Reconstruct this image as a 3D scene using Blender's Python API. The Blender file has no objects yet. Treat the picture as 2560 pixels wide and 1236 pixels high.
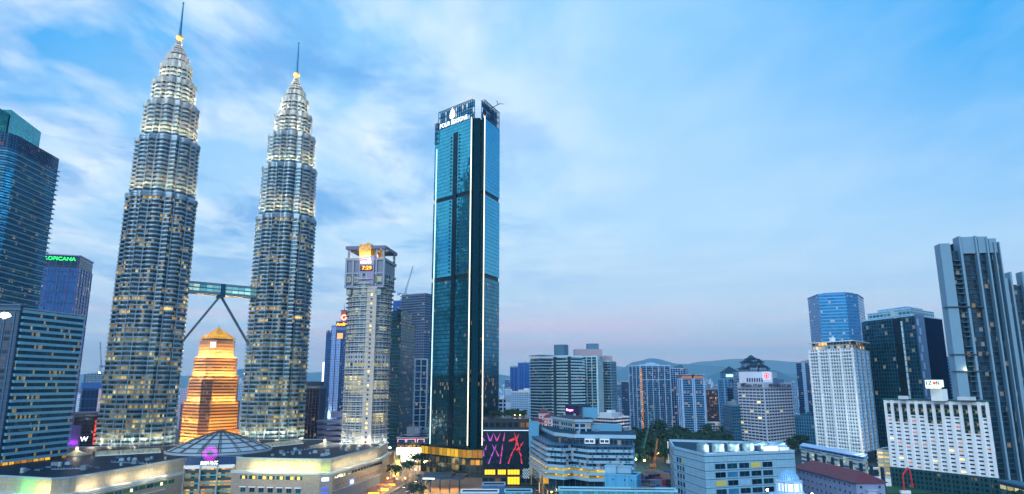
import bpy, math, random
from mathutils import Vector, Matrix
random.seed(7)
sc = bpy.context.scene
C = sc.collection
# ------------------------------------------------------------------ camera
F = 1675.0; PITCH = math.atan(342/1675.0); H = 80.0
cd = bpy.data.cameras.new('camera'); cam = bpy.data.objects.new('camera', cd); C.objects.link(cam)
cd.sensor_width = 36; cd.lens = 36*F/2560; cd.clip_start = 1; cd.clip_end = 80000
cam.location = (0, 0, H); cam.rotation_euler = (math.pi/2+PITCH, 0, 0)
sc.camera = cam
sc.view_settings.view_transform = 'Standard'; sc.view_settings.look = 'None'
sc.view_settings.exposure = 0.45; sc.view_settings.gamma = 1
# ------------------------------------------------------------------ helpers for colour and nodes
def L(h):
    h = h.lstrip('#'); o = []
    for i in (0, 2, 4):
        v = int(h[i:i+2], 16)/255
        o.append(v/12.92 if v <= .04045 else ((v+.055)/1.055)**2.4)
    return tuple(o)+(1,)
class NT:
    def __init__(s, nt): s.nt = nt; s.n = nt.nodes; s.l = nt.links; s.n.clear()
    def node(s, t, **kw):
        n = s.n.new(t)
        for k, v in kw.items(): setattr(n, k, v)
        return n
    def put(s, sock, v):
        if isinstance(v, bpy.types.NodeSocket): s.l.new(v, sock)
        elif v is not None: sock.default_value = v
    def m(s, op, a, b=None, c=None, clamp=False):
        n = s.node('ShaderNodeMath', operation=op, use_clamp=clamp)
        for i, v in enumerate((a, b, c)):
            if v is not None: s.put(n.inputs[i], v)
        return n.outputs[0]
    def mix(s, f, a, b, mode='MIX'):
        n = s.node('ShaderNodeMix', data_type='RGBA', blend_type=mode)
        s.put(n.inputs['Factor'], f); s.put(n.inputs['A'], a) if False else None
        s.put(n.inputs[6], a); s.put(n.inputs[7], b)
        return n.outputs[2]
    def xyz(s, x, y, z):
        n = s.node('ShaderNodeCombineXYZ')
        for i, v in enumerate((x, y, z)): s.put(n.inputs[i], v)
        return n.outputs[0]
    def noise(s, vec, scale, detail=4, rough=.5, dist=0):
        n = s.node('ShaderNodeTexNoise'); s.put(n.inputs['Vector'], vec)
        n.inputs['Scale'].default_value = scale; n.inputs['Detail'].default_value = detail
        n.inputs['Roughness'].default_value = rough; n.inputs['Distortion'].default_value = dist
        return n.outputs['Fac']
    def ramp(s, f, pts, interp='LINEAR'):
        n = s.node('ShaderNodeValToRGB'); r = n.color_ramp; r.interpolation = interp
        while len(r.elements) < len(pts): r.elements.new(.5)
        for e, (p, c) in zip(r.elements, pts): e.position = p; e.color = c if len(c) == 4 else tuple(c)+(1,)
        s.put(n.inputs[0], f); return n.outputs[0]
# ------------------------------------------------------------------ sky
SUN_EL = math.radians(26); SUN_ROT = math.radians(200)
w = bpy.data.worlds.new('World'); sc.world = w; w.use_nodes = True
T = NT(w.node_tree)
tc = T.node('ShaderNodeTexCoord').outputs['Generated']
sp = T.node('ShaderNodeSeparateXYZ'); T.put(sp.inputs[0], tc)
dx, dy, dz = sp.outputs
zc = T.m('MAXIMUM', dz, 0.0)
sky = T.node('ShaderNodeTexSky', sky_type='NISHITA', sun_disc=False)
sky.sun_elevation = math.radians(6); sky.sun_rotation = SUN_ROT; sky.altitude = 100
nsk = T.mix(1.0, sky.outputs[0], (.12, .12, .12, 1), 'MULTIPLY')
def K(h): c = L(h); return (c[0]/1.08, c[1]/1.09, c[2]/1.10, 1)
gr = T.ramp(zc, [(0, K('#c9cff0')), (.035, K('#d2d6f2')), (.10, K('#c8def6')), (.20, K('#bee0fa')), (.34, K('#b4dbfc')), (.50, K('#8fccfa')), (.75, K('#50b0f2'))])
# the zenith side to the left and right is a deeper blue than the pale middle
az = T.m('ARCTAN2', dx, dy)
side = T.m('MULTIPLY', T.m('ABSOLUTE', T.m('ADD', az, .02)), 1.5, clamp=True)
side = T.m('MULTIPLY', side, T.m('MULTIPLY_ADD', dy, 4.0, .15, clamp=True), clamp=True)
deep = T.m('MULTIPLY', T.m('POWER', side, 1.7), T.m('MULTIPLY', T.m('SUBTRACT', zc, .09), 2.9, clamp=True), clamp=True)
gr = T.mix(deep, gr, K('#10a2ee'))
gr = T.mix(.08, gr, nsk)
# cloud sheet: direction projected on a flat layer, stretched along the wind
inv = T.m('DIVIDE', 1.0, T.m('ADD', zc, .06))
cx = T.m('MULTIPLY', dx, inv); cy = T.m('MULTIPLY', dy, inv)
v1 = T.xyz(T.m('MULTIPLY', cx, 1.0), T.m('MULTIPLY', cy, .75), 3.3)
n1 = T.noise(v1, 1.9, 11, .60, .3)
n2 = T.noise(T.xyz(T.m('MULTIPLY', cx, 1.5), T.m('MULTIPLY', cy, .8), 9.1), 1.7, 9, .54, .3)
left = T.m('MULTIPLY', T.m('SUBTRACT', .18, az), 2.6, clamp=True)
# soft white veil
veil = T.m('MULTIPLY', T.m('SUBTRACT', n2, .44), 5.0, clamp=True)
veil = T.m('MULTIPLY', veil, T.m('MULTIPLY_ADD', left, .78, .16))
col = T.mix(veil, gr, K('#dcebfa'))
# darker blue-grey cloud banks, mostly on the left
dk = T.m('MULTIPLY', T.m('SUBTRACT', n1, .47), 7.0, clamp=True)
dk = T.m('MULTIPLY', dk, T.m('MULTIPLY_ADD', left, .68, .07))
dk = T.m('MULTIPLY', dk, T.m('MULTIPLY', T.m('SUBTRACT', zc, .04), 6.0, clamp=True))
col = T.mix(dk, col, K('#5a9ee0'))
# low long streaks: grey blue and pink just above the horizon
st = T.noise(T.xyz(T.m('MULTIPLY', az, 1.2), T.m('MULTIPLY', zc, 26.0), 1.0), 1.5, 5, .55, .2)
low = T.m('SUBTRACT', 1.0, T.m('MULTIPLY', T.m('ABSOLUTE', T.m('SUBTRACT', zc, .055)), 14.0), clamp=True)
pk = T.m('MULTIPLY', T.m('MULTIPLY', T.m('SUBTRACT', st, .47), 6.0, clamp=True), low)
col = T.mix(T.m('MULTIPLY', pk, .85), col, K('#f6cfe4'))
low2 = T.m('SUBTRACT', 1.0, T.m('MULTIPLY', T.m('ABSOLUTE', T.m('SUBTRACT', zc, .16)), 7.0), clamp=True)
gb = T.m('MULTIPLY', T.m('MULTIPLY', T.m('SUBTRACT', .50, st), 5.0, clamp=True), low2)
col = T.mix(T.m('MULTIPLY', gb, .5), col, K('#a2c8ec'))
below = T.m('LESS_THAN', dz, -.002)
col = T.mix(below, col, L('#3d5f86'))
bg = T.node('ShaderNodeBackground'); T.put(bg.inputs[0], col); bg.inputs[1].default_value = 1.0
ow = T.node('ShaderNodeOutputWorld'); T.l.new(bg.outputs[0], ow.inputs[0])
# the soft light of the bright evening sky behind the camera
sd = bpy.data.lights.new('sun', 'SUN'); sd.energy = 1.5; sd.angle = math.radians(30); sd.color = (.80, .94, 1.0)
so = bpy.data.objects.new('sun', sd); C.objects.link(so)
so.rotation_euler = (math.radians(90)-SUN_EL, 0, math.radians(-20))
# ------------------------------------------------------------------ pixel column + distance -> world
def ray(px, py):
    x = px-1280.0; u = 618.0-py
    return x, F*math.cos(PITCH)-u*math.sin(PITCH), u*math.cos(PITCH)+F*math.sin(PITCH)
def XY(px, py, Y):
    x, f, u = ray(px, py); return (x/f*Y, Y)
def ZZ(px, py, Y):
    x, f, u = ray(px, py); return H+u/f*Y
def PZ(px, py, z):
    x, f, u = ray(px, py); Y = (z-H)/u*f; return (x/f*Y, Y)
# ------------------------------------------------------------------ mesh builder
def off(poly, d):
    n = len(poly); o = []
    for i in range(n):
        a, b, c = Vector(poly[i-1]), Vector(poly[i]), Vector(poly[(i+1) % n])
        e1 = (b-a); e2 = (c-b)
        if e1.length < 1e-6 or e2.length < 1e-6: o.append(tuple(b)); continue
        e1.normalize(); e2.normalize()
        n1 = Vector((e1.y, -e1.x)); n2 = Vector((e2.y, -e2.x)); k = 1+n1.dot(n2)
        o.append(tuple(b+(n1+n2)*(d/max(k, .35))))
    return o
class MB:
    def __init__(s): s.v = []; s.f = []; s.mi = []; s.uv = []; s.marks = []
    def face(s, pts, mi=0, uv=None):
        k = len(s.v); s.v += [tuple(p) for p in pts]; s.f.append(tuple(range(k, k+len(pts)))); s.mi.append(mi)
        s.uv.append(uv or [(p[0]*.5+p[1]*.5, p[2] if len(p) > 2 else 0) for p in pts])
    def wall(s, a, b, z0, z1, mi=0, u0=0., v0=None):
        d = math.hypot(b[0]-a[0], b[1]-a[1]); v = z0 if v0 is None else v0
        s.face([(a[0], a[1], z0), (b[0], b[1], z0), (b[0], b[1], z1), (a[0], a[1], z1)], mi,
               [(u0, v), (u0+d, v), (u0+d, v+z1-z0), (u0, v+z1-z0)]); return u0+d
    def build_each(s, name, mats, parent=None):
        mk = s.marks+[(len(s.v), len(s.f))]
        for (v0, f0), (v1, f1) in zip(mk, mk[1:]):
            m = MB(); m.v = s.v[v0:v1]; m.f = [tuple(i-v0 for i in f) for f in s.f[f0:f1]]; m.mi = s.mi[f0:f1]; m.uv = s.uv[f0:f1]; m.build(name, mats, parent)
    def prism(s, poly, z0, z1, mi=0, top=None, bot=True, top_poly=None, v0=None, u0=0.):
        s.marks.append((len(s.v), len(s.f)))
        u = u0; n = len(poly); tp = top_poly or poly; v = z0 if v0 is None else v0
        for i in range(n):
            a, b = poly[i], poly[(i+1) % n]; c, d_ = tp[(i+1) % n], tp[i]
            d = math.hypot(b[0]-a[0], b[1]-a[1])
            s.face([(a[0], a[1], z0), (b[0], b[1], z0), (c[0], c[1], z1), (d_[0], d_[1], z1)], mi,
                   [(u, v), (u+d, v), (u+d, v+z1-z0), (u, v+z1-z0)]); u += d
        t = mi if top is None else top
        s.face([(p[0], p[1], z1) for p in tp], t, [(.001, .001)]*n)
        if bot: s.face([(p[0], p[1], z0) for p in reversed(poly)], t, [(.001, .001)]*n)
    def box(s, x0, y0, z0, x1, y1, z1, mi=0): s.prism([(x0, y0), (x1, y0), (x1, y1), (x0, y1)], z0, z1, mi)
    def obox(s, p, d, length, depth, z0, z1, mi=0, back=0.):   # box standing on the line from p along d; depth outwards (right of d)
        nx, ny = d[1], -d[0]
        a = (p[0]-nx*back, p[1]-ny*back)
        A = (a[0]+nx*(depth+back), a[1]+ny*(depth+back)); B = (A[0]+d[0]*length, A[1]+d[1]*length); D = (a[0]+d[0]*length, a[1]+d[1]*length)
        s.prism([A, B, D, a], z0, z1, mi)
    def tube(s, p0, p1, r0, r1=None, n=8, mi=0, caps=True):
        r1 = r0 if r1 is None else r1
        p0 = Vector(p0); p1 = Vector(p1); ax = (p1-p0).normalized()
        t = Vector((0, 0, 1)) if abs(ax.z) < .9 else Vector((1, 0, 0))
        e = ax.cross(t).normalized(); g = ax.cross(e)
        A = [p0+(e*math.cos(2*math.pi*i/n)+g*math.sin(2*math.pi*i/n))*r0 for i in range(n)]
        B = [p1+(e*math.cos(2*math.pi*i/n)+g*math.sin(2*math.pi*i/n))*r1 for i in range(n)]
        for i in range(n): s.face([A[i], B[i], B[(i+1) % n], A[(i+1) % n]], mi)
        if caps: s.face(A, mi); s.face(list(reversed(B)), mi)
    def lathe(s, c, prof, n=24, mi=0, uvs=None):
        R = [[(c[0]+r*math.cos(2*math.pi*i/n), c[1]+r*math.sin(2*math.pi*i/n), z) for i in range(n)] for r, z in prof]
        for k in range(len(prof)-1):
            for i in range(n):
                j = (i+1) % n; s.face([R[k][i], R[k][j], R[k+1][j], R[k+1][i]], mi,
                    [(i, k), (i+1, k), (i+1, k+1), (i, k+1)])
    def build(s, name, mats, parent=None, smooth=False):
        if not isinstance(mats, (list, tuple)): mats = [mats]
        o0 = Vector(parent['_o']) if parent is not None and '_o' in parent else Vector((0, 0, 0))
        me = bpy.data.meshes.new(name)
        me.from_pydata([(Vector(p)-o0)[:] if len(p) == 3 else p for p in s.v], [], s.f)
        for m in mats: me.materials.append(m)
        me.polygons.foreach_set('material_index', s.mi)
        uvl = me.uv_layers.new(name='UVMap'); flat = []
        for u in s.uv:
            for q in u: flat += [float(q[0]), float(q[1])]
        uvl.data.foreach_set('uv', flat)
        if smooth: me.polygons.foreach_set('use_smooth', [True]*len(me.polygons))
        me.update()
        o = bpy.data.objects.new(name, me); C.objects.link(o)
        if parent is not None: o.parent = parent
        if parent is not None and '_o' in parent: o['_o'] = list(o0)
        return o
def thing(name, loc, label, cat, group=None, kind=None):
    o = bpy.data.objects.new(name, None); C.objects.link(o); o.location = (loc[0], loc[1], loc[2] if len(loc) > 2 else 0)
    o['_o'] = [loc[0], loc[1], loc[2] if len(loc) > 2 else 0]
    o['label'] = label; o['category'] = cat
    if group: o['group'] = group
    return o
def tag(o, label=None, cat=None, group=None, kind=None):
    for k, v in (('label', label), ('category', cat), ('group', group), ('kind', kind)):
        if v: o[k] = v
    return o
def clean():
    for o in bpy.data.objects:
        if '_o' in o: del o['_o']
def place(me, name, M, parent):     # a part that reuses a mesh
    o = bpy.data.objects.new(name, me); C.objects.link(o)
    o0 = Vector(parent['_o']); o.parent = parent; o.matrix_local = Matrix.Translation(-o0) @ M
    return o
def lamp(name, loc, energy, color, parent=None, size=.5, kind='POINT'):
    d = bpy.data.lights.new(name, kind); d.energy = energy; d.color = color; d.shadow_soft_size = size
    o = bpy.data.objects.new(name, d); C.objects.link(o)
    if parent is not None:
        o.parent = parent; o.location = Vector(loc)-Vector(parent['_o'])
    else: o.location = loc
    return o
# ------------------------------------------------------------------ materials
MATS = {}
def mat(name, col, rough=.6, metal=0., var=.18, scale=.15, bump=0., spec=.5, orand=0.):
    if name in MATS: return MATS[name]
    m = bpy.data.materials.new(name); m.use_nodes = True; MATS[name] = m; T = NT(m.node_tree)
    b = T.node('ShaderNodeBsdfPrincipled'); o = T.node('ShaderNodeOutputMaterial'); T.l.new(b.outputs[0], o.inputs[0])
    oc = T.node('ShaderNodeTexCoord').outputs['Object']
    c = L(col) if isinstance(col, str) else col
    n = T.noise(oc, scale, 6, .6); sv_ = T.node('ShaderNodeMapping'); sv_.inputs['Scale'].default_value = (1, 1, .12); T.put(sv_.inputs[0], oc)
    n2 = T.noise(sv_.outputs[0], scale*9, 4, .65)
    f = T.m('ADD', T.m('MULTIPLY', n, .65), T.m('MULTIPLY', n2, .35))
    k = T.m('MULTIPLY_ADD', T.m('SUBTRACT', f, .5), var*4, 1.0)
    if orand: k = T.m('MULTIPLY', k, T.m('MULTIPLY_ADD', T.node('ShaderNodeObjectInfo').outputs['Random'], orand, 1-orand*.5))
    T.put(b.inputs['Base Color'], T.mix(1.0, c, T.xyz(k, k, k), 'MULTIPLY'))
    T.put(b.inputs['Roughness'], T.m('MULTIPLY_ADD', f, .25, max(rough-.12, .02))); b.inputs['Metallic'].default_value = metal; b.inputs['Specular IOR Level'].default_value = spec
    if bump:
        bn = T.node('ShaderNodeBump'); bn.inputs['Strength'].default_value = bump; T.put(bn.inputs['Height'], n2); T.l.new(bn.outputs[0], b.inputs['Normal'])
    return m
def glow(name, col, e=3., orand=0.):
    if name in MATS: return MATS[name]
    m = bpy.data.materials.new(name); m.use_nodes = True; MATS[name] = m; T = NT(m.node_tree)
    b = T.node('ShaderNodeBsdfPrincipled'); o = T.node('ShaderNodeOutputMaterial'); T.l.new(b.outputs[0], o.inputs[0])
    c = L(col); b.inputs['Base Color'].default_value = c; b.inputs['Emission Color'].default_value = c; b.inputs['Emission Strength'].default_value = e
    if orand:
        tx = T.noise(T.node('ShaderNodeTexCoord').outputs['Object'], 1.1, 3, .6)
        T.put(b.inputs['Emission Strength'], T.m('MULTIPLY', T.m('MULTIPLY_ADD', T.node('ShaderNodeObjectInfo').outputs['Random'], e*1.4, e*.3), T.m('MULTIPLY_ADD', tx, 2.4, -.4, clamp=True)))
    return m
def facade(name, glass='#1b4a66', frame='#8a97a3', bay=3., fh=4., sill=.25, head=.06, fw=.06, lit=.1, cluster=4., litc='#ffc45a', e=1.6,
           metal=.55, rough=.1, tilt=.012, var=.35, seed=0., fmetal=0., frough=.5, litc2='#ffe9b0'):
    if name in MATS: return MATS[name]
    m = bpy.data.materials.new(name); m.use_nodes = True; MATS[name] = m; T = NT(m.node_tree)
    b = T.node('ShaderNodeBsdfPrincipled'); o = T.node('ShaderNodeOutputMaterial'); T.l.new(b.outputs[0], o.inputs[0])
    uv = T.node('ShaderNodeUVMap').outputs[0]; s = T.node('ShaderNodeSeparateXYZ'); T.put(s.inputs[0], uv)
    U = T.m('DIVIDE', s.outputs[0], bay); V = T.m('DIVIDE', s.outputs[1], fh)
    iu = T.m('FLOOR', U); iv = T.m('FLOOR', V); fu = T.m('SUBTRACT', U, iu); fv = T.m('SUBTRACT', V, iv)
    mk = T.m('MULTIPLY', T.m('MULTIPLY', T.m('GREATER_THAN', fu, fw), T.m('LESS_THAN', fu, 1-fw)),
             T.m('MULTIPLY', T.m('GREATER_THAN', fv, sill), T.m('LESS_THAN', fv, 1-head)))
    w1 = T.node('ShaderNodeTexWhiteNoise', noise_dimensions='3D'); T.put(w1.inputs[0], T.xyz(iu, iv, seed))
    w2 = T.node('ShaderNodeTexWhiteNoise', noise_dimensions='3D'); T.put(w2.inputs[0], T.xyz(T.m('FLOOR', T.m('DIVIDE', U, cluster)), iv, seed+7.3))
    p = T.m('MULTIPLY', T.m('POWER', w2.outputs[0], 3.0), lit*4) if lit < .8 else T.m('MULTIPLY_ADD', w2.outputs[0], .6, .55)
    on = T.m('MULTIPLY', T.m('LESS_THAN', w1.outputs[0], p), mk)
    sc3 = T.node('ShaderNodeSeparateColor'); T.put(sc3.inputs[0], w1.outputs[1])
    r3, g3, b3 = sc3.outputs
    inner = T.noise(T.xyz(T.m('MULTIPLY', U, 5.), T.m('MULTIPLY', V, 7.), seed), 1.0, 3, .6)
    inn = T.m('MULTIPLY', T.m('SUBTRACT', inner, .28), 2.3, clamp=True)
    gv = T.m('MULTIPLY_ADD', T.m('SUBTRACT', g3, .5), var*2, 1.0)
    gcol = T.mix(1.0, L(glass), T.xyz(gv, gv, gv), 'MULTIPLY')
    oc = T.node('ShaderNodeTexCoord').outputs['Object']
    sv_ = T.node('ShaderNodeMapping'); sv_.inputs['Scale'].default_value = (1, 1, .1); T.put(sv_.inputs[0], oc)
    dn = T.m('MULTIPLY_ADD', T.m('ADD', T.noise(oc, .06, 5, .65), T.noise(sv_.outputs[0], .6, 5, .7)), .5, .5)
    fcol = T.mix(1.0, L(frame), T.xyz(dn, dn, dn), 'MULTIPLY')
    T.put(b.inputs['Base Color'], T.mix(mk, fcol, gcol))
    T.put(b.inputs['Metallic'], T.m('MULTIPLY_ADD', mk, metal-fmetal, fmetal))
    T.put(b.inputs['Roughness'], T.m('MULTIPLY_ADD', mk, rough-frough, frough))
    lc = T.mix(b3, L(litc), L(litc2))
    T.put(b.inputs['Emission Color'], lc)
    T.put(b.inputs['Emission Strength'], T.m('MULTIPLY', on, T.m('MULTIPLY', T.m('MULTIPLY_ADD', inn, .8, .2), T.m('MULTIPLY_ADD', T.m('MULTIPLY', r3, r3), e*1.5, e*.22))))
    if tilt:
        g = T.node('ShaderNodeNewGeometry').outputs['Normal']
        vm = T.node('ShaderNodeVectorMath', operation='SUBTRACT'); T.put(vm.inputs[0], w1.outputs[1]); vm.inputs[1].default_value = (.5, .5, .5)
        vs = T.node('ShaderNodeVectorMath', operation='SCALE'); T.put(vs.inputs[0], vm.outputs[0]); T.put(vs.inputs['Scale'], T.m('MULTIPLY', mk, tilt*2))
        va = T.node('ShaderNodeVectorMath', operation='ADD'); T.put(va.inputs[0], g); T.put(va.inputs[1], vs.outputs[0])
        vn = T.node('ShaderNodeVectorMath', operation='NORMALIZE'); T.put(vn.inputs[0], va.outputs[0]); T.l.new(vn.outputs[0], b.inputs['Normal'])
    return m
def text(s, name, m, parent, p, d, width, height, depth=.4, up=(0, 0, 1), font_shear=0.):
    """flat letters standing on point p (lower left) running along unit dir d, scaled to width x height"""
    cu = bpy.data.curves.new(name, 'FONT'); cu.body = s; cu.extrude = .08; cu.shear = font_shear
    to = bpy.data.objects.new(name, cu); C.objects.link(to)
    bpy.context.view_layer.update()
    dg = bpy.context.evaluated_depsgraph_get(); me = bpy.data.meshes.new_from_object(to.evaluated_get(dg))
    bpy.data.objects.remove(to)
    xs = [v.co.x for v in me.vertices]; ys = [v.co.y for v in me.vertices]; zs = [v.co.z for v in me.vertices]
    x0, x1, y0, y1 = min(xs), max(xs), min(ys), max(ys)
    D = Vector((d[0], d[1], 0)).normalized(); U = Vector(up); N = Vector((D.y, -D.x, 0)); o0 = Vector(parent['_o'])
    for v in me.vertices:
        q = Vector(p)+D*((v.co.x-x0)/(x1-x0)*width)+U*((v.co.y-y0)/(y1-y0)*height)+N*(depth*.5+(v.co.z/.08)*depth*.5)
        v.co = q-o0
    me.materials.clear(); me.materials.append(m)
    o = bpy.data.objects.new(name, me); C.objects.link(o); o.parent = parent; o['_o'] = list(o0)
    return o
def box3(l, n, r, py=960):
    """footprint from the left, near and right vertical edges (pixel column at row py, distance)"""
    a = XY(n[0], py, n[1]); b = XY(r[0], py, r[1]); c = XY(l[0], py, l[1])
    return [a, b, (b[0]+c[0]-a[0], b[1]+c[1]-a[1]), c]
def face2(l, r, depth, py=960):
    a = Vector(XY(l[0], py, l[1])); b = Vector(XY(r[0], py, r[1])); d = (b-a).normalized(); n = Vector((-d.y, d.x))*depth
    return [tuple(a), tuple(b), tuple(b+n), tuple(a+n)]
def cen(poly): return (sum(p[0] for p in poly)/len(poly), sum(p[1] for p in poly)/len(poly))
# ================================================================== the setting
def structure(name, mb, m):
    o = mb.build(name, m); o['kind'] = 'structure'; return o
asphalt = mat('asphalt', '#3a3f48', .75, var=.25, scale=.03)
gm = MB(); gm.face([(-30000, -3000, -.3), (30000, -3000, -.3), (30000, 60000, -.3), (-30000, 60000, -.3)])
structure('ground', gm, mat('city_ground', '#26424a', .9, var=.5, scale=.004))
rm = MB(); rm.face([(-190, 430, 0.0), (-20, 430, 0.0), (-20, 735, 0.0), (-190, 735, 0.0)]); structure('plaza_pavement', rm, mat('paving', '#8a7468', .6, var=.2, scale=.08))
def strip(name, pts, wd, z, m, kerb=None):
    s = MB(); k = MB()
    for a, b in zip(pts, pts[1:]):
        a = Vector(a); b = Vector(b); d = (b-a).normalized(); n = Vector((-d.y, d.x))*wd/2
        s.face([(*(a-n), z), (*(b-n), z), (*(b+n), z), (*(a+n), z)])
        if kerb:
            for q in (-1, 1):
                e = a+n*q; f = b+n*q; g = n.normalized()*.3*q
                P = [tuple(e), tuple(f), tuple(f+g), tuple(e+g)]
                if q < 0: P.reverse()
                k.prism(P, z-.05, z+.13, 0)
    o = structure(name, s, m)
    if kerb: structure('kerb', k, kerb)
    return o
kerbm = mat('kerb_stone', '#8d8f92', .7)
R1 = [(-88, 400), (-86, 500), (-80, 560), (-72, 610), (-66, 660), (-64, 760)]
strip('road', R1, 15, .012, asphalt, kerbm)
strip('avenue', [(-500, 745), (-60, 742), (200, 770)], 18, .02, asphalt, kerbm)
strip('side_road', [(14, 380), (22, 500), (26, 620), (10, 760)], 11, .016, asphalt, kerbm)
dl = MB()
for i in range(60):
    t = i/60*(len(R1)-1); k = int(t); f = t-k; a = Vector(R1[k]); b = Vector(R1[k+1]); d = (b-a).normalized(); p = a.lerp(b, f); n = Vector((-d.y, d.x))
    for q in (-2.4, 2.4):
        c = p+n*q; dl.face([(*(c-n*.09), .03), (*(c+d*2.4-n*.09), .03), (*(c+d*2.4+n*.09), .03), (*(c+n*.09), .03)])
structure('road_markings', dl, mat('road_paint', '#d8d8d0', .6))
# --- mountains
def ridge(Y, pts, depth, m, name='hills', seed=1, rough=1.0):
    rnd = random.Random(seed); mb = MB(); x0, x1 = pts[0][0], pts[-1][0]; nx = 110; ny = 14
    ph = [(rnd.uniform(0, 6.3), rnd.uniform(.7, 1.3)) for _ in range(8)]
    def hgt(px, yy):
        for (a, ya), (b, yb) in zip(pts, pts[1:]):
            if a <= px <= b:
                t = (px-a)/(b-a); t = t*t*(3-2*t); py = ya+(yb-ya)*t; break
        z = max(ZZ(px, py, Y), 0)
        n = sum(math.sin(px*.021*2**k*q+p+yy*2.1*k)*.5**k for k, (p, q) in enumerate(ph[:5]))
        return z*(1+.035*n*rough)
    G = []
    for j in range(ny):
        v = j/(ny-1); row = []
        for i in range(nx):
            px = x0+(x1-x0)*i/(nx-1); s = math.sin(math.pi*v)**.8
            x, _ = XY(px, 940, Y); n = sum(math.sin(px*.05*k*q+p+v*9)*(1/k) for k, (p, q) in enumerate(ph, 1))
            row.append((x*(1+(v-.5)*depth/Y), Y+(v-.5)*depth, hgt(px, v)*s*(1+.05*n*(1-s))-20*(1-s)))
        G.append(row)
    for j in range(ny-1):
        for i in range(nx-1): mb.face([G[j][i], G[j][i+1], G[j+1][i+1], G[j+1][i]])
    o = mb.build(name, m, smooth=True); o['kind'] = 'structure'; return o
hill = mat('hazed_hill_forest', '#28607e', .95, var=.3, scale=.002)  # forest colour with the blue of the dusk haze mixed in
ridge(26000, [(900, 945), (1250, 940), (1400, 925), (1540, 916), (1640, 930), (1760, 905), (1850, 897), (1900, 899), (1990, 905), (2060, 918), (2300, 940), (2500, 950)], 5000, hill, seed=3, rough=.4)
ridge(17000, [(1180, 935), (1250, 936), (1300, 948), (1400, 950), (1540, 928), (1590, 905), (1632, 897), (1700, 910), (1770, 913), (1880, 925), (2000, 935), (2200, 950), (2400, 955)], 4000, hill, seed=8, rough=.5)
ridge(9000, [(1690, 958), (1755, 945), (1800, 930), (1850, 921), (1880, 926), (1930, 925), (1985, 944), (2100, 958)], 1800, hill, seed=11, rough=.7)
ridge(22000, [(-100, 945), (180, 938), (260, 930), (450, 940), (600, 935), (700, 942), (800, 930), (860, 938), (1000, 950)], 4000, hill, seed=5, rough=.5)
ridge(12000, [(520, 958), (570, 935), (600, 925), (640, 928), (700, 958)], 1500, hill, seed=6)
# ================================================================== shared materials
white = mat('white_paint', '#e6ebf2', .45, var=.07)
offw = mat('pale_render', '#c9d2dd', .6, var=.12)
conc = mat('concrete', '#94a2b1', .7, var=.18)
dconc = mat('dark_concrete', '#4d6274', .7, var=.2)
stone = mat('pink_stone', '#b7a6ab', .6, var=.1)
dark = mat('dark_metal', '#16344a', .4, .4)
steel = mat('blue_steel', '#125072', .4, .6)
silver = mat('stainless', '#9cb4c4', .40, .55, var=.12, scale=.3)
roofm = mat('roof_membrane', '#1f4258', .85, var=.4, scale=.2, spec=.15)
roofd = mat('dark_roof', '#142a3c', .3, .1, var=.5, scale=.25, bump=.6)
leaf = [mat('leaf_a', '#17403a', .7, var=.4, scale=.4), mat('leaf_b', '#225040', .7, var=.4, scale=.5), mat('leaf_c', '#103230', .7, var=.4, scale=.4)]
bark = mat('bark', '#3a3028', .9)
g_dark = mat('window_dark', '#0f3046', .14, .35, var=.5, scale=.5, orand=1.1)
g_teal = mat('window_teal', '#17586c', .14, .4, var=.5, scale=.5, orand=.9)
g_warm = glow('window_lit_amber', '#e8963c', .9, orand=1)
g_yel = glow('window_lit_yellow', '#ffd76a', 1.3, orand=1)
g_dim = mat('window_dim', '#4b4a52', .2, .1, var=.6, scale=.6, orand=1.2)
W_white = glow('lamp_white', '#fff3da', 6.)
W_strip = glow('white_light_line', '#fff0d0', 1.15)
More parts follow.
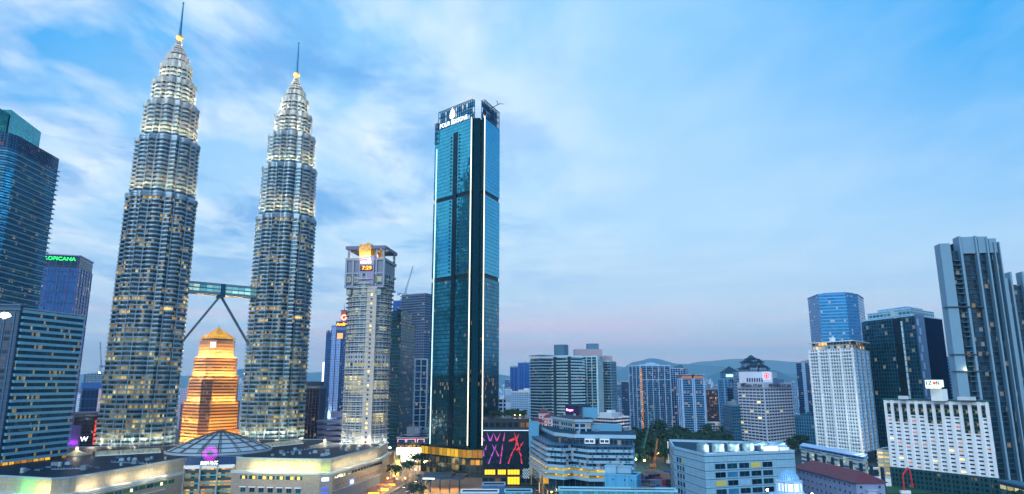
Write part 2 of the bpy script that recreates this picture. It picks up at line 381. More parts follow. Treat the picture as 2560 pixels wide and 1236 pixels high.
# ------------------------------------------------------------------ generic tower parts
def ring_bands(poly, z0, z1, fh, h, d, mb=None, mi=0, z_off=0.):
    mb = mb or MB(); z = z0+z_off; P = off(poly, d)
    while z+h <= z1+.01: mb.prism(P, z, z+h, mi); z += fh
    return mb
def pier_boxes(poly, z0, z1, bay, wd, d, edges=None, mb=None, mi=0):
    mb = mb or MB(); n = len(poly)
    for i in range(n):
        if edges is not None and i not in edges: continue
        a = Vector(poly[i]); b = Vector(poly[(i+1) % n]); Ln = (b-a).length
        if Ln < 1: continue
        e = (b-a)/Ln; k = max(1, round(Ln/bay))
        for j in range(k+1):
            s = min(max(Ln*j/k-wd/2, 0), Ln-wd); mb.obox(tuple(a+e*s), e, wd, d, z0, z1, mi, back=.15)
    return mb
def tower(name, label, cat, poly, z0, z1, m, bands=None, piers=None, parapet=(1.2, None), plant=0., plantm=None, group=None, bandname='floor_bands', roof=None):
    c = cen(poly); r = thing(name, (c[0], c[1], z0), label, cat, group)
    b = MB(); b.prism(poly, z0, z1, 0, 1); b.build('curtain_wall', [m, roof or roofm], r)
    if bands:
        fh, h, d, bm = bands[:4]; zo = bands[4] if len(bands) > 4 else 0.
        ring_bands(poly, z0, z1, fh, h, d, z_off=zo).build(bandname, bm, r)
    if piers:
        bay, wd, d, pm = piers[:4]; ed = piers[4] if len(piers) > 4 else None
        pier_boxes(poly, z0, z1+.6, bay, wd, d, ed).build('facade_piers', pm, r)
    if parapet and parapet[0]:
        pb = MB(); P = off(poly, .35); n = len(poly); I = off(poly, -.5)
        for i in range(n):
            j = (i+1) % n; q = [P[i], P[j], I[j], I[i]]; pb.prism(q, z1, z1+parapet[0], 0)
        pb.build('parapet', parapet[1] or conc, r)
    if plant:
        Q = [(c[0]+(p[0]-c[0])*.5, c[1]+(p[1]-c[1])*.5) for p in poly]
        pb = MB(); pb.prism(Q, z1+.02, z1+plant, 0); q2 = [(c[0]+(p[0]-c[0])*.22+2, c[1]+(p[1]-c[1])*.2) for p in poly]; pb.prism(q2, z1+plant+.02, z1+plant*1.5, 0)
        pb.build('plant_room', plantm or conc, r)
    return r
WM = {}
def win_mesh(wd, h, m, fr):
    k = (round(wd, 2), round(h, 2), m.name, fr.name)
    if k not in WM:
        b = MB(); b.box(0, -.12, 0, wd, .02, h, 1)
        b.face([(.09, -.14, .09), (wd-.09, -.14, .09), (wd-.09, -.14, h-.09), (.09, -.14, h-.09)], 0)
        b.box(wd/2-.04, -.16, .09, wd/2+.04, -.13, h-.09, 1)
        o = b.build('window', [m, fr]); WM[k] = o.data; bpy.data.objects.remove(o)
    return WM[k]
def windows(root, a, b, zs, xs, wd, h, mats, wts, fr=None, budget=None, rnd=random, d=.0, name='window'):
    """windows on the wall from a to b (outside on the right); xs metres along the wall, zs sill heights"""
    a = Vector(a); b = Vector(b); e = (b-a).normalized(); n = Vector((e.y, -e.x)); fr = fr or conc; rest = {}
    M0 = Matrix(((e.x, -n.x, 0, 0), (e.y, -n.y, 0, 0), (0, 0, 1, 0), (0, 0, 0, 1)))
    for z in zs:
        for x in xs:
            m = rnd.choices(mats, wts)[0]; p = a+e*x+n*d
            if budget is None or budget[0] > 0:
                if budget: budget[0] -= 1
                place(win_mesh(wd, h, m, fr), name, Matrix.Translation((p.x, p.y, z)) @ M0, root)
            else: rest.setdefault('r', []).append((p, z, m))
    if rest:
        mb = MB(); ml = list(mats)+[fr]
        for p, z, m in rest['r']:
            q = p+e*wd; mb.prism([tuple(p+n*.12), tuple(q+n*.12), tuple(q-n*.02), tuple(p-n*.02)], z, z+h, len(ml)-1)
            s = p+n*.14+e*.09; t = q+n*.14-e*.09
            mb.face([(s.x, s.y, z+.09), (t.x, t.y, z+.09), (t.x, t.y, z+h-.09), (s.x, s.y, z+h-.09)], ml.index(m))
        o = mb.build(name, ml, root); o['kind'] = 'stuff'
def rng(a, b, s):
    o = []; x = a
    while x <= b+1e-6: o.append(x); x += s
    return o
# ================================================================== twin towers
def star(R, n=128, circ=.2):
    o = []
    for i in range(n):
        th = 2*math.pi*i/n; r = 0
        for k in (0, math.pi/4):
            a = ((th+k+math.pi/4) % (math.pi/2))-math.pi/4; r = max(r, R*math.cos(math.pi/4)/math.cos(abs(a))) if False else max(r, R*math.cos(math.pi/4)/math.cos(((th+k) % (math.pi/2))-math.pi/4))
        d = ((th-math.pi/8) % (math.pi/4)); d = min(d, math.pi/4-d); c = .775*R; rho = circ*R; q = rho*rho-(c*math.sin(d))**2
        if q > 0: r = max(r, c*math.cos(d)+math.sqrt(q))
        o.append((r*math.cos(th), r*math.sin(th)))
    return o
def sc_(poly, k): return [(x*k, y*k) for x, y in poly]
tw_glass = facade('tower_glass', '#123c50', '#6f7f88', bay=2.2, fh=4.0, sill=.02, head=.02, fw=.04, lit=.22, cluster=6, litc='#ffbc38', litc2='#ffe490', e=1.5, metal=.45, rough=.16, tilt=.03, var=.5)
tw_low = facade('tower_glass_low', '#24505a', '#6f7f88', bay=2.2, fh=4.0, sill=.02, head=.02, fw=.04, lit=.62, cluster=8, litc='#d8a850', litc2='#d0cc88', e=.95, metal=.45, rough=.16, tilt=.03, var=.6)
tw_high = facade('tower_glass_high', '#16485e', '#6f7f88', bay=2.2, fh=4.0, sill=.02, head=.02, fw=.04, lit=.07, cluster=5, litc='#ffc040', litc2='#ffe9a0', e=1.1, metal=.45, rough=.2, tilt=.03, var=.5)
gold = mat('gold_ball', '#e2c58c', .25, .7)
spire_m = mat('spire_metal', '#1d6a8c', .35, .6)
SEC = [(24, 128, 30.6, 30.1), (128, 246.3, 30.1, 29.6), (246.3, 301, 27.6, 27.2), (301, 337, 23.9, 23.5), (337, 361.5, 19.0, 18.6), (361.5, 379.5, 14.2, 13.6), (379.5, 389, 11.0, 9.5), (389, 397, 8.0, 6.2), (397, 403, 5.2, 3.4), (403, 408.5, 2.6, 1.2)]
T1 = (-326.9, 604.6); T2 = (-237.0, 684.4); a_rot = math.atan2(T2[1]-T1[1], T2[0]-T1[0])
def petronas(c, label):
    r = thing('twin_tower', (c[0], c[1], 0), label, 'skyscraper', 'twin stainless steel towers joined by a bridge'); r['_o'] = [0, 0, 0]
    lights = []
    for k, (z0, z1, ra, rb) in enumerate(SEC):
        mb = MB(); nf = max(1, round((z1-z0)/4.0)) if k < 6 else max(1, round((z1-z0)/3.2)); fh = (z1-z0)/nf; P1 = star(1.0)
        for f in range(nf):
            a = z0+f*fh; rr = ra+(rb-ra)*f/nf
            g = sc_(P1, rr); mb.prism(g, a, a+fh*.66, 0, bot=False, v0=4.0*f+1)
            s1 = sc_(P1, rr+.75); s2 = sc_(P1, rr+1.0); s3 = sc_(P1, rr+.35)
            mb.prism(s3, a+fh*.64, a+fh*.70, 1, top_poly=s2); mb.prism(s2, a+fh*.70, a+fh*.86, 1, top_poly=s2, bot=False); mb.prism(s2, a+fh*.86, a+fh, 1, top_poly=s3, bot=False)
            lip = sc_(P1, rr+1.55); mb.prism(lip, a+fh*.50, a+fh*.545, 1)
        # crowning cornice of the stage
        if 0 < k < 7:
            for q, (dz, dr) in enumerate(((-.2, 1.7), (1.3, 2.0), (2.6, 1.4))):
                mb.prism(sc_(P1, rb+dr), z1+dz, z1+dz+.55, 1)
            mb.prism(sc_(P1, rb+.9), z1, z1+2.8, 1)
        mb.build('tower_stage', [tw_low if k == 0 else (tw_glass if k < 2 else tw_high), silver], r)
        # sixteen bright vertical columns, in the angles between the lobes
        cb = MB()
        for i in range(16):
            # concave angle between a star point and the rounded bay
            best = min(range(1, 8), key=lambda t: math.hypot(*P1[(i*8+t) % 128])); x, y = P1[(i*8+best) % 128]
            h = math.hypot(x, y); x, y = x/h, y/h; ro = ra*h+.9; rt = rb*h+.9
            cb.tube((x*ro, y*ro, z0), (x*rt, y*rt, z1), .5 if k < 4 else .35, n=5)
        if k < 7: cb.build('facade_columns', silver, r)
        if k >= 2: lights.append((z0, ra, k-1))
    mb = MB(); mb.lathe((0, 0), [(.9, 407), (1.3, 408), (1.3, 409.6), (.8, 410)], 12); mb.build('spire_collar', steel, r)
    mb = MB(); prof = [(max(.05, 3.6*math.cos(a)), 412.9+3.2*math.sin(a)) for a in [(-math.pi/2)+math.pi*i/14 for i in range(15)]]
    mb.lathe((0, 0), prof, 28); b = mb.build('pinnacle_ball', gold, r, smooth=True)
    rg = MB()
    for i in range(14):
        a = -math.pi/2+math.pi*(i+.5)/14; q = 3.6*math.cos(a)
        rg.lathe((0, 0), [(q, 412.9+3.2*math.sin(a)-.09), (q+.14, 412.9+3.2*math.sin(a)), (q, 412.9+3.2*math.sin(a)+.09)], 24)
    rg.build('ball_ring', gold, b)
    mb = MB(); mb.lathe((0, 0), [(1.5, 415.5), (1.25, 421), (.95, 432), (.7, 445), (.45, 450), (.9, 450.4), (.9, 451.4), (.2, 451.8), (.1, 453)], 12); mb.build('spire', spire_m, r)
    for z0, ra, k in lights:
        n = 16 if k < 5 else 8
        for i in range(n):
            a = 2*math.pi*(i+.5)/n
            if k < 5 and math.sin(a+a_rot) > .6: continue
            ld = lamp('floodlight', ((ra+6.2)*math.cos(a), (ra+6.2)*math.sin(a), z0+2.0), [0, 36000, 36000, 32000, 24000, 15000, 9000, 5000, 2500][k], (1, .56, .22), r, .5, 'SPOT')
            ld.data.spot_size = math.radians(72); ld.data.spot_blend = .7
            ld.rotation_euler = Vector((-math.cos(a)*.55, -math.sin(a)*.55, 1)).to_track_quat('-Z', 'Y').to_euler()
    for i in range(12):
        a = 2*math.pi*(i+.5)/12
        if math.sin(a+a_rot) < .4: lamp('floodlight', (34.5*math.cos(a), 34.5*math.sin(a), 34), 3600, (1, .8, .55), r, .6)
    return r
T1 = (-326.9, 604.6); T2 = (-237.0, 684.4)
t1 = petronas((0, 0), 'tiered stainless steel skyscraper with tall spire, taller and nearer of the twin towers')
a_ = math.atan2(T2[1]-T1[1], T2[0]-T1[0])
def copy_tree(o, parent=None):
    c = o.copy(); C.objects.link(c); c.parent = parent
    for ch in list(o.children): copy_tree(ch, c)
    return c
t2 = copy_tree(t1); t2['label'] = 'tiered stainless steel skyscraper with tall spire, right twin tower beside the golden pyramid building'
t1.location = (T1[0], T1[1], 0); t2.location = (T2[0], T2[1], 0)
t1.rotation_euler.z = a_; t2.rotation_euler.z = a_
# --- sky bridge with its two raking legs
d = Vector((T2[0]-T1[0], T2[1]-T1[1])); dl_ = d.length; d /= dl_; n = Vector((d.y, -d.x))
br = thing('sky_bridge', ((T1[0]+T2[0])/2, (T1[1]+T2[1])/2, 164), 'two storey glazed bridge joining the twin towers on two slanting legs', 'bridge')
A = Vector(T1)+d*27; B_ = Vector(T2)-d*27; wd = 5.0
mb = MB(); P = [tuple(A+n*wd), tuple(B_+n*wd), tuple(B_-n*wd), tuple(A-n*wd)]; mb.prism(P, 165.3, 172.6, 0, v0=.0)
mb.build('glazed_deck', facade('bridge_glass', '#4aa8b8', '#3a7a92', bay=6, fh=3.65, sill=.2, head=.1, fw=.04, lit=.8, cluster=20, litc='#8fe8e4', litc2='#dff5d0', e=.9, metal=.2, rough=.1), br)
mb = MB(); Q = off(P, .5); mb.prism(Q, 163.6, 165.3); mb.prism(Q, 172.6, 174.0); mb.prism(off(P, -1.5), 174, 174.8); mb.build('bridge_girders', mat('bridge_steel', '#6f93a6', .4, .5), br)
mb = MB(); mid = (A+B_)/2; mb.prism([tuple(mid-d*2.2+n*5.9), tuple(mid+d*2.2+n*5.9), tuple(mid+d*2.2-n*5.9), tuple(mid-d*2.2-n*5.9)], 161.5, 174.4); mb.build('centre_frame', steel, br)
for q, Tc, in ((-1, T1), (1, T2)):
    e = Vector(Tc)-d*q*28.2
    for s in (-1, 1):
        mb = MB(); mb.tube((mid.x+n.x*s*1.6+d.x*q*.8, mid.y+n.y*s*1.6+d.y*q*.8, 162.5), (e.x+n.x*s*1.6, e.y+n.y*s*1.6, 116), .72, n=10); mb.build('leg', mat('leg_steel', '#6d8496', .4, .4), br)
    mb = MB(); mb.prism([tuple(e+n*3.2-d*1.6), tuple(e+n*3.2+d*1.6), tuple(e-n*3.2+d*1.6), tuple(e-n*3.2-d*1.6)], 112, 118); mb.build('leg_bearing', silver, br)
# ================================================================== golden pyramid tower
gx, gy = XY(540, 900, 900)
gold_stone = facade('golden_facade', '#2a1a22', '#c9a089', bay=2.6, fh=3.9, sill=.42, head=.0, fw=.02, lit=.03, cluster=3, litc='#ffd070', e=1.5, metal=.2, rough=.3)
gt = thing('office_tower', (gx, gy), 'golden floodlit stepped tower with a glowing pyramid roof between the twin towers', 'skyscraper')
def octo(c, hw, ch, rot):
    p = [(-hw+ch, -hw), (hw-ch, -hw), (hw, -hw+ch), (hw, hw-ch), (hw-ch, hw), (-hw+ch, hw), (-hw, hw-ch), (-hw, -hw+ch)]
    return [(c[0]+x*math.cos(rot)-y*math.sin(rot), c[1]+x*math.sin(rot)+y*math.cos(rot)) for x, y in p]
gr_ = math.radians(-38-45+45+0); gr_ = math.radians(55)
tiers = [(0, 58, 27.5, 8), (58, 90, 24.8, 8), (90, 114.5, 21.8, 7.5), (114.5, 136, 17.8, 6)]
for z0, z1, hw, ch in tiers:
    o8 = octo((gx, gy), hw, ch, gr_); mb = MB(); mb.prism(o8, z0, z1, 0); mb.build('tower_tier', gold_stone, gt)
    ring_bands(o8, z0, z1, 3.9, 1.5, .7, z_off=.3).build('stone_bands', mat('golden_stone', '#b98a74', .6, var=.1), gt)
o8 = octo((gx, gy), 14.5, 2, gr_); mb = MB(); mb.prism(o8, 136, 138, 0); mb.build('pyramid_base', stone, gt)
sq = octo((gx, gy), 17.2, .3, gr_); mb = MB(); ap = octo((gx, gy), .3, .05, gr_); mb.prism(sq, 138, 153.5, 0, top_poly=ap)
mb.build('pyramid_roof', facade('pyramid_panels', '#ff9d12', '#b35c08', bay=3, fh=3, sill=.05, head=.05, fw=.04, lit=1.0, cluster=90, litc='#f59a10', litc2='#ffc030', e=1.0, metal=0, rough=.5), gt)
mb = MB(); mb.tube((gx, gy, 153), (gx, gy, 157), .25, n=6); mb.build('finial', dark, gt)
nf_ = math.radians(55+180+45+0)
# white logo box on the chamfer that faces the camera
def facing(poly):
    best = None
    for i in range(len(poly)):
        a = Vector(poly[i]); b = Vector(poly[(i+1) % len(poly)]); m_ = (a+b)/2; e = (b-a).normalized(); nn = Vector((e.y, -e.x)); s = nn.dot((-m_).normalized())
        if best is None or s > best[0]: best = (s, a, b, e, nn)
    return best
s_, a, b, e, nn = facing(octo((gx, gy), 27.5, 8, gr_)); c_ = (a+b)/2
bay = MB(); bay.obox(tuple(c_-e*6.5), e, 13, 1.6, 20, 84, 0, back=6); bay.build('dark_bay', facade('bay_plum', '#2a1c24', '#8a6058', bay=2.2, fh=3.9, sill=.45, head=0, fw=.03, lit=.12, cluster=2, litc='#ffb050', e=1.2, metal=.2, rough=.3), gt)
s_, a, b, e, nn = facing(octo((gx, gy), 17.8, 6, gr_)); c_ = (a+b)/2
mb = MB(); mb.obox(tuple(c_-e*3.0), e, 6.0, 1.2, 126.5, 133, 0); mb.build('lit_emblem', glow('emblem_light', '#ffe2c8', 1.6), gt)
for z0, hw, P_, R_ in ((114.5, 20.5, 14000, 1.0), (90, 24, 15000, 1), (58, 27.5, 17000, 1), (6, 34, 26000, 1), (30, 33, 9000, 1)):
    o8 = octo((gx, gy), hw+4.5, 9, gr_)
    fq = facing(o8)[1]
    for i in range(8):
        p = Vector(o8[i]); q = Vector(o8[(i+1) % 8])
        if z0 in (6, 30, 58) and (p-fq).length < .1: continue
        for f in ((.5,) if (p-q).length < 16 else (.22, .5, .78)):
            m_ = p.lerp(q, f)
            if m_.y < gy+6: lamp('floodlight', (m_.x, m_.y, z0+2.5), P_*.62, (1, .60, .11), gt, 1.0)
for i in range(5):
    lamp('floodlight', (gx-22+11*i, gy-40, 8), 15000, (1, .6, .12), gt, 1.0)
mb = MB()
s_, a, b, e, nn = facing(octo((gx, gy), 27.5, 8, gr_)); c_ = (a+b)/2
for k in range(9):
    t = math.pi*k/8; p = c_+e*(9*math.cos(t))+nn*.5; mb.tube((p.x, p.y, 10+9*math.sin(t)), (c_.x+nn.x*.5+e.x*6*math.cos(t), c_.y+nn.y*.5+e.y*6*math.cos(t), 10+6*math.sin(t)), .5, n=5)
mb.build('entrance_arch', mat('bronze', '#5a3a28', .5, .3), gt)
px_, py_ = XY(590, 1080, 880)
an = thing('annex_building', (px_, py_), 'small amber lit annex block at the foot of the golden tower', 'building'); mb = MB(); mb.box(px_-7, py_-6, 0, px_+9, py_+6, 22); mb.box(px_-7.6, py_-6.6, 22, px_+9.6, py_+6.6, 23); mb.build('wall', facade('amber_wall', '#ff9b30', '#b35a1c', bay=2.5, fh=3.6, lit=.9, cluster=50, litc='#ff8a18', e=.7, metal=0), an)
# ================================================================== four seasons-like glass tower
fA = (-79.6, 657.); fB = (-39., 620.); fD = (-27., 619.); fE = (-12.6, 652.); fF = (-53., 693.)
e1 = (Vector(fB)-Vector(fA)).normalized(); n1 = Vector((e1.y, -e1.x)); e2 = (Vector(fE)-Vector(fD)).normalized(); n2 = Vector((e2.y, -e2.x))
fs = thing('glass_skyscraper', (-45, 655), 'tallest dark teal mirror glass tower with white vertical light lines and lattice crown', 'skyscraper')
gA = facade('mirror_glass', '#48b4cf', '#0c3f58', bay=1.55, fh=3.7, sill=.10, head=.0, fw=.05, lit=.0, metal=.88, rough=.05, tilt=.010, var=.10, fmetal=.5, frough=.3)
gB = facade('mirror_glass_dim_reflection', '#258098', '#0a2c3e', bay=1.55, fh=3.7, sill=.16, head=.0, fw=.06, lit=.010, cluster=3, litc='#ffb648', litc2='#fff0b0', e=1.3, metal=.75, rough=.10, tilt=.02, var=.35, fmetal=.4, frough=.3)  # darker tint paints in the dim lower part of the reflection
gC = facade('mirror_glass_dark_reflection', '#0f4a5c', '#072230', bay=1.55, fh=3.7, sill=.16, head=.0, fw=.06, lit=.05, cluster=3, litc='#ffb648', litc2='#fff0b0', e=1.2, metal=.55, rough=.14, tilt=.03, var=.4, fmetal=.4, frough=.3)  # darkest tint: the reflected dark skyline is put into the glass colour
slot = mat('slot_glass', '#0a2f42', .15, .6)
notch = [tuple(Vector(fB)+e1*0), tuple(Vector(fB)-n1*5.0), tuple(Vector(fD)-Vector((.0, -5.2))), fD]
poly = [fA]+[fB, (fB[0]+2.2, fB[1]+5.2), (fD[0]-3.2, fD[1]+4.4), fD, fE, fF]
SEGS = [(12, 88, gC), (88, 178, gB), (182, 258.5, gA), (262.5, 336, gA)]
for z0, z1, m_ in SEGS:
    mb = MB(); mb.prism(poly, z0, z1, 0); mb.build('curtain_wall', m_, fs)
for z0, z1 in ((178, 182), (258.5, 262.5)):
    mb = MB(); mb.prism(off(poly, -.8), z0, z1, 0); mb.build('plant_floor', mat('louvre_band', '#0a2230', .5), fs)
mb = MB(); mb.prism(off(poly, -.6), 0, 12, 0); mb.build('lobby_wall', facade('lobby_glass', '#163c4c', '#0b2431', bay=2.4, fh=6, sill=.05, head=.05, fw=.08, lit=.5, cluster=5, litc='#ffb82a', e=1.4, metal=.3), fs)
Af = Vector(fA); Lf = (Vector(fB)-Af).length
mb = MB(); mb.obox(tuple(Af+e1*(Lf*.52)), e1, 5.6, .5, 12, 327, 0); mb.build('dark_slot', slot, fs); mb = MB(); mb.obox((fB[0]+1.6, fB[1]+1.2), Vector((1, -.06)).normalized(), 6.3, .1, 12, 336.5, 0, back=3); mb.build('dark_recess', mat('recess_dark', '#0a3242', .9, spec=.03), fs)
# open windows, small dark marks beside the slot
mb = MB()
for k in range(38):
    z = 184+3.7*k
    if 256 < z < 264 or z > 322: continue
    for s in (Lf*.52-4.6, Lf*.52+7.4): mb.obox(tuple(Af+e1*s), e1, 2.4, .35, z+2.2, z+2.9, 0); mb.obox(tuple(Af+e1*(s+.8)), e1, .8, .35, z+1.2, z+2.2, 0)
mb.build('open_vents', slot, fs)
for k, (p, e, s, z0, z1) in enumerate(((fA, e1, 3.2, 18, 316), (fB, e1, -1.0, 26, 337), (fD, e2, -.1, 26, 338))):
    q = Vector(p)+e*s; mb = MB(); mb.obox(tuple(q), e, .62, .7, z0, z1, 0); mb.build('light_line', W_strip if k else glow('pale_light_line', '#d8f0f2', .9), fs)
# dark patches on the right face of the plant floors
bars = MB()
def lattice(mb, p, e, length, z0, z1, nx, nz, t=.35, depth=3.0):
    n_ = Vector((e.y, -e.x)); p = Vector(p)
    for s in (0, -depth):
        for i in range(nx+1):
            q = p+e*(length*i/nx)+n_*s; mb.tube((q.x, q.y, z0), (q.x, q.y, z1), t, n=4)
        for k in range(nz+1):
            z = z0+(z1-z0)*k/nz; a = p+n_*s; b = a+e*length; mb.tube((a.x, a.y, z), (b.x, b.y, z), t, n=4)
    for i in range(nx+1):
        for k in range(nz+1):
            q = p+e*(length*i/nx); z = z0+(z1-z0)*k/nz; r_ = q-n_*depth; mb.tube((q.x, q.y, z), (r_.x, r_.y, z), t*.8, n=4)
cr = MB(); lattice(cr, Af+e1*5, e1, Lf-5.0, 336.2, 356, 16, 3); lattice(cr, Vector(fD)+e2*.5, e2, 34, 336.2, 355, 11, 3, depth=3.5); lattice(cr, Af, Vector((.5, -.86)), 5, 322, 344, 2, 4, depth=2)
cr.build('lattice_crown', mat('crown_steel', '#0e4a6e', .4, .5), fs)
cg = MB()
rr_ = random.Random(4)
for i in range(16):
    for k in range(3):
        if rr_.random() < .62: q = Af+e1*(5.3+(Lf-5)*i/16)-n1*3.3; cg.obox(tuple(q), e1, (Lf-5)/16-.6, .1, 336.6+6.6*k, 342.2+6.6*k, 0)
for i in range(11):
    for k in range(3):
        if rr_.random() < .5: q = Vector(fD)+e2*(.9+34*i/11)-n2*3.8; cg.obox(tuple(q), e2, 2.4, .1, 336.6+6.2*k, 342.0+6.2*k, 0)
cg.build_each('crown_panel', mat('crown_glass', '#3ba7c8', .15, .6), fs)
tp = Af+e1*8.5+n1*.5
text('FOUR SEASONS', 'lettering', glow('sign_white', '#ffffff', .95), fs, (tp.x, tp.y, 337.0), e1, 40, 4.6)
# tree emblem of pointed leaves above the lettering
mb = MB(); cp = Af+e1*27+n1*.9
def leafy(mb, x, z, ang, ln, w_, e=e1, nn=n1, p=cp):
    pts = []
    for t in range(12):
        a = 2*math.pi*t/12; u = ln/2+ln/2*math.cos(a); v = w_*math.sin(a)*(1-.35*math.cos(a)); pts.append((x+u*math.cos(ang)-v*math.sin(ang), z+u*math.sin(ang)+v*math.cos(ang)))
    f = [(p.x+e.x*q[0]+nn.x*.5, p.y+e.y*q[0]+nn.y*.5, q[1]) for q in pts]; g = [(v[0]-nn.x*.4, v[1]-nn.y*.4, v[2]) for v in f]
    mb.face(f); mb.face(g[::-1])
    for i in range(12): mb.face([f[i], g[i], g[(i+1) % 12], f[(i+1) % 12]])
for z, ln in ((343.2, 4.2), (345.2, 4.6), (347.2, 4.0), (349.2, 3.2), (351, 2.3)):
    leafy(mb, .3, z, math.radians(28), ln, .8); leafy(mb, -.3, z, math.radians(152), ln, .8)
leafy(mb, 0, 352, math.pi/2, 2.6, .7); mb.obox((cp.x-e1.x*.35, cp.y-e1.y*.35), e1, .7, .6, 340.6, 352.5, 0)
mb.build('tree_emblem', MATS['sign_white'], fs)
# roof window cradle
mb = MB(); q = Vector(fD)+e2*18-n2*4; mb.tube((q.x, q.y, 338), (q.x+3, q.y, 354), .5, n=6); mb.tube((q.x+3, q.y, 354), (q.x+11, q.y+1, 359), .4, n=6); mb.tube((q.x+9, q.y+1, 358.5), (q.x+8, q.y, 362), .35, n=6); mb.tube((q.x+11, q.y+1, 359), (q.x+15, q.y+1, 358.6), .25, n=6); mb.build('window_cradle', steel, fs)
# lit lower storeys and canopy
mb = MB()
P2 = off(poly, 1.2)
pod = [(-85.5, 655), (-40, 612), (-24, 611), (-4, 640), (-45, 690)]
mb.prism(pod, 16, 23.5, 0, v0=0); mb.build('podium_glass', facade('amber_podium_glass', '#3a2a18', '#0b1f2b', bay=5.2, fh=7.5, sill=.06, head=.08, fw=.05, lit=1.2, cluster=60, litc='#f0a010', litc2='#ffcf30', e=1.1, metal=.1, rough=.3), fs)
mb = MB(); mb.prism(pod, 23.5, 25, 0); mb.prism(off(pod, .5), 15.2, 16, 0); mb.prism(off(pod, .5), 23.5, 24.2, 0); mb.build('podium_band', slot, fs)
mb = MB(); mb.prism(pod, 0, 15.2, 0, v0=0); mb.build('entrance_glass', facade('entrance_glass_m', '#0f3140', '#061a26', bay=4.4, fh=5.05, sill=.08, head=.1, fw=.1, lit=.42, cluster=3, litc='#f0a010', litc2='#ffdc60', e=1.1, metal=.3, rough=.2), fs)
mb = MB(); ca = Vector(XY(1066, 1205, 560)); ce = Vector((1, -.10)).normalized(); mb.obox(tuple(ca), ce, 34, 30, 9.6, 10.6, 0); mb.obox(tuple(ca+Vector((2, -4))), ce, 22, 18, 10.6, 11.6, 0)
for k in range(5): q = ca+ce*(2+7.4*k)+Vector((ce.y, -ce.x))*28; mb.tube((q.x, q.y, 0), (q.x, q.y, 9.6), .5, n=8)
mb.build('entrance_canopy', mat('canopy_dark', '#27475c', .35, .2), fs)
q = ca+ce*4+Vector((ce.y, -ce.x))*30.1; mb = MB(); mb.obox(tuple(q), ce, 9, .2, 9.7, 10.5, 0); mb.build('canopy_light', glow('canopy_glow', '#f4f6e8', 2.), fs)
for k in range(4):
    q = ca+ce*(4+9*k)+Vector((ce.y, -ce.x))*18; lamp('canopy_lamp', (q.x, q.y, 8.6), 5000, (1, .62, .2), fs, .8)
# --- retail podium with roof garden and the big screen
pg = [(-24, 566), (15, 566), (15.5, 648), (-6, 664), (-24, 630)]
pb = thing('retail_podium', cen(pg), 'dark glass podium with a roof garden and a large red and purple screen', 'building')
mb = MB(); mb.prism(pg, 0, 52, 0, 1); mb.build('curtain_wall', [facade('podium_dark', '#0a2a3c', '#06202e', bay=5, fh=6.2, sill=.3, head=.1, fw=.12, lit=.22, cluster=3, litc='#ff9f38', litc2='#ffb860', e=.7, metal=.4, rough=.15), roofd], pb)
mb = MB()
for z in (10.5, 20.5, 30.2): mb.prism(off(pg, .3), z, z+.6)
mb.build('podium_band', slot, pb)
ma = glow('lit_shop', '#ffb81c', 1.25)
for x0, x1, z0, z1 in ((-22, -13.5, 8.5, 12), (-11.5, -5, 8.5, 12), (-3.5, 6, 8.5, 12), (-3.5, 6, 1, 6.4)):
    mb = MB(); mb.box(x0, 565.2, z0, x1, 566.1, z1); f = mb.build('shop_window', ma, pb); mb = MB()
    for k in range(5): xx = x0+(x1-x0)*k/4; mb.box(xx-.12, 565.0, z0, xx+.12, 565.3, z1)
    mb.build('mullion', slot, f)
scr = MB(); scr.box(-23.5, 564.8, 12.8, 13.2, 565.7, 42.5)
so_ = scr.build('screen', mat('screen_black', '#082438', .25, .2, var=.5, scale=.3), pb)
rr_ = random.Random(9)
def beam(mb, x, z, ang, ln, wb, mi):
    dx_, dz_ = math.cos(ang), math.sin(ang); nx, nz = -dz_, dx_; y = 564.62
    a = (x-nx*wb, y, z-nz*wb); b = (x+nx*wb, y, z+nz*wb); c = (x+dx_*ln+nx*.08, y, z+dz_*ln+nz*.08); d_ = (x+dx_*ln-nx*.08, y, z+dz_*ln-nz*.08)
    mb.face([a, d_, c, b], mi)
mb = MB(); col_ = [glow('beam_pink', '#a84ab8', .42), glow('beam_magenta', '#c04490', .42), glow('beam_red', '#d03040', .5)]
def ci(x): return 0 if x < -13 else (1 if x < -4 else 2)
for x, z, an_, ln in ((-22.5, 34.5, 115, 4), (-17.5, 34.5, 68, 6), (-18, 34.5, 110, 6), (-12.3, 34.5, 65, 6), (-12.3, 34.5, 112, 5), (-7, 34.5, 80, 6), (-2.5, 34.5, 30, 5), (-1, 34.5, 25, 6), (3, 34.5, 65, 5.5), (4.2, 34.5, 110, 6),
    (3, 31, 75, 4.2), (5, 31, 105, 4.2), (7, 31, 50, 3.4), (1.6, 27.5, 62, 4), (3.5, 27.5, 35, 4.4), (6.4, 27.5, 118, 4),
    (-21.6, 27.5, 75, 3.6), (-14.4, 27.5, 68, 4), (-14, 27.5, 115, 4), (-8, 27.5, 86, 4.2), (-23, 22.6, 88, 4.4), (-16.6, 22.6, 66, 5.4), (-10.8, 22.6, 116, 5), (-8.8, 22.6, 82, 5.2), (-1, 22.6, 66, 5.6), (7.6, 22.6, 116, 5.4),
    (-19, 16.8, 68, 6), (-9.6, 16.8, 82, 6), (-3, 16.8, 72, 6), (8, 16.8, 100, 5)):
    beam(mb, x, z, math.radians(an_), ln*1.15, .62, ci(x))
mb.build('screen_picture', col_, so_)
mb = MB()
for k in range(46): mb.box(14.2, 564.4, 8+.96*k, 14.8, 565.0, 8.5+.96*k)
for k in range(7):
    for j in range(6):
        if (k+j) % 2: mb.box(8.5+.9*j, 564.3, 5.6+1.1*k, 9.3+.9*j, 564.9, 6.4+1.1*k)
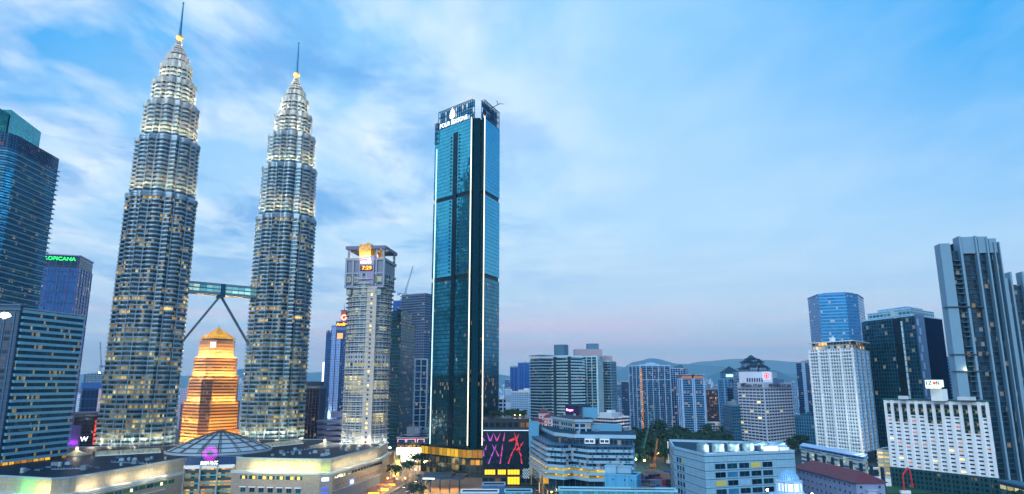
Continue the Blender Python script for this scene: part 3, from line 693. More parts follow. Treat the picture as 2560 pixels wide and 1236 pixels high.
mb.build('pixel_lights', glow('pixel_white', '#a8c4d4', .45), pb)
mb = MB(); mb.box(-24.2, 564.6, 42.5, 13.6, 565.8, 43.0); mb.build('screen_frame', glow('screen_edge', '#bcd8ee', .8), pb)
# ================================================================== shopping mall
ZP, ZC = 30.0, 21.0
mp = [PZ(192, 1191, ZP), PZ(455, 1147, ZP), PZ(592, 1144, ZP), PZ(804, 1148, ZP), PZ(828, 1147, ZP), PZ(952, 1116, ZP)]
front = [(-350, 395), PZ(6, 1189, ZP), PZ(130, 1196, ZP), PZ(175, 1193, ZP)]+mp
back = [(-108, 606), (-150, 590), (-175, 640), (-262, 640), (-285, 572), (-350, 565), (-430, 520)]
a4 = Vector(mp[1]); a5 = Vector(mp[2])
mallp = front[:6]+[(a4.x+1, a4.y+9), (a5.x-1, a5.y+9)]+front[6:]+back
mall = thing('shopping_mall', (-230, 520), 'stone faced shopping mall with floodlit upper walls and dark shingled roof', 'shopping mall')
attic = facade('attic_panels', '#a89f8e', '#7d7a70', bay=1.5, fh=2.3, sill=.04, head=0, fw=.03, lit=0, metal=0, rough=.6, tilt=0, var=.10)
lower = facade('stone_cladding', '#948a84', '#6c6866', bay=1.9, fh=1.5, sill=.05, head=0, fw=.02, lit=0, metal=0, rough=.6, tilt=0, var=.10)
mb = MB(); mb.prism(mallp, ZC-.5, ZP-.9, 0); mb.build('attic_wall', attic, mall)
mb = MB(); inn = off(mallp, -1.0); mb.prism(inn, ZP-.85, ZP-.3, 0); mb.build('roof', [mat('mall_shingles', '#0c2236', .55, .0, var=.8, scale=.22, bump=.8, spec=.12)], mall)
mb = MB(); O1 = off(mallp, .35)
for i in range(len(mallp)): j = (i+1) % len(mallp); mb.prism([O1[i], O1[j], inn[j], inn[i]], ZP-.9, ZP+.15)
mb.build('parapet', mat('coping', '#8fa6b6', .5, .1), mall)
lowp = off(mallp, 2.2); mb = MB(); mb.prism(lowp, 0, ZC, 0); mb.build('lower_wall', lower, mall)
mb = MB(); O2 = off(mallp, 3.0); mb.prism(O2, ZC, ZC+.55); mb.prism(off(mallp, 2.6), ZC-1.1, ZC); mb.build('cornice', mat('cornice_stone', '#b9c6cf', .5), mall)
rr = random.Random(5)
# windows, each its own
def seg(i, j=None, poly=lowp): j = i+1 if j is None else j; return Vector(poly[i]), Vector(poly[j])
iR = mallp.index(mp[2]); a, b = seg(iR); Lw = (b-a).length; fr = mat('window_frame_grey', '#7f8d98', .5)
windows(mall, a, b, [16.2], [6.5+6.7*k for k in range(7)], 5.6, 2.6, [g_teal], [1], fr, rnd=rr)
for k in range(7):
    p = a+(b-a).normalized()*(6.5+6.7*k+1.8+(k % 3)*.9); mb = MB(); mb.obox(tuple(p), (b-a).normalized(), 1.9, .22, 16.5, 18.3, 0); mb.build('lit_blind', glow('amber_blind', '#ffb640', 1.3), mall)
windows(mall, a, b, [7.8], [7.5+6.7*k for k in range(7)], 3.8, 3.0, [g_teal, g_dark], [2, 1], fr, rnd=rr)
for k in range(7):
    p = a+(b-a).normalized()*(7.0+6.7*k); mb = MB(); mb.obox(tuple(p), (b-a).normalized(), 4.8, 1.2, 11.0, 11.5, 0); mb.build('window_hood', white, mall)
iS = mallp.index(mp[4]); a, b = seg(iS); Ls = (b-a).length
windows(mall, a, b, [16.6], [4+5.6*k for k in range(16)], 5.2, 2.0, [g_teal, g_dark], [2, 1], fr, rnd=rr)
mb = MB(); e = (b-a).normalized()
for k in range(14):
    p = a+e*(5+6.3*k)
    for q in (0, 1.1): mb.obox(tuple(p+e*q), e, .7, .2, 11.5, 12.2, 0)
mb.build_each('wall_vent', mat('vent_rust', '#7a4a44', .7), mall)
mb = MB()
for k in range(60): mb.obox(tuple(a+e*(3+1.45*k)), e, .5, .5, 0.5, 8.4, 0)
mb.obox(tuple(a+e*2), e, 92, .8, 8.4, 9.0, 0); mb.build('louvre_screen', mat('louvre_blue', '#8fa4bc', .4, .3), mall)
mb = MB(); mb.obox(tuple(a+e*29), e, 7.5, .4, 8.9, 12.8, 0); mb.build('wall_sign', glow('sign_blue', '#3f7ee0', .9), mall)
mb = MB(); mb.obox(tuple(a+e*30.5), e, 4.5, .55, 9.8, 11.8, 0); mb.build('wall_sign', glow('sign_pale', '#e8f2ff', 1.5), mall)
c1, c2 = seg(iS-1); e = (c2-c1).normalized()
mb = MB(); mb.obox(tuple(c1+e*1.2), e, 4.6, .4, 15.9, 18, 0); mb.build('wall_sign', MATS['sign_pale'], mall)
for z in (7.6, 10.6): mb = MB(); mb.obox(tuple(c1+e*1.2), e, 4.2, .4, z, z+1.2, 0); mb.build('wall_sign', glow('sign_deep_blue', '#3a55d8', 1.0), mall)
iL = mallp.index(mp[0]); a, b = seg(iL); e = (b-a).normalized(); Ll = (b-a).length
windows(mall, a, b, [15.6], [14+6.8*k for k in range(10)], 6.2, 2.5, [g_teal, mat('window_green', '#2f6a4e', .2, .2, var=.5, scale=.3)], [2, 1], fr, rnd=rr)
mb = MB(); mb.obox(tuple(a), e, Ll*.8, .5, 12.6, 13.2, 0); mb.obox(tuple(a), e, Ll*.8, .5, 19, 19.4, 0); mb.build('string_course', mat('cornice_stone', '#b9c6cf'), mall)
for k in range(2): mb = MB(); p = a+e*(Ll*(.45+.3*k)); mb.obox(tuple(p), e, 1.6, .4, 15.9, 17.4); mb.build('lit_blind', glow('green_white', '#e8ffb0', 2.2), mall)
# floodlights standing on the cornice ledge
def flood(i, ts, en, colr, z=23.4, d_=4.2):
    en *= 3.2
    a, b = Vector(mallp[i]), Vector(mallp[i+1]); e = (b-a).normalized(); n_ = Vector((e.y, -e.x))
    for t in ts: p = a.lerp(b, t)+n_*d_; lamp('floodlight', (p.x, p.y, z), en, colr, mall, .5)
flood(iL, [.06, .14, .33, .40, .58, .66, .78], 420, (1, .80, .48))
flood(iR, [.22, .34, .42, .55, .62, .78, .88], 420, (1, .83, .40))
flood(iR, [.28, .50, .70, .82, .95], 260, (.75, 1, .15))
flood(iS-1, [.5], 300, (.75, 1, .15)); flood(iS, [.10, .24, .27, .43, .58, .74, .88], 380, (1, .80, .45))
iG = mallp.index(front[1]); flood(iG, [.55], 900, (.1, 1, .12)); flood(iG, [.82, .95], 480, (1, .8, .25))
# atrium front between the wings
at = Vector(mallp[6]); bt = Vector(mallp[7]); A4 = Vector(mallp[5])+Vector((1.5, 1.2)); B4 = Vector(mallp[8])+Vector((-1.2, 1.0)); e = (B4-A4).normalized(); Lt = (B4-A4).length; nn = Vector((e.y, -e.x))
rr = random.Random(2)
mb = MB(); mb.obox(tuple(A4), e, Lt, .1, 0, 25, 0, back=8); mb.build('atrium_glass', facade('atrium_lit', '#1a6a78', '#2a4a58', bay=2.4, fh=5.2, sill=.25, head=.12, fw=.03, lit=1.0, cluster=6, litc='#e88a1c', litc2='#ffd040', e=1.25, metal=.3), mall)
mb = MB()
for z in (2.6, 7.8, 13, 18.2): mb.obox(tuple(A4), e, Lt, 1.3, z, z+.9, 0)
mb.build('atrium_floors', mat('teal_slab', '#5fa0a6', .4), mall)
mb = MB(); mb.obox(tuple(A4), e, Lt, 2.0, 23.2, 25.4, 0); mb.build('atrium_cornice', white, mall)
mb = MB(); mb.obox(tuple(A4+nn*-1.5), e, Lt, .3, 25.4, 30.6, 0); mb.build('atrium_louvres', facade('blue_louvre', '#1f4e86', '#122f50', bay=.7, fh=9, fw=.2, sill=0, head=0, lit=0, metal=.3, rough=.3), mall)
for s in (0, Lt*.315, Lt*.655, Lt-1):
    mb = MB(); mb.obox(tuple(A4+e*s), e, .9, 2.8, 0, 25.6 if 0 < s < Lt-1 else 24, 0); mb.build('atrium_column', conc, mall)
mb = MB(); mb.obox(tuple(A4+e*Lt*.315), e, Lt*.36, 3.0, 25.6, 26.1, 0); mb.build('sign_beam', conc, mall)
gs = glow('letter_white', '#fff8ec', 2.2)
p = A4+e*Lt*.33+nn*3.0; text('SURIA KLCC', 'lettering', gs, mall, (p.x, p.y, 26.1), e, Lt*.34, 2.1, font_shear=.15)
mb = MB(); pc = A4+e*Lt*.50+nn*3.0; zc_ = 33.2
def sp_(r, t): return (pc.x+e.x*r*math.cos(t), pc.y+e.y*r*math.cos(t), zc_+r*math.sin(t))
for k in range(14):
    t0 = 2*math.pi*k/14; prev = None
    for s in range(9):
        f = s/8; r = 2.1+f*2.9; t = t0+f*1.25; wdt = .34*(1-f*.55)
        cu = (sp_(r-wdt, t-.09*(1-f)), sp_(r+wdt, t+.09))
        if prev:
            q = [prev[0], cu[0], cu[1], prev[1]]; mb.face(q)
            mb.face([(v[0]-nn.x*.4, v[1]-nn.y*.4, v[2]) for v in reversed(q)])
        prev = cu
mb.build('swirl_emblem', glow('emblem_magenta', '#d21ad6', 1.7), mall)
mb = MB()
for k in range(13): q = A4+e*(Lt*.33+k*Lt*.34/12)+nn*2.3; mb.tube((q.x, q.y, 26), (q.x, q.y, 39), .12, n=4)
for k in range(5): a_1 = A4+e*Lt*.33+nn*2.3; b_1 = A4+e*Lt*.67+nn*2.3; mb.tube((a_1.x, a_1.y, 28+2.4*k), (b_1.x, b_1.y, 28+2.4*k), .09, n=4)
mb.build('emblem_frame', dark, mall)
# ribbed low dome behind the sign
dcx, dcy = -224, 534; dome = thing('roof_dome', (dcx, dcy, 30), 'low ribbed grey roof dome of the mall behind the magenta swirl', 'dome')
def dz_(r): return 31+13.5*(1-(r/37)**1.25)
NS = 16; rs = [37, 31, 24.5, 18, 11.5, 5.5, 1.0]
mb = MB()
for k in range(6):
    for i in range(NS):
        t0, t1 = 2*math.pi*i/NS, 2*math.pi*(i+1)/NS; r0, r1 = rs[k], rs[k+1]
        mb.face([(dcx+r0*math.cos(t0), dcy+r0*math.sin(t0), dz_(r0)), (dcx+r0*math.cos(t1), dcy+r0*math.sin(t1), dz_(r0)), (dcx+r1*math.cos(t1), dcy+r1*math.sin(t1), dz_(r1)), (dcx+r1*math.cos(t0), dcy+r1*math.sin(t0), dz_(r1))], 0, [(0, k), (6, k), (5, k+1), (1, k+1)])
mb.lathe((dcx, dcy), [(38.2, 29), (38.2, 31), (37, 31.1)], 48); mb.build('dome_panels', mat('dome_metal', '#a3b2c0', .5, 0, var=.2, scale=.3), dome)
mb = MB()
for i in range(NS):
    t = 2*math.pi*i/NS
    for k in range(6):
        r0, r1 = rs[k], rs[k+1]
        for s in (-.7, .7):
            x, y = -math.sin(t)*s, math.cos(t)*s; f0, f1 = r0/37, r1/37
            mb.tube((dcx+r0*math.cos(t)+x*(.3+f0), dcy+r0*math.sin(t)+y*(.3+f0), dz_(r0)+.3), (dcx+r1*math.cos(t)+x*(.3+f1), dcy+r1*math.sin(t)+y*(.3+f1), dz_(r1)+.3), .28, n=4)
        if k < 6: t1 = 2*math.pi*(i+1)/NS; mb.tube((dcx+r0*math.cos(t), dcy+r0*math.sin(t), dz_(r0)+.35), (dcx+r0*math.cos(t1), dcy+r0*math.sin(t1), dz_(r0)+.35), .34, n=4)
mb.build('dome_ribs', mat('rib_brown', '#4f4a46', .6), dome)
# tan vaulted skylights in front of the towers
for (p0, p1, lb) in ((PZ(238, 1137, 31), PZ(402, 1128, 31), 'long tan vaulted skylight on the mall roof below the nearer twin tower'), (PZ(640, 1118, 31), PZ(758, 1106, 31), 'long tan vaulted skylight on the mall roof below the right twin tower')):
    a = Vector(p0); b = Vector(p1); e = (b-a).normalized(); n_ = Vector((-e.y, e.x)); m_ = thing('skylight', (*((a+b)/2), 30), lb, 'skylight'); mb = MB(); Ls_ = (b-a).length; K = 30
    for k in range(K):
        for s in range(5):
            q = []
            for (kk, ss) in ((k, s), (k+1, s), (k+1, s+1), (k, s+1)):
                t = math.pi*ss/5; x = a+e*(Ls_*kk/K)+n_*(5-5*math.cos(t)); q.append((x.x, x.y, 30.0+3.0*math.sin(t)))
            mb.face(q, 0, [(k*1.2, s), (k*1.2+1.2, s), (k*1.2+1.2, s+1), (k*1.2, s+1)])
    mb.build('vault', facade('vault_tan', '#b5a888', '#7a705c', bay=1.2, fh=1, fw=.06, sill=.05, head=.05, lit=0, metal=0, rough=.4, tilt=0), m_)
    mb = MB(); mb.obox(tuple(a+n_*0), e, Ls_, .5, 29.8, 30.4); mb.build('vault_kerb', white, m_)
# roof furniture on the mall: pale ridge strips and hatches
for (xa, ya, xb, yb, lb) in ((130, 1173, 220, 1171, 'thin pale walkway strip on the dark mall roof at the far left'), (280, 1155, 385, 1160, 'thin pale walkway strip on the mall roof under the left twin tower'), (700, 1135, 800, 1118, 'thin pale walkway strip on the right half of the mall roof')):
    a = Vector(PZ(xa, ya, 30)); b = Vector(PZ(xb, yb, 30)); e = (b-a).normalized(); o = thing('roof_walkway', (*((a+b)/2), 29.8), lb, 'walkway'); mb = MB(); mb.obox(tuple(a), e, (b-a).length, .7, 29.76, 30.05, 0)
    for k in range(12): mb.obox(tuple(a+e*((b-a).length*k/12)), e, .15, .8, 29.76, 30.9, 0)
    mb.build('deck', mat('walkway_metal', '#7fa0b8', .4, .3), o)
for xa, ya, hw, lb, wm in ((192, 1128, 9, 'small conical tent roof with a bright lamp at the left of the mall roof', 1), (812, 1107, 12, 'wide low brown tent roof with bright lights near the round clock tower', 1)):
    c_ = PZ(xa, ya, 33); o = thing('tent_roof', (c_[0], c_[1], 30), lb, 'roof pavilion'); mb = MB(); mb.lathe(c_, [(hw, 29.7), (hw, 30.4), (hw*.45, 32), (.3, 34)], 14); mb.build('canopy', mat('tent_cloth', '#8a7f70', .6), o)
    mb = MB(); mb.lathe(c_, [(.1, 34), (.55, 34.4), (.55, 35.1), (.1, 35.5)], 8); mb.build('lamp_head', glow('hot_lamp', '#fff0c0', 14), o); lamp('lamp_light', (c_[0], c_[1]-1, 36.5), 2200, (1, .85, .55), o, .4)
# ================================================================== round clock tower
cx_, cy_ = XY(919, 900, 612); ct = thing('clock_tower_block', (cx_, cy_), 'round pale office tower with sunshade rings and a red digital clock reading 7:29', 'skyscraper')
cream = mat('cream_cladding', '#b4b6bd', .5, var=.08)
round_gl = facade('round_glass', '#1c4a58', '#9aa4ad', bay=2.9, fh=3.95, sill=.10, head=.12, fw=.05, lit=.62, cluster=7, litc='#ffd24a', litc2='#fff4a8', e=1.15, metal=.35, rough=.15, tilt=.02)
round_hi = facade('round_glass_high', '#1f5f74', '#9aa4ad', bay=2.9, fh=3.95, sill=.10, head=.12, fw=.05, lit=.22, cluster=5, litc='#ffd24a', litc2='#e8ffc8', e=1.0, metal=.5, rough=.12, tilt=.02)
RR = 19.3
def circ(r, n=56, c=(cx_, cy_)): return [(c[0]+r*math.cos(2*math.pi*i/n), c[1]+r*math.sin(2*math.pi*i/n)) for i in range(n)]
for z0, z1, m_ in ((20, 98, round_gl), (98, 107, None), (107, 177, round_hi)):
    mb = MB(); mb.prism(circ(RR), z0, z1, 0)
    mb.build('glazed_drum', m_ or facade('punched_band', '#1a3f50', '#aab0ba', bay=2.6, fh=4.2, sill=.3, head=.2, fw=.2, lit=.1, metal=.3, e=1.), ct)
mb = MB(); k = 0
for i in range(40):
    z = 22+3.95*i
    if 96 < z < 107 or z > 176: continue
    mb.prism(circ(RR+.5), z-.9, z+.25, 0, top_poly=circ(RR+.5)); mb.prism(circ(RR+1.0), z-.9, z-.7, 0, top_poly=circ(RR+2.2)); mb.prism(circ(RR+2.2), z-.7, z-.55, 0)
mb.build('sunshade_rings', cream, ct)
mb = MB()
for i in range(28):
    t = 2*math.pi*i/28; x, y = cx_+(RR+.15)*math.cos(t), cy_+(RR+.15)*math.sin(t); mb.tube((x, y, 20), (x, y, 177), .35, n=5)
mb.build('drum_mullions', cream, ct)
# flat core slab on the right front
e = Vector((1, .12)).normalized(); cs = Vector((cx_+1.5, cy_-RR-1.6)); mb = MB(); mb.obox(tuple(cs), e, 8.5, 0, 18, 165, 0, back=10)
mb.build('core_slab', facade('core_wall', '#c2b8b0', '#8f8a88', bay=2.8, fh=3.95, sill=.03, head=0, fw=.02, lit=0, metal=0, rough=.6, tilt=0, var=.05), ct)
windows(ct, cs, cs+e*8.5, [22.5+3.95*k for k in range(35)], [3.3], 1.7, 1.9, [g_dark, g_yel, g_dim], [2, 1, 1], cream, rnd=rr)
lamp('core_uplight', (cs.x+4, cs.y-4, 24), 3800, (1, .9, .7), ct, .8)
for i in range(9):
    t = math.radians(185+22*i); lamp('drum_light', (cx_+(RR+5)*math.cos(t), cy_+(RR+5)*math.sin(t), 32), 1500, (1, .93, .72), ct, .8)
# square upper part set into the drum
def sq_(h0, h1, dx=0, dy=0): return [(cx_-h0+dx, cy_-h1+dy), (cx_+h0+dx, cy_-h1+dy), (cx_+h0+dx, cy_+h1+dy), (cx_-h0+dx, cy_+h1+dy)]
th = math.radians(-7)
def rot(P): return [(cx_+(x-cx_)*math.cos(th)-(y-cy_)*math.sin(th), cy_+(x-cx_)*math.sin(th)+(y-cy_)*math.cos(th)) for x, y in P]
mb = MB(); mb.prism(rot(sq_(17.0, 17.5)), 165, 190, 0); mb.build('upper_block', facade('upper_cladding', '#5f6e88', '#4a5870', bay=3, fh=4.1, sill=.04, head=0, fw=.03, lit=0, metal=.1, rough=.4, tilt=0, var=.1), ct)
mb = MB()
for z, t_ in ((164.2, 1.6), (176.5, 1.5), (189.0, 1.6)): mb.prism(rot(sq_(18.2, 18.6)), z, z+t_)
for x in (-18.0, -11.5, 10, 17.0): q = rot([(cx_+x, cy_-18.6)])[0]; mb.obox(q, (math.cos(th), math.sin(th)), 1.6, .3, 165.8, 190, 0, back=2)
mb.build('stone_frames', mat('mauve_stone', '#8a92a8', .5, var=.08), ct)
wz = Vector(rot([(cx_-4.5, cy_-18.8)])[0]); ew = Vector((math.cos(th), math.sin(th)))
mb = MB(); mb.obox(tuple(wz-ew*.5), ew, 14.0, .4, 166, 193, 0, back=3); mb.build('sign_wall', mat('lilac_wall', '#8f8cae', .5, var=.06), ct)
gw = MB()
for x0, x1, z0, z1 in ((-16, -12.5, 168, 175), (-9.3, -5.5, 168, 175), (9.8, 16.6, 168, 175), (-16, -12, 158, 163.4), (-9, -2, 157.5, 163), (2, 16, 157.5, 163)):
    q = Vector(rot([(cx_+x0, cy_-18.0)])[0]); gw.obox(tuple(q), ew, x1-x0, .9, z0, z1, 0)
gw.build_each('upper_window', round_hi, ct)
mb = MB(); mb.obox(tuple(wz+ew*.6+Vector((0, -.5))), ew, 11.4, .5, 179.2, 184.2, 0); clk = mb.build('clock_panel', mat('clock_black', '#3a0d08', .4), ct)
q = wz+ew*2.6+Vector((0, -1.1)); text('7:29', 'clock_digits', glow('clock_orange', '#ff8a10', 4.), ct, (q.x, q.y, 180.2), ew, 8.6, 3.2)
q = wz+ew*1.0+Vector((0, -.6)); text('maxis', 'sign_letters', glow('sign_hot_white', '#f4f8ff', 3.), ct, (q.x, q.y, 186.2), ew, 9.6, 2.3)
mb = MB(); q = wz+ew*8.8+Vector((0, -.8)); mb.lathe((q.x, q.y), [(.05, 188.2), (1.0, 188.8), (1.3, 189.6), (1.0, 190.4), (.05, 191)], 10); mb.build('sign_dot', MATS['sign_hot_white'], ct)
# crown: canopy slab on corner columns round a golden lit lantern
mb = MB(); mb.prism(rot(sq_(18.6, 18.8)), 199.5, 202.3)
mb.build('canopy_slab', mat('crown_slab', '#54648a', .5), ct)
mb = MB()
for x, y in ((-17, -17), (15.4, -17), (-17, 15.4), (15.4, 15.4), (9, -17)): mb.prism(rot([(cx_+x, cy_+y), (cx_+x+1.8, cy_+y), (cx_+x+1.8, cy_+y+1.8), (cx_+x, cy_+y+1.8)]), 190.6, 199.5)
mb.build_each('crown_column', MATS['mauve_stone'], ct)
mb = MB(); mb.prism(rot(sq_(5.5, 6, 0, -13.2)), 190.6, 203.8, 0); mb.prism(rot(sq_(1.2, 1.2, 0, -12)), 203.8, 206.2, 0); mb.prism(rot(sq_(9, 9, 0, 2)), 190.6, 199.5, 0)
mb.build('golden_lantern', facade('lantern_panels', '#e0a24a', '#9a6a2a', bay=1.4, fh=1.4, sill=.06, head=0, fw=.04, lit=0, metal=.1, rough=.4, tilt=0), ct)
for x, y, en in ((-10, -14, 1800), (12, -13, 1800), (0, -21, 1500), (-3, -21, 1200), (3, -21, 1200), (-12, 5, 1200), (12, 5, 1200)):
    q = rot([(cx_+x, cy_+y)])[0]; lamp('crown_light', (q[0], q[1], 193), en, (1, .66, .25), ct, .5)
mb = MB(); mb.prism(rot(sq_(18.4, 18.6)), 190.6, 191.2); mb.build('crown_floor', MATS['mauve_stone'], ct)
# ================================================================== left side
pA = [(-446, 493), (-398, 484), (-388, 490), (-386, 497), (-390.5, 551), (-446, 560)]
fa = facade('left_tower_glass', '#3590b8', '#123f5c', bay=1.5, fh=4.2, sill=.30, head=.0, fw=.05, lit=.035, cluster=4, litc='#ffd24a', e=1.4, metal=.75, rough=.12, tilt=.012, var=.2)
tA = tower('office_tower', 'tall blue banded glass tower cut by the left edge, with teal crown box', 'skyscraper', pA, 20, 258, fa,
      bands=(4.2, .9, 1.1, mat('blue_band', '#6aa6c4', .35, .5), 3.6), parapet=(0, None))
mb = MB(); mb.prism(pA, 258, 270, 0); mb.build('top_screen', facade('screen_grid', '#0f3a5c', '#3f6f92', bay=2.2, fh=2.2, sill=.1, head=.0, fw=.07, lit=.03, cluster=2, litc='#8a4ae0', litc2='#ff7a5a', e=1.0, metal=.5), tA)
mb = MB()
for k in range(56): z = 24+4.2*k; mb.box(-391.5, 550, z+3.4, -388.6, 552.2, z+3.9)
mb.build_each('corner_fin', mat('fin_pale', '#a9c2d6', .4, .3), tA)
cgl = facade('crown_teal', '#2a98a4', '#1a5f74', bay=2.6, fh=2.6, sill=.05, head=.0, fw=.04, lit=.0, metal=.7, rough=.1, var=.15)
mb = MB(); mb.prism([(-398, 500), (-408, 549), (-440, 549), (-440, 500)], 270, 293.5); mb.build('crown_box', cgl, tA)
mb = MB(); mb.prism([(-420, 487), (-398.5, 483), (-398.5, 499), (-420, 499)], 270, 290); mb.build('crown_box', cgl, tA)
for z, y, c_, en in ((274, 512, (1, .75, .2), 900), (272, 524, (.4, 1, .9), 900), (273, 534, (.4, 1, .9), 900), (272, 545, (.4, 1, .9), 500)): lamp('crown_lamp', (-397+(500-y)*.2+4, y, z), en, c_, tA, .5)
# hotel in front
hA = XY(60, 1000, 439); hB = XY(207, 1000, 487); hA = (-320, 439); hB = (-311, 487)
hot = facade('hotel_glass', '#17506a', '#2b5f7a', bay=1.6, fh=4.1, sill=.05, head=.0, fw=.04, lit=.07, cluster=5, litc='#ffd23c', litc2='#fff2a0', e=1.2, metal=.5, rough=.15, tilt=.03, var=.4)
hp = [hA, hB, (-345, 494), (-355, 446)]
th_ = tower('hotel_block', 'long blue banded hotel wing with lit rows behind the left mall roof', 'hotel', hp, 29, 128, hot, bands=(4.1, 1.75, .9, mat('hotel_band', '#7fb4c8', .45, .2, var=.1), 2.4), parapet=(1.0, None))
mb = MB(); mb.prism(off(hp, .2), 28, 33, 0, v0=0); mb.build('restaurant_glass', facade('amber_strip', '#5a3a14', '#23455a', bay=4.5, fh=5.0, sill=.1, head=.12, fw=.08, lit=.9, cluster=4, litc='#ff9a14', litc2='#ffc030', e=1.5, metal=.1), th_)
w1_ = [(-375, 428), (-321, 436.5), (-321, 450), (-375, 450)]
tw_ = thing('hotel_wing', (-350, 440), 'dark blue hotel tower with square amber windows and a white fan emblem', 'hotel')
mb = MB(); mb.prism(w1_, 20, 130, 0, 1); mb.build('wall', [mat('hotel_stone', '#1d4666', .5, var=.12), roofm], tw_)
mb = MB(); ring_bands(w1_, 24, 121, 4.1, .35, .25, mb=mb, z_off=.3); ring_bands(w1_, 127, 131, 3, 1.0, .8, mb=mb); mb.build('string_courses', mat('hotel_band2', '#2f6488', .5), tw_)
a = Vector(w1_[0]); b = Vector(w1_[1]); e = (b-a).normalized()
windows(tw_, a, b, [25.3+4.1*k for k in range(23)], [42.0, 47.6][::1]+[36.4], 3.2, 2.4, [g_dark, glow('amber_room', '#f07a22', .75), g_dim], [5, 2, 1.2], mat('hotel_frame', '#2b5f86', .5), rnd=random.Random(3), d=.05)
pr = MB()
for s in (40.8, 46.3, 51.9): pr.obox(tuple(a+e*s), e, .5, .5, 20, 127, 0)
pr.build('pilasters', MATS['hotel_band2'], tw_)
mb = MB(); c0 = a+e*46.2+Vector((e.y, -e.x))*.4
pts = [(math.cos(math.radians(t))*3.9, 122.0+math.sin(math.radians(t))*3.4+.2) for t in range(12, 169, 12)]
f = [(c0.x+e.x*x, c0.y+e.y*x, z) for x, z in pts]+[(c0.x-e.x*1.2, c0.y-e.y*1.2, 121.9), (c0.x-e.x*.5, c0.y-e.y*.5, 121.2), (c0.x+e.x*.5, c0.y+e.y*.5, 121.2), (c0.x+e.x*1.2, c0.y+e.y*1.2, 121.9)]
mb.face(f); mb.face([(p[0]+e.y*-.3, p[1]+.3, p[2]) for p in f[::-1]]); mb.build('fan_emblem', glow('emblem_cream', '#fffbe2', 2.5), tw_)
# green lettered tower
pC = box3((98, 738), (200, 750), (235, 795), py=650)
zC = ZZ(200, 640, 750)
fc = facade('tropic_glass', '#1e5a9a', '#2a4a78', bay=2.6, fh=4.0, sill=.12, head=.0, fw=.10, lit=.045, cluster=3, litc='#ffe0b0', e=1.5, metal=.6, rough=.15, var=.25)
tC = tower('office_tower', 'blue glass tower with a purple lit right side and green roof lettering', 'skyscraper', pC, 0, zC-14, fc, bands=(12, .5, .3, dark), piers=(9, .5, .5, mat('mauve_pier', '#5f5f96', .4, .3)), parapet=(0, None))
mb = MB(); mb.prism(off(pC, -.4), zC-14, zC-.6, 0); mb.build('sign_storey', facade('sign_storey_m', '#123a5c', '#2a3a58', bay=7, fh=6.8, fw=.06, sill=.05, head=.04, lit=0, metal=.5), tC)
mb = MB(); mb.prism(off(pC, .4), zC-.6, zC+.6); mb.build('roof_edge', mat('mauve_edge', '#8a86b8', .4, .2), tC)
a = Vector(pC[3]); b = Vector(pC[0]); e = (b-a).normalized(); Ln = (b-a).length; n_ = Vector((e.y, -e.x)); p = a+e*(Ln*.02)+n_*.6
text('TROPICANA', 'lettering', glow('sign_green', '#1fe860', 2.2), tC, (p.x, p.y, zC-6.4), e, Ln*.88, 4.0)
for k, (z, en) in enumerate(((30, 6000), (60, 5000), (90, 4000), (120, 3000))):
    q = Vector(pC[0]).lerp(Vector(pC[1]), .5); lamp('facade_light', (q.x+9, q.y-6, z), en*1.6, (1, .42, .5), tC, 2)
# purple lit wall
pc_ = XY(182, 1110, 640); tv = thing('purple_wall', pc_, 'square slab lit bright purple at its foot behind the left mall roof', 'wall'); mb = MB(); mb.box(pc_[0]-6, 640, 20, pc_[0]+4.5, 643, 42); mb.build('wall', mat('purple_panel', '#6a5a9a', .5), tv)
for k in range(3): lamp('purple_light', (pc_[0]-5+4*k, 638, 27), 500, (.75, .05, 1), tv, .4)
# W hotel block and the building under construction with its crane
q1 = face2((172, 830), (262, 850), 40, py=1050)
tw2 = tower('hotel_block', 'low dark block with a white W sign between the left buildings', 'hotel', q1, 0, ZZ(215, 1034, 840), facade('w_glass', '#0c2a4c', '#081c34', bay=4, fh=4, lit=.015, metal=.5, rough=.12), parapet=(1, mat('w_edge', '#5f7fa8')))
a = Vector(q1[0]); b = Vector(q1[1]); e = (b-a).normalized(); n_ = Vector((e.y, -e.x)); p = Vector(XY(202, 1100, 834))
text('W', 'lettering', glow('letter_white2', '#f4f2ff', 2.6), tw2, (p.x, p.y-1.5, ZZ(202, 1104, 834)), e, 8.0, 5.4)
mb = MB(); p = Vector(XY(239, 1060, 842)); 
for k in range(6): mb.box(p.x, p.y-1.5, 8+5*k, p.x+1.6, p.y-.8, 11.5+5*k)
mb.build('red_banner', glow('banner_red', '#e0402a', .9), tw2)
lamp('red_light', (p.x+1, p.y-6, 22), 900, (1, .3, .15), tw2)
q2 = face2((206, 930), (262, 945), 40, py=980)
tcn = tower('unfinished_tower', 'tower under construction with blue wrapping and open concrete floors left of the twin towers', 'building', q2, 0, ZZ(230, 972, 935), facade('c_glass', '#10386a', '#2a4f7e', bay=5, fh=12, fw=.03, sill=.02, lit=0, metal=.5, rough=.15), parapet=(0, 0))
mb = MB(); mb.prism(off(q2, .8), ZZ(230, 972, 935), ZZ(230, 957, 935)); mb.build('blue_wrap', mat('blue_net', '#1f5cae', .7), tcn)
zt = ZZ(230, 957, 935); zt2 = ZZ(230, 936, 935); mb = MB(); q2i = [tuple(Vector(p).lerp(Vector(cen(q2)), .12)) for p in q2]
for k in range(5): mb.prism(q2i, zt+(zt2-zt)*k/4-.3, zt+(zt2-zt)*k/4+.3)
pier_boxes(q2i, zt, zt2, 4.5, .8, .1, mb=mb); mb.build('open_floors', mat('raw_concrete', '#5a6c86', .8), tcn)
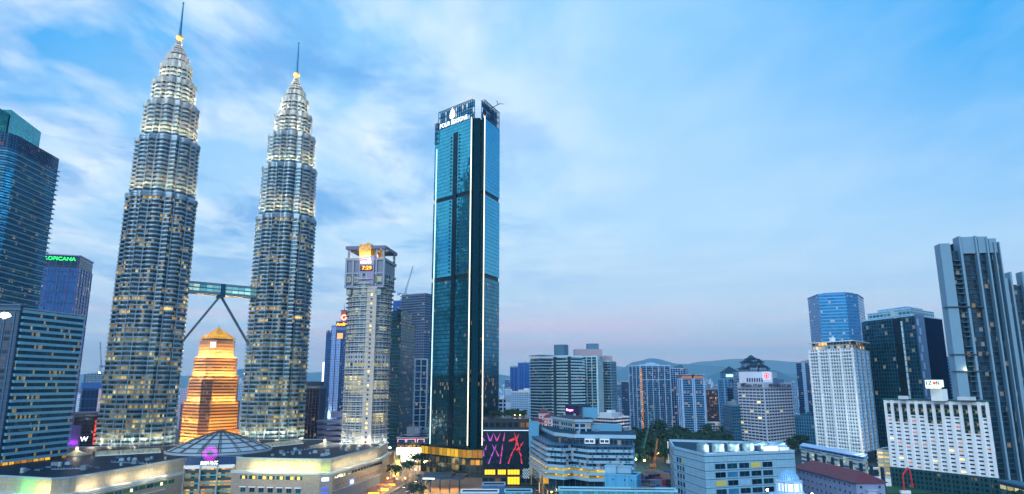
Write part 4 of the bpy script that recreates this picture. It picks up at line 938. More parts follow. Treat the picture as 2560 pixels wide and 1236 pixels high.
mb = MB(); a = Vector(q2[0])+(Vector(q2[1])-Vector(q2[0]))*.72; e = (Vector(q2[1])-Vector(q2[0])).normalized(); mb.obox(tuple(a), e, 9, .8, 20, ZZ(230, 972, 935), 0); mb.build('pale_core', mat('core_pink', '#c0b6cc', .7), tcn)
def crane(name, label, base, mast, jib, ang, m, luff=None, lampc=None, s=1.0):
    t = thing(name, base, label, 'crane', None)
    x, y, z = base; mb = MB(); w_ = .9*s
    for i in (-1, 1):
        for j in (-1, 1): mb.tube((x+i*w_, y+j*w_, z), (x+i*w_, y+j*w_, z+mast), .16*s, n=4)
    k = int(mast/3)
    for i in range(k):
        a_, b_ = z+mast*i/k, z+mast*(i+1)/k
        mb.tube((x-w_, y-w_, a_), (x+w_, y-w_, b_), .1*s, n=4); mb.tube((x+w_, y+w_, a_), (x-w_, y+w_, b_), .1*s, n=4); mb.tube((x-w_, y+w_, a_), (x-w_, y-w_, b_), .1*s, n=4)
    mb.build('mast', m, t)
    mb = MB(); mb.box(x-1.4*s, y-1.4*s, z+mast, x+1.6*s, y+1.4*s, z+mast+2.4*s); mb.build('cab', m, t)
    d_ = Vector((math.cos(ang)*math.cos(luff), math.sin(ang)*math.cos(luff), math.sin(luff))); o = Vector((x, y, z+mast+1.5)); sd_ = Vector((-math.sin(ang), math.cos(ang), 0))*.6*s; up_ = d_.cross(sd_).normalized()*-1.0*s
    if up_.z < 0: up_ = -up_
    mb = MB(); tip = o+d_*jib
    for q in (sd_, -sd_, up_*1.3): mb.tube(o+q, tip+q*.4, .15*s, n=4)
    kk = int(jib/3)
    for i in range(kk):
        p0 = o+d_*(jib*i/kk); p1 = o+d_*(jib*(i+1)/kk); mb.tube(p0+sd_, p1+up_*1.2, .09*s, n=4); mb.tube(p0+up_*1.2, p1-sd_, .09*s, n=4); mb.tube(p0-sd_, p1+sd_, .09*s, n=4)
    mb.build('jib', m, t)
    mb = MB(); bk = o-Vector((math.cos(ang), math.sin(ang), 0))*7*s+Vector((0, 0, 1)); mb.tube(o, bk, .5*s, n=6); mb.box(bk.x-1.3*s, bk.y-1.3*s, bk.z-2*s, bk.x+1.3*s, bk.y+1.3*s, bk.z+.6); mb.build('counterweight', m, t)
    ap = o+Vector((0, 0, 7*s)); mb = MB(); mb.tube(o, ap, .25*s, n=4); mb.tube(ap, tip, .07*s, n=3); mb.tube(ap, bk, .07*s, n=3); mb.build('stay_cables', m, t)
    mb = MB(); mb.tube(tip, tip-Vector((0, 0, 6*s)), .05*s, n=3); mb.box(tip.x-.3*s, tip.y-.3*s, tip.z-7*s, tip.x+.3*s, tip.y+.3*s, tip.z-6*s); mb.build('hook', m, t)
    if lampc:
        mb = MB(); mb.lathe((x, y-2), [(.1, z+1), (1.0, z+1.6), (1.0, z+2.4), (.1, z+3)], 8); mb.build('work_lamp', MATS['hot_lamp'], t)
    return t
craneblue = mat('crane_grey', '#6f88aa', .5, .3)
c_ = XY(250, 937, 935); crane('tower_crane', 'slim grey luffing crane on the unfinished tower left of the twin towers', (c_[0], c_[1], zt2), 9, 34, math.radians(100+60), craneblue, luff=math.radians(78), lampc=1, s=1.2)
# ================================================================== between and right of the twin towers
def blk(label, l, r, ytop, depth, m, z0=0, name='building', cat='building', near=None, py=None, **kw):
    """block whose visible front runs from l=(px,Y) to r=(px,Y); near=(px,Y) gives a corner in between"""
    py = py or ytop
    P = box3(l, near, r, py) if near else face2(l, r, depth, py)
    Yn = near[1] if near else (l[1]+r[1])/2; pxn = near[0] if near else (l[0]+r[0])/2
    z1 = ZZ(pxn, ytop, Yn)
    return tower(name, label, cat, P, z0, z1, m, **kw), P, z1
fapt = facade('apartment_white', '#2f4a74', '#a9a6c8', bay=3, fh=3.2, sill=.3, head=.15, fw=.22, lit=.05, e=1, metal=.2, litc='#ffd9a0')
blk('pale lilac apartment block seen left of the golden tower', (452, 1250), (492, 1250), 972, 25, fapt, plant=5, bands=(3.2, .3, .4, offw))
blk('small pale striped apartment block seen right of the golden tower', (590, 1300), (612, 1300), 962, 25, facade('apartment_blue', '#2f5f94', '#8fb0d6', bay=3, fh=3.2, sill=.3, fw=.2, lit=.03, metal=.2), plant=4, bands=(3.2, .3, .4, offw))
blk('brown low block at the foot of the golden tower, beside the left twin tower', (452, 1050), (475, 1050), 1010, 25, facade('brown_low', '#3a3050', '#6a5a7a', bay=3, fh=3.4, fw=.2, lit=.1, metal=.2), plant=3)
fbk = facade('black_striped', '#0a1830', '#1c2a42', bay=3.2, fh=3.8, sill=.1, fw=.05, lit=.02, cluster=2, litc='#ffd070', metal=.5, rough=.15)
o, P, z1 = blk('black office block with pale vertical lines right of the right twin tower', (758, 880), (815, 940), 972, 40, fbk, near=(800, 870), piers=(5.5, .4, .5, mat('lilac_fin', '#5a6a90', .5)), parapet=(0, 0))
mb = MB(); mb.prism(off(P, .9), z1, z1+3.2); mb.build('roof_slab', mat('slab_grey', '#5f7288', .5), o); c_ = cen(P); mb = MB(); mb.box(c_[0]-10, c_[1]-8, z1+3.2, c_[0]+9, c_[1]+8, z1+9); mb.build('plant_room', mat('plant_dark', '#2a4058', .6), o)
# red signed bank tower
fb_ = facade('bank_glass', '#1c4a7c', '#285a90', bay=3, fh=3.8, sill=.05, fw=.08, lit=.02, metal=.7, rough=.12)
fp_ = facade('bank_panel', '#0c2a5a', '#7aa0dc', bay=3.1, fh=3.9, sill=.4, head=.22, fw=.3, lit=.08, litc='#ffe0a0', metal=.3, e=1.)
o, P, z1 = blk('blue bank tower with red sign and a thin mast behind the round clock tower', (816, 1120), (876, 1110), 826, 36, fb_, name='bank_tower', cat='skyscraper', parapet=(0, 0))
a = Vector(P[0]); e = (Vector(P[1])-a).normalized(); n_ = Vector((e.y, -e.x))
mb = MB(); mb.obox(tuple(a+e*11), e, 7, 1.0, 0, z1+5, 0, back=10); mb.build('pale_bay', fp_, o)
mb = MB(); mb.obox(tuple(a+e*20), e, 8, 1.6, 0, z1-14, 0, back=10); mb.build('pale_bay', fp_, o)
mb = MB(); mb.obox(tuple(a+e*9), e, 30, 0, z1, z1+8, 0, back=24); mb.obox(tuple(a+e*17), e, 22, 0, z1+8, z1+15, 0, back=20); mb.build('stepped_top', mat('bank_top', '#5a6cae', .5), o)
mb = MB(); q = a+e*21+n_*-8; mb.prism([tuple(q), tuple(q+e*8), tuple(q+e*8-n_*8), tuple(q-n_*8)], z1+15, z1+33); mb.build('red_turret', mat('turret_red', '#b0453c', .5), o)
mb = MB(); mb.prism(off([tuple(q), tuple(q+e*8), tuple(q+e*8-n_*8), tuple(q-n_*8)], .8), z1+33, z1+34); mb.tube((q.x+4, q.y+4, z1+34), (q.x+4, q.y+4, z1+46), .5, .15, n=6); mb.build('mast', dark, o)
mb = MB(); mb.obox(tuple(a+e*18+n_*.6), e, 22, .6, z1+6.2, z1+13.4, 0); mb.build('sign_board', mat('sign_maroon', '#5a1a1a', .5), o)
p = a+e*18.8+n_*1.3; text('AmBank', 'lettering', glow('sign_amber', '#ffb52a', 3), o, (p.x, p.y, z1+7.4), e, 26, 4.6)
mb = MB()
pcx = a+e*31+n_*.4
for k in range(16):
    t0, t1 = 2*math.pi*k/16+.5, 2*math.pi*(k+1)/16+.5
    f = [(pcx.x+e.x*r*math.cos(t), pcx.y+e.y*r*math.cos(t), z1+21+r*math.sin(t)) for r, t in ((2.6, t0), (5.2, t0), (5.2, t1), (2.6, t1))]; mb.face([f[0], f[1], f[2], f[3]]); mb.face([f[3], f[2], f[1], f[0]])
mb.build('round_emblem', glow('emblem_coral', '#ff8a78', 2.5), o)
mb = MB(); mb.obox(tuple(a+e*21+n_*1), e, 10, .8, z1-14, z1-5, 0); mb.build('amber_panel', glow('amber_panel_m', '#f09a5a', .9), o)
mb = MB(); mb.obox(tuple(a-e*3+n_*0), e, 3, .6, 30, z1-52, 0); mb.build('lit_edge', glow('lilac_light', '#f2e6ff', 1.2), o)
lamp('facade_light', (a.x+12, a.y-10, 30), 9000, (1, .8, .5), o, 2)
# grey stepped parking block
pk_ = face2((797, 745), (862, 735), 30, py=1070); zt_ = ZZ(830, 1045, 740)
o = thing('stepped_block', cen(pk_), 'low grey block with stepping lilac parapets below the clock tower', 'building')
for k in range(6):
    z = 10+(zt_-10)*k/6; P_ = off(pk_, (k % 2)*.1+k*.55-1.5); mb = MB(); mb.prism(P_, z, z+1.4, 0); mb.prism(off(P_, .8), z+1.4, z+3.0); mb.build('parapet_storey', mat('lilac_grey', '#8a8fb0', .6), o)
p_ = cen(pk_); mb = MB(); mb.box(p_[0]-9, p_[1]-6, zt_, p_[0]+3, p_[1]+6, zt_+6); mb.build('roof_box', MATS['lilac_grey'], o)
mb = MB(); q = Vector(pk_[0]); e = (Vector(pk_[1])-q).normalized()
for k in range(9): mb.obox(tuple(q+e*(8+1.5*k)), e, .8, 4.0, 11, 18, 0)
mb.build('lit_slats', glow('slat_amber', '#e8b060', .9), o)
# dark towers between clock tower and mirror tower
fd_ = facade('dark_teal_grid', '#0f4252', '#1a5060', bay=2.2, fh=3.6, sill=.12, fw=.08, lit=.035, cluster=2, litc='#ffcf60', e=1.2, metal=.5, rough=.15, tilt=.03)
o, P, z1 = blk('dark green black glass tower directly right of the round clock tower', (962, 760), (1038, 790), 806, 40, fd_, near=(1003, 742), parapet=(1, dark), bands=(18, .6, .4, dark))
mb = MB(); mb.prism([tuple(Vector(p).lerp(Vector(cen(P)), .2)) for p in P], z1, z1+14); mb.build('top_box', fd_, o); mb = MB(); lattice(mb, Vector(P[0])+Vector((-4, 3)), (Vector(P[1])-Vector(P[0])).normalized(), 20, z1+1, z1+15, 8, 2, t=.25, depth=2); mb.build('roof_frame', dark, o)
fbl = facade('royal_blue_grid', '#1a4f96', '#2f74c4', bay=3.4, fh=3.6, sill=.2, fw=.14, lit=.06, cluster=2, litc='#cfe4ff', litc2='#ffe6a0', e=1., metal=.1, rough=.2)
o, P, z1 = blk('royal blue tower topped by a crane behind the dark green tower', (984, 1020), (1058, 1060), 760, 40, fbl, near=(1040, 1000), parapet=(0, 0), piers=(8, 1.0, .8, mat('royal_fin', '#2f6cc0', .5)))
mb = MB(); mb.prism(off(P, .6), z1, z1+7); mb.build('blue_wrap', MATS['blue_net'], o)
q = cen(P); zz = z1+7; crane('tower_crane', 'pale luffing crane standing on the royal blue tower', (q[0]-4, q[1]-10, zz), 10, 46, math.radians(20), mat('crane_pale', '#8fa6c4', .5, .3), luff=math.radians(76), s=1.5)
fwf = facade('white_frame_glass', '#1a5a84', '#2a6a98', bay=3, fh=3.6, lit=.04, metal=.5)
blk('blue tower with white frames standing left of the mirror tower', (1036, 820), (1068, 830), 900, 30, fwf, bands=(7.2, .8, 1.0, white), piers=(8, 1.2, 1.2, white), parapet=(1.5, white))
blk('slim grey brown balcony tower half hidden by the left edge of the mirror tower', (1063, 900), (1100, 930), 738, 40, facade('brown_balcony', '#2a527c', '#5f7a9c', bay=4, fh=3.4, fw=.1, lit=.03, metal=.3), bands=(3.4, 1.0, 1.6, mat('brown_grey', '#6a86a8', .6)), parapet=(1, 0))
# pink neon podium with the white lit screen, and grey box above it
o, P, z1 = blk('low mall building with pink neon frames above a glowing white screen', (992, 705), (1080, 705), 1096, 40, facade('neon_mall', '#1b5a70', '#16384e', bay=5, fh=5, lit=.08, metal=.4), name='neon_mall', parapet=(1, conc))
a = Vector(P[0]); e = (Vector(P[1])-a).normalized(); Ln = (Vector(P[1])-a).length; ng = glow('neon_pink', '#e49ad8', 1.5)
for k, (s, z0, z1_, wd_) in enumerate(((1, z1-4, z1-.8, 8), (10, z1-4, z1-.8, 9), (21, z1-4, z1-.8, 7), (4, z1-11, z1-7.5, 3), (12, z1-11, z1-7.5, 3), (25, z1-11, z1-7.5, 4))):
    mb = MB(); q = a+e*s
    for x0, x1, y0, y1 in ((0, wd_, z1_-.3, z1_), (0, .4, z0, z1_), (wd_-.4, wd_, z0, z1_)): mb.obox(tuple(q+e*x0), e, x1-x0, .5, y0, y1, 0)
    mb.build('neon_frame', ng, o)
zs0, zs1 = ZZ(1030, 1157, 705), ZZ(1030, 1120, 705)
mb = MB(); mb.obox(tuple(a), e, Ln, .8, zs0+1, zs1, 0); mb.build('screen', glow('screen_white', '#fffdf0', 2.2), o)
mb = MB()
for k in range(9): mb.obox(tuple(a+e*(1+4*k)), e, 2.4, 1.4, zs1+.6, zs1+3, 0)
mb.build('amber_foliage', mat('amber_planter', '#8a6a1c', .8), o)
lamp('terrace_light', (a.x+16, a.y-4, zs1+4), 800, (1, .6, .15), o)
mb = MB(); mb.obox(tuple(a), e, Ln, 1.2, .5, zs0+.8, 0); mb.build('shopfront', facade('shopfront_gold', '#7a5a1a', '#3a3a3a', bay=3, fh=7, lit=.9, cluster=30, litc='#ffb81c', litc2='#ffd860', e=1.4, metal=.1), o)
for k in range(3): lamp('screen_spill', (a.x+6+12*k, a.y-7, 9), 2600, (1, .85, .55), o, 2)
blk('pale grey windowless box standing above the neon mall', (1017, 735), (1049, 735), 1070, 18, facade('grey_box_m', '#8a93a8', '#5f6a80', bay=8, fh=7, fw=.02, sill=.03, head=0, lit=0, metal=0, rough=.6, tilt=0), parapet=(.6, conc))
blk('dark louvred block beside the grey box and the mirror tower', (1049, 745), (1072, 745), 1083, 18, facade('dark_box_m', '#16425c', '#3f6a86', bay=6, fh=3, lit=0, metal=.4), parapet=(.6, conc), plant=3)
# pillars and kiosk roofs by the street
for k, (px1, px2, yt, Y, colr, lb) in enumerate(((966, 985, 1130, 640, '#b08a62', 'tall brown lit pylon beside the street behind the mall'), (988, 1000, 1140, 625, '#8a9a6a', 'tall green grey lit pylon next to the brown one'))):
    P = face2((px1, Y), (px2, Y), 6, py=1150); zt_ = ZZ((px1+px2)/2, yt, Y); o = thing('pylon', cen(P), lb, 'pylon'); mb = MB(); mb.prism(P, 0, zt_); mb.prism(off(P, .3), zt_, zt_+.5); mb.prism(off(P, .2), 0, 1.2); mb.build('shaft', facade('pylon_%d' % k, colr, '#5a4a3a', bay=1.4, fh=2.2, fw=.05, sill=.05, head=0, lit=0, metal=0, rough=.5, tilt=0), o)
    q = cen(P); lamp('pylon_light', (q[0], q[1]-6, 3), 1800, (1, .72, .3), o, .5)
q = XY(973, 1128, 640); o = thing('street_floodlight', (q[0], q[1]+1), 'dazzling white floodlight on top of the brown pylon', 'street light'); zt_ = ZZ(973, 1126, 640); mb = MB(); mb.tube((q[0], q[1]+3.5, zt_-3), (q[0], q[1]+3.5, zt_+1.2), .2, n=6); mb.build('bracket', dark, o); mb = MB(); mb.lathe((q[0], q[1]+3.5), [(.1, zt_+1.1), (.9, zt_+1.5), (.9, zt_+2.3), (.1, zt_+2.7)], 8); mb.build('lamp_head', MATS['hot_lamp'], o)
# ================================================================== centre right
fdb = facade('deep_blue_tower', '#124a92', '#1b62b0', bay=3, fh=3.5, sill=.2, fw=.15, lit=.006, metal=.4, rough=.2)
G2 = 'pair of deep blue towers far behind the roof garden'
blk('shorter and left one of the two deep blue far towers behind the roof garden', (1276, 1350), (1295, 1350), 919, 26, fdb, parapet=(3, None), piers=(10, 1.2, 1, mat('deep_fin', '#2068b8', .5)), group=G2)
blk('taller right one of the two deep blue far towers behind the roof garden', (1296, 1320), (1325, 1320), 908, 28, fdb, plant=2, piers=(12, 1.4, 1, MATS['deep_fin']), group=G2)
fwh = facade('white_punched', '#3f7fb4', '#a9cdec', bay=3.0, fh=3.1, sill=.35, head=.2, fw=.25, lit=.01, metal=.3)
blk('wide pale blue block with small square windows left of the balcony condominiums', (1278, 1000), (1330, 980), 982, 22, fwh, parapet=(2, white), plant=4, plantm=white)
blk('white windowless stair block behind the roof garden', (1262, 1020), (1280, 1020), 975, 20, facade('white_plain', '#b4cde6', '#8fb0d0', bay=9, fh=9, fw=.02, sill=.02, lit=0, metal=0, rough=.6, tilt=0), parapet=(1, white), plant=3)
blk('thin ribbed pale tower far away left of the deep blue towers', (1255, 2300), (1269, 2300), 964, 30, facade('ribbed', '#2f7ab8', '#9cc8ec', bay=6, fh=40, fw=.25, sill=0, head=0, lit=0, metal=.3), parapet=(2, white))
blk('small white house block with arched roof frame at the left of the roof garden horizon', (1246, 900), (1264, 900), 1000, 14, facade('whitehouse', '#1f4f80', '#b7cfe4', bay=6, fh=5, fw=.12, sill=.2, lit=.02), plant=4, plantm=white)
# balcony condominiums
cg_ = facade('condo_glass', '#12465e', '#6fa6bc', bay=2.4, fh=3.4, sill=.05, head=.05, fw=.06, lit=.045, cluster=2, litc='#ffc860', litc2='#fff0b8', e=1.1, metal=.4, rough=.15, tilt=.03, var=.4)
cb_ = mat('condo_slab', '#b8dcec', .45, var=.06); cd_ = mat('condo_core', '#4f7f9e', .6)
G3 = 'balcony condominium blocks right of the mirror tower'
o, P, z1 = blk('left condominium block with long white balcony lines and a rounded left end', (1326, 820), (1386, 815), 896, 30, cg_, near=(1352, 800), bands=(3.4, 1.05, 1.5, cb_), parapet=(0, 0), group=G3)
mb = MB(); mb.prism(off(P, 1.2), z1+3.4, z1+4.2); pier_boxes(off(P, .6), z1, z1+3.4, 5, .4, .1, mb=mb); mb.build('roof_pergola', cb_, o)
o, P, z1 = blk('middle condominium block with dark stripes and long white balcony lines', (1385, 792), (1455, 792), 894, 30, cg_, near=(1424, 782), bands=(3.4, 1.05, 1.6, cb_), parapet=(2.5, cb_), group=G3)
mb = MB(); mb.obox(P[3], (Vector(P[0])-Vector(P[3])).normalized(), 13, 0, 20, z1+15, 0, back=12)
mb.build('lift_core', cd_, o)
mb = MB(); a = Vector(P[3]); e = (Vector(P[0])-a).normalized(); mb.obox(tuple(a), e, 3.4, 1.9, 20, z1+1, 0); a = Vector(P[0]); mb.obox(tuple(a-e*1.5), e, 3, 2.2, 20, z1+1, 0); mb.build('dark_recess', mat('recess', '#16384e', .6), o)
o, P, z1 = blk('third condominium block with grid front between the middle block and the end block', (1454, 830), (1505, 850), 893, 28, cg_, near=(1492, 818), bands=(3.4, .45, .7, cb_), piers=(6.5, .5, .9, cb_), parapet=(1.5, cb_), group=G3)
mb = MB(); c_ = cen(P); mb.box(c_[0]-22, c_[1]-8, z1+1, c_[0]+12, c_[1]+8, z1+10); mb.build('roof_box', mat('salmon_box', '#a89aa8', .6), o); mb = MB(); mb.box(c_[0]-6, c_[1]-7, z1+10, c_[0]+8, c_[1]+7, z1+17); mb.build('roof_box', cd_, o)
o, P, z1 = blk('rightmost slim condominium block with a pink roof box', (1503, 870), (1539, 890), 905, 28, cg_, near=(1526, 862), bands=(3.4, .45, .6, cb_), piers=(5, .45, .8, cd_), parapet=(1.5, cb_), group=G3)
mb = MB(); c_ = cen(P); mb.box(c_[0]-10, c_[1]-8, z1+1, c_[0]+4, c_[1]+8, z1+8); mb.build('roof_box', MATS['salmon_box'], o)
# ornate white building with red roofs
ow_ = (XY(1352, 1060, 640)); redr = mat('red_tiles', '#6a3040', .7, var=.2, scale=.6)
o = thing('ornate_building', ow_, 'white tiered building with small dark red tiled roofs behind the terraced block', 'building')
def hip(mb, x0, y0, x1, y1, z, h, ov=1.2, ridge=.35):
    x0 -= ov; y0 -= ov; x1 += ov; y1 += ov; cx, cy = (x0+x1)/2, (y0+y1)/2; rl = abs(x1-x0)*ridge/2
    a, b, c, d_ = (x0, y0, z), (x1, y0, z), (x1, y1, z), (x0, y1, z); p, q = (cx-rl, cy, z+h), (cx+rl, cy, z+h)
    mb.face([a, b, q, p]); mb.face([b, c, q]); mb.face([c, d_, p, q]); mb.face([d_, a, p]); mb.face([a, d_, c, b])
fo_ = facade('ornate_wall', '#5a3a50', '#cdb9cc', bay=3.2, fh=3.4, sill=.3, head=.2, fw=.2, lit=.10, cluster=2, litc='#ffcf90', metal=.1)
X, Y = ow_
zz = lambda py: ZZ(1352, py, 640)
for (dx0, dx1, dy, top, bot) in ((-12, 14, 0, 1075, 1110), (-8, 3, 3, 1058, 1076), (4, 14, 3, 1046, 1076), (-1, 7, 8, 1036, 1056), (-14, -2, -3, 1082, 1110)):
    z0, z1 = 8, zz(top); mb = MB(); mb.box(X+dx0, Y+dy, z0, X+dx1, Y+dy+14, z1); mb.build('tier', fo_, o)
    mb = MB(); hip(mb, X+dx0, Y+dy, X+dx1, Y+dy+14, z1+.3, 4.0); mb.build('tiled_roof', redr, o)
    mb = MB(); mb.box(X+dx0-1.0, Y+dy-1.0, z1-.4, X+dx1+1, Y+dy+15, z1+.28); 
    z = z1-4
    while z > z0: mb.box(X+dx0-.9, Y+dy-.9, z, X+dx1+.9, Y+dy, z+.7); z -= 3.4
    mb.build('cornice', mat('pink_white', '#d6c4d2', .6), o)
mb = MB(); mb.box(X+3, Y-2, 4, X+5.5, Y-.9, zz(1052)); mb.build('lit_stair', facade('lit_stair_m', '#ffb060', '#b59aa8', bay=1.3, fh=3.4, sill=.3, head=.2, fw=.2, lit=.9, cluster=30, e=1.2, metal=0), o)
# dark violet sign block and striped office
o, P, z1 = blk('dark violet box building with a pink glowing sign below the condominiums', (1413, 690), (1476, 700), 1016, 30, facade('violet_wall', '#2a2c58', '#1c2c50', bay=7, fh=3.4, sill=.12, fw=.02, lit=.0, metal=.2, rough=.3, var=.2), near=(1447, 672), parapet=(.8, mat('violet_edge', '#1e4468', .6)))
a = Vector(P[3]); b = Vector(P[0]); e = (b-a).normalized(); n_ = Vector((e.y, -e.x)); p = a+e*2.5+n_*.5; text('Shopper', 'lettering', glow('neon_rose', '#ff9ae0', 2.6), o, (p.x, p.y, z1-5.6), e, 11, 2.8)
so2 = facade('striped_office', '#2b3a52', '#a8b8cc', bay=3.2, fh=3.3, sill=.42, head=.0, fw=.03, lit=.04, cluster=4, litc='#ffd8a0', metal=.3)
o, P, z1 = blk('long white striped office block with pink lit right end, behind the terraced block', (1474, 712), (1573, 715), 1047, 26, so2, near=(1534, 690), bands=(3.3, 1.35, .6, mat('pinkish_band', '#c9c6d6', .5), 0), parapet=(1.6, offw), plant=5, plantm=offw)
a, b = Vector(P[0]), Vector(P[1]); q = a.lerp(b, .5); lamp('end_light', (q.x+3, q.y-9, 32), 5200, (1, .55, .42), o, 2)
lamp('end_light', (q.x+3, q.y-9, 18), 5200, (1, .55, .42), o, 2)
# terraced white building in the foreground
tb = mat('terrace_band', '#86b0cc', .5, var=.15, scale=.15); tg = facade('terrace_glass', '#143a56', '#2a5a78', bay=2.6, fh=3.5, sill=.1, head=.05, fw=.06, lit=.10, cluster=3, litc='#ffe0a0', litc2='#e8f8ff', e=.9, metal=.3, rough=.2, tilt=.03, var=.5)
tp_ = [XY(1368, 1180, 486), XY(1410, 1180, 478), XY(1432, 1180, 484), XY(1474, 1180, 470), XY(1582, 1180, 468), XY(1585, 1150, 520), XY(1340, 1130, 590), XY(1322, 1130, 575)]
T_ = thing('terraced_building', cen(tp_), 'white and blue terraced building with wrap around bands and lit parking decks', 'building')
zt = [ZZ(1474, y, 470) for y in (1236, 1212, 1195, 1180, 1163, 1148, 1134, 1122)]
tpark = facade('parking_lit', '#b59a4a', '#3f5f7a', bay=5.5, fh=4, sill=0, head=.0, fw=.03, lit=1.2, cluster=40, litc='#c8a440', litc2='#ffe48a', e=.55, metal=0, rough=.6, var=.4)
mb = MB(); mb.prism(off(tp_, -1), 0, 16.4, 0); mb.build('ground_floor', facade('ground_shop', '#102f46', '#1d4a66', bay=6, fh=8, sill=.02, fw=.05, lit=.25, cluster=1.2, litc='#ffcf80', e=1, metal=.2), T_)
lv = [(16.4, 'p'), (20.2, 'p'), (24.0, 'g'), (27.8, 'g'), (31.4, 'g'), (35.0, 'g')]
for k, (z, kk) in enumerate(lv):
    P_ = tp_ if k < 5 else tp_
    mb = MB(); mb.prism(off(P_, -.9 if kk == 'p' else -.2), z+.02, z+3.78, 0); mb.build('storey', tpark if kk == 'p' else tg, T_)
    mb = MB(); mb.prism(off(P_, .9+(.5 if k < 2 else 0)), z-.2, z+1.55); mb.build('parapet_band', tb, T_)
    if kk == 'p':
        n = len(P_)
        for i in (0, 1, 2, 3, 7):
            a, b = Vector(P_[i]), Vector(P_[(i+1) % n]); 
            for s in range(max(1, int((b-a).length/9))): q = a.lerp(b, (s+.5)/max(1, int((b-a).length/9))); e = (b-a).normalized(); w_2 = MB(); w_2.obox(tuple(q+Vector((-e.y, e.x))*.3), e, .9, .8, z+2.6, z+3.1, 0); w_2.build('deck_lamp', MATS['lit_shop'], T_)
ztp = 39.0
mb = MB(); roofp = [tuple(Vector(p)) for p in (XY(1392, 1130, 505), XY(1440, 1130, 485), XY(1583, 1130, 478), XY(1583, 1120, 530), XY(1400, 1110, 560), XY(1345, 1110, 590))]
mb.prism(roofp, 38.8, 43.2, 0); mb.build('storey', tg, T_); mb = MB(); mb.prism(off(roofp, 2.2), 43.2, 45.6, 0, 1); mb.build('main_roof', [tb, roofm], T_)
for (x0, x1) in ((1462, 1488), (1500, 1524)):
    q = face2((x0, 479), (x1, 477), 3, py=1130); mb = MB(); mb.prism(q, 39.6, 43.0); mb.build('bay_box', white, T_); a = Vector(q[0]); b = Vector(q[1]); windows(T_, a, b, [40.4], [.5, 3.6], 2.6, 1.8, [g_dark], [1], white)
pr_ = [XY(1382, 1090, 560), XY(1440, 1100, 512), XY(1478, 1100, 512), XY(1482, 1090, 540), XY(1420, 1085, 590)]
mb = MB(); mb.prism(pr_, 45.6, 52.3, 0); mb.build('penthouse', facade('pent_glass', '#1a3f5c', '#86a9c0', bay=4.8, fh=3.4, sill=.3, head=.05, fw=.12, lit=.03, metal=.3), T_)
mb = MB(); mb.prism(off(pr_, 1.4), 52.3, 54.2, 0, 1); mb.build('penthouse_roof', [tb, mat('maroon_roof', '#33253a', .8)], T_)
mb = MB(); x, y = XY(1466, 1085, 530); mb.box(x-2, y, 54.2, x+9, y+9, 62); mb.build('stair_tower', mat('cyan_render', '#4f94b8', .6, var=.1), T_)
mb = MB(); x, y = XY(1500, 1105, 515); mb.prism([(x-8, y), (x+16, y-2), (x+17, y+12), (x-8, y+14)], 45.6, 50.2); mb.build('roof_wing', MATS['cyan_render'], T_)
mb = MB(); x, y = XY(1338, 1110, 560); mb.box(x-5, y, 30, x+3, y+8, 50); mb.build('stair_tower', MATS['cyan_render'], T_)
rr = random.Random(12); mb = MB()
for k in range(46):   # air conditioners on the bands
    i = rr.choice((0, 1, 2, 3, 3, 3)); a, b = Vector(tp_[i]), Vector(tp_[i+1]); q = a.lerp(b, rr.uniform(.05, .95)); e = (b-a).normalized(); z = rr.choice((25.0, 28.8, 32.4, 36.0)); mb.obox(tuple(q+Vector((e.y, -e.x))*1.0), e, 1.0, .6, z-.4, z+.4, 0)
o_ = mb.build('air_conditioner', mat('ac_grey', '#35607e', .6), T_); o_['kind'] = 'stuff'
mb = MB(); q = face2((1470, 470), (1490, 470), 4, py=1218); mb.prism(q, 6, 12); mb.build('red_shop_sign', mat('red_sign', '#b0303a', .5), T_)
cb2 = []
def car(loc, ang, m, label, group):
    if not cb2:
        t = thing('parked_car', (0, 0, 0), label, 'car', group)
        def sec(pts, x0, x1, name, mm):
            mb = MB(); f = [(x0, y, z) for y, z in pts]; g = [(x1, y, z) for y, z in pts]; n = len(pts); mb.face(f); mb.face(g[::-1])
            for i in range(n): mb.face([f[i], g[i], g[(i+1) % n], f[(i+1) % n]][::-1])
            return mb.build(name, mm, t)
        sec([(-2.2, .35), (-2.25, .7), (-1.9, .85), (-1.0, .92), (1.7, .95), (2.2, .8), (2.2, .35)], -.88, .88, 'body', m)
        sec([(-1.15, .9), (-.5, 1.42), (1.1, 1.45), (1.8, .94)], -.76, .76, 'cabin', g_dark)
        for x in (-.82, .82):
            for y in (-1.35, 1.35): mb = MB(); mb.tube((x-.12, y, .33), (x+.12, y, .33), .33, n=10); mb.build('wheel', mat('tyre', '#0c0c0e', .8), t)
        for x in (-.62, .62):
            mb = MB(); mb.box(x-.2, -2.3, .6, x+.2, -2.2, .78); mb.build('headlight', glow('headlight_m', '#fff2cf', 6), t)
            mb = MB(); mb.box(x-.2, 2.18, .65, x+.2, 2.28, .82); mb.build('tail_light', glow('tail_m', '#ff2a1c', 4), t)
        cb2.append(t); t.location = loc; t.rotation_euler.z = ang; return t
    c = copy_tree(cb2[0]); c.location = loc; c.rotation_euler.z = ang; c['label'] = label; c['group'] = group
    for ch in c.children:
        if ch.name.startswith('body'): ch.data = ch.data.copy(); ch.data.materials[0] = m
    return c
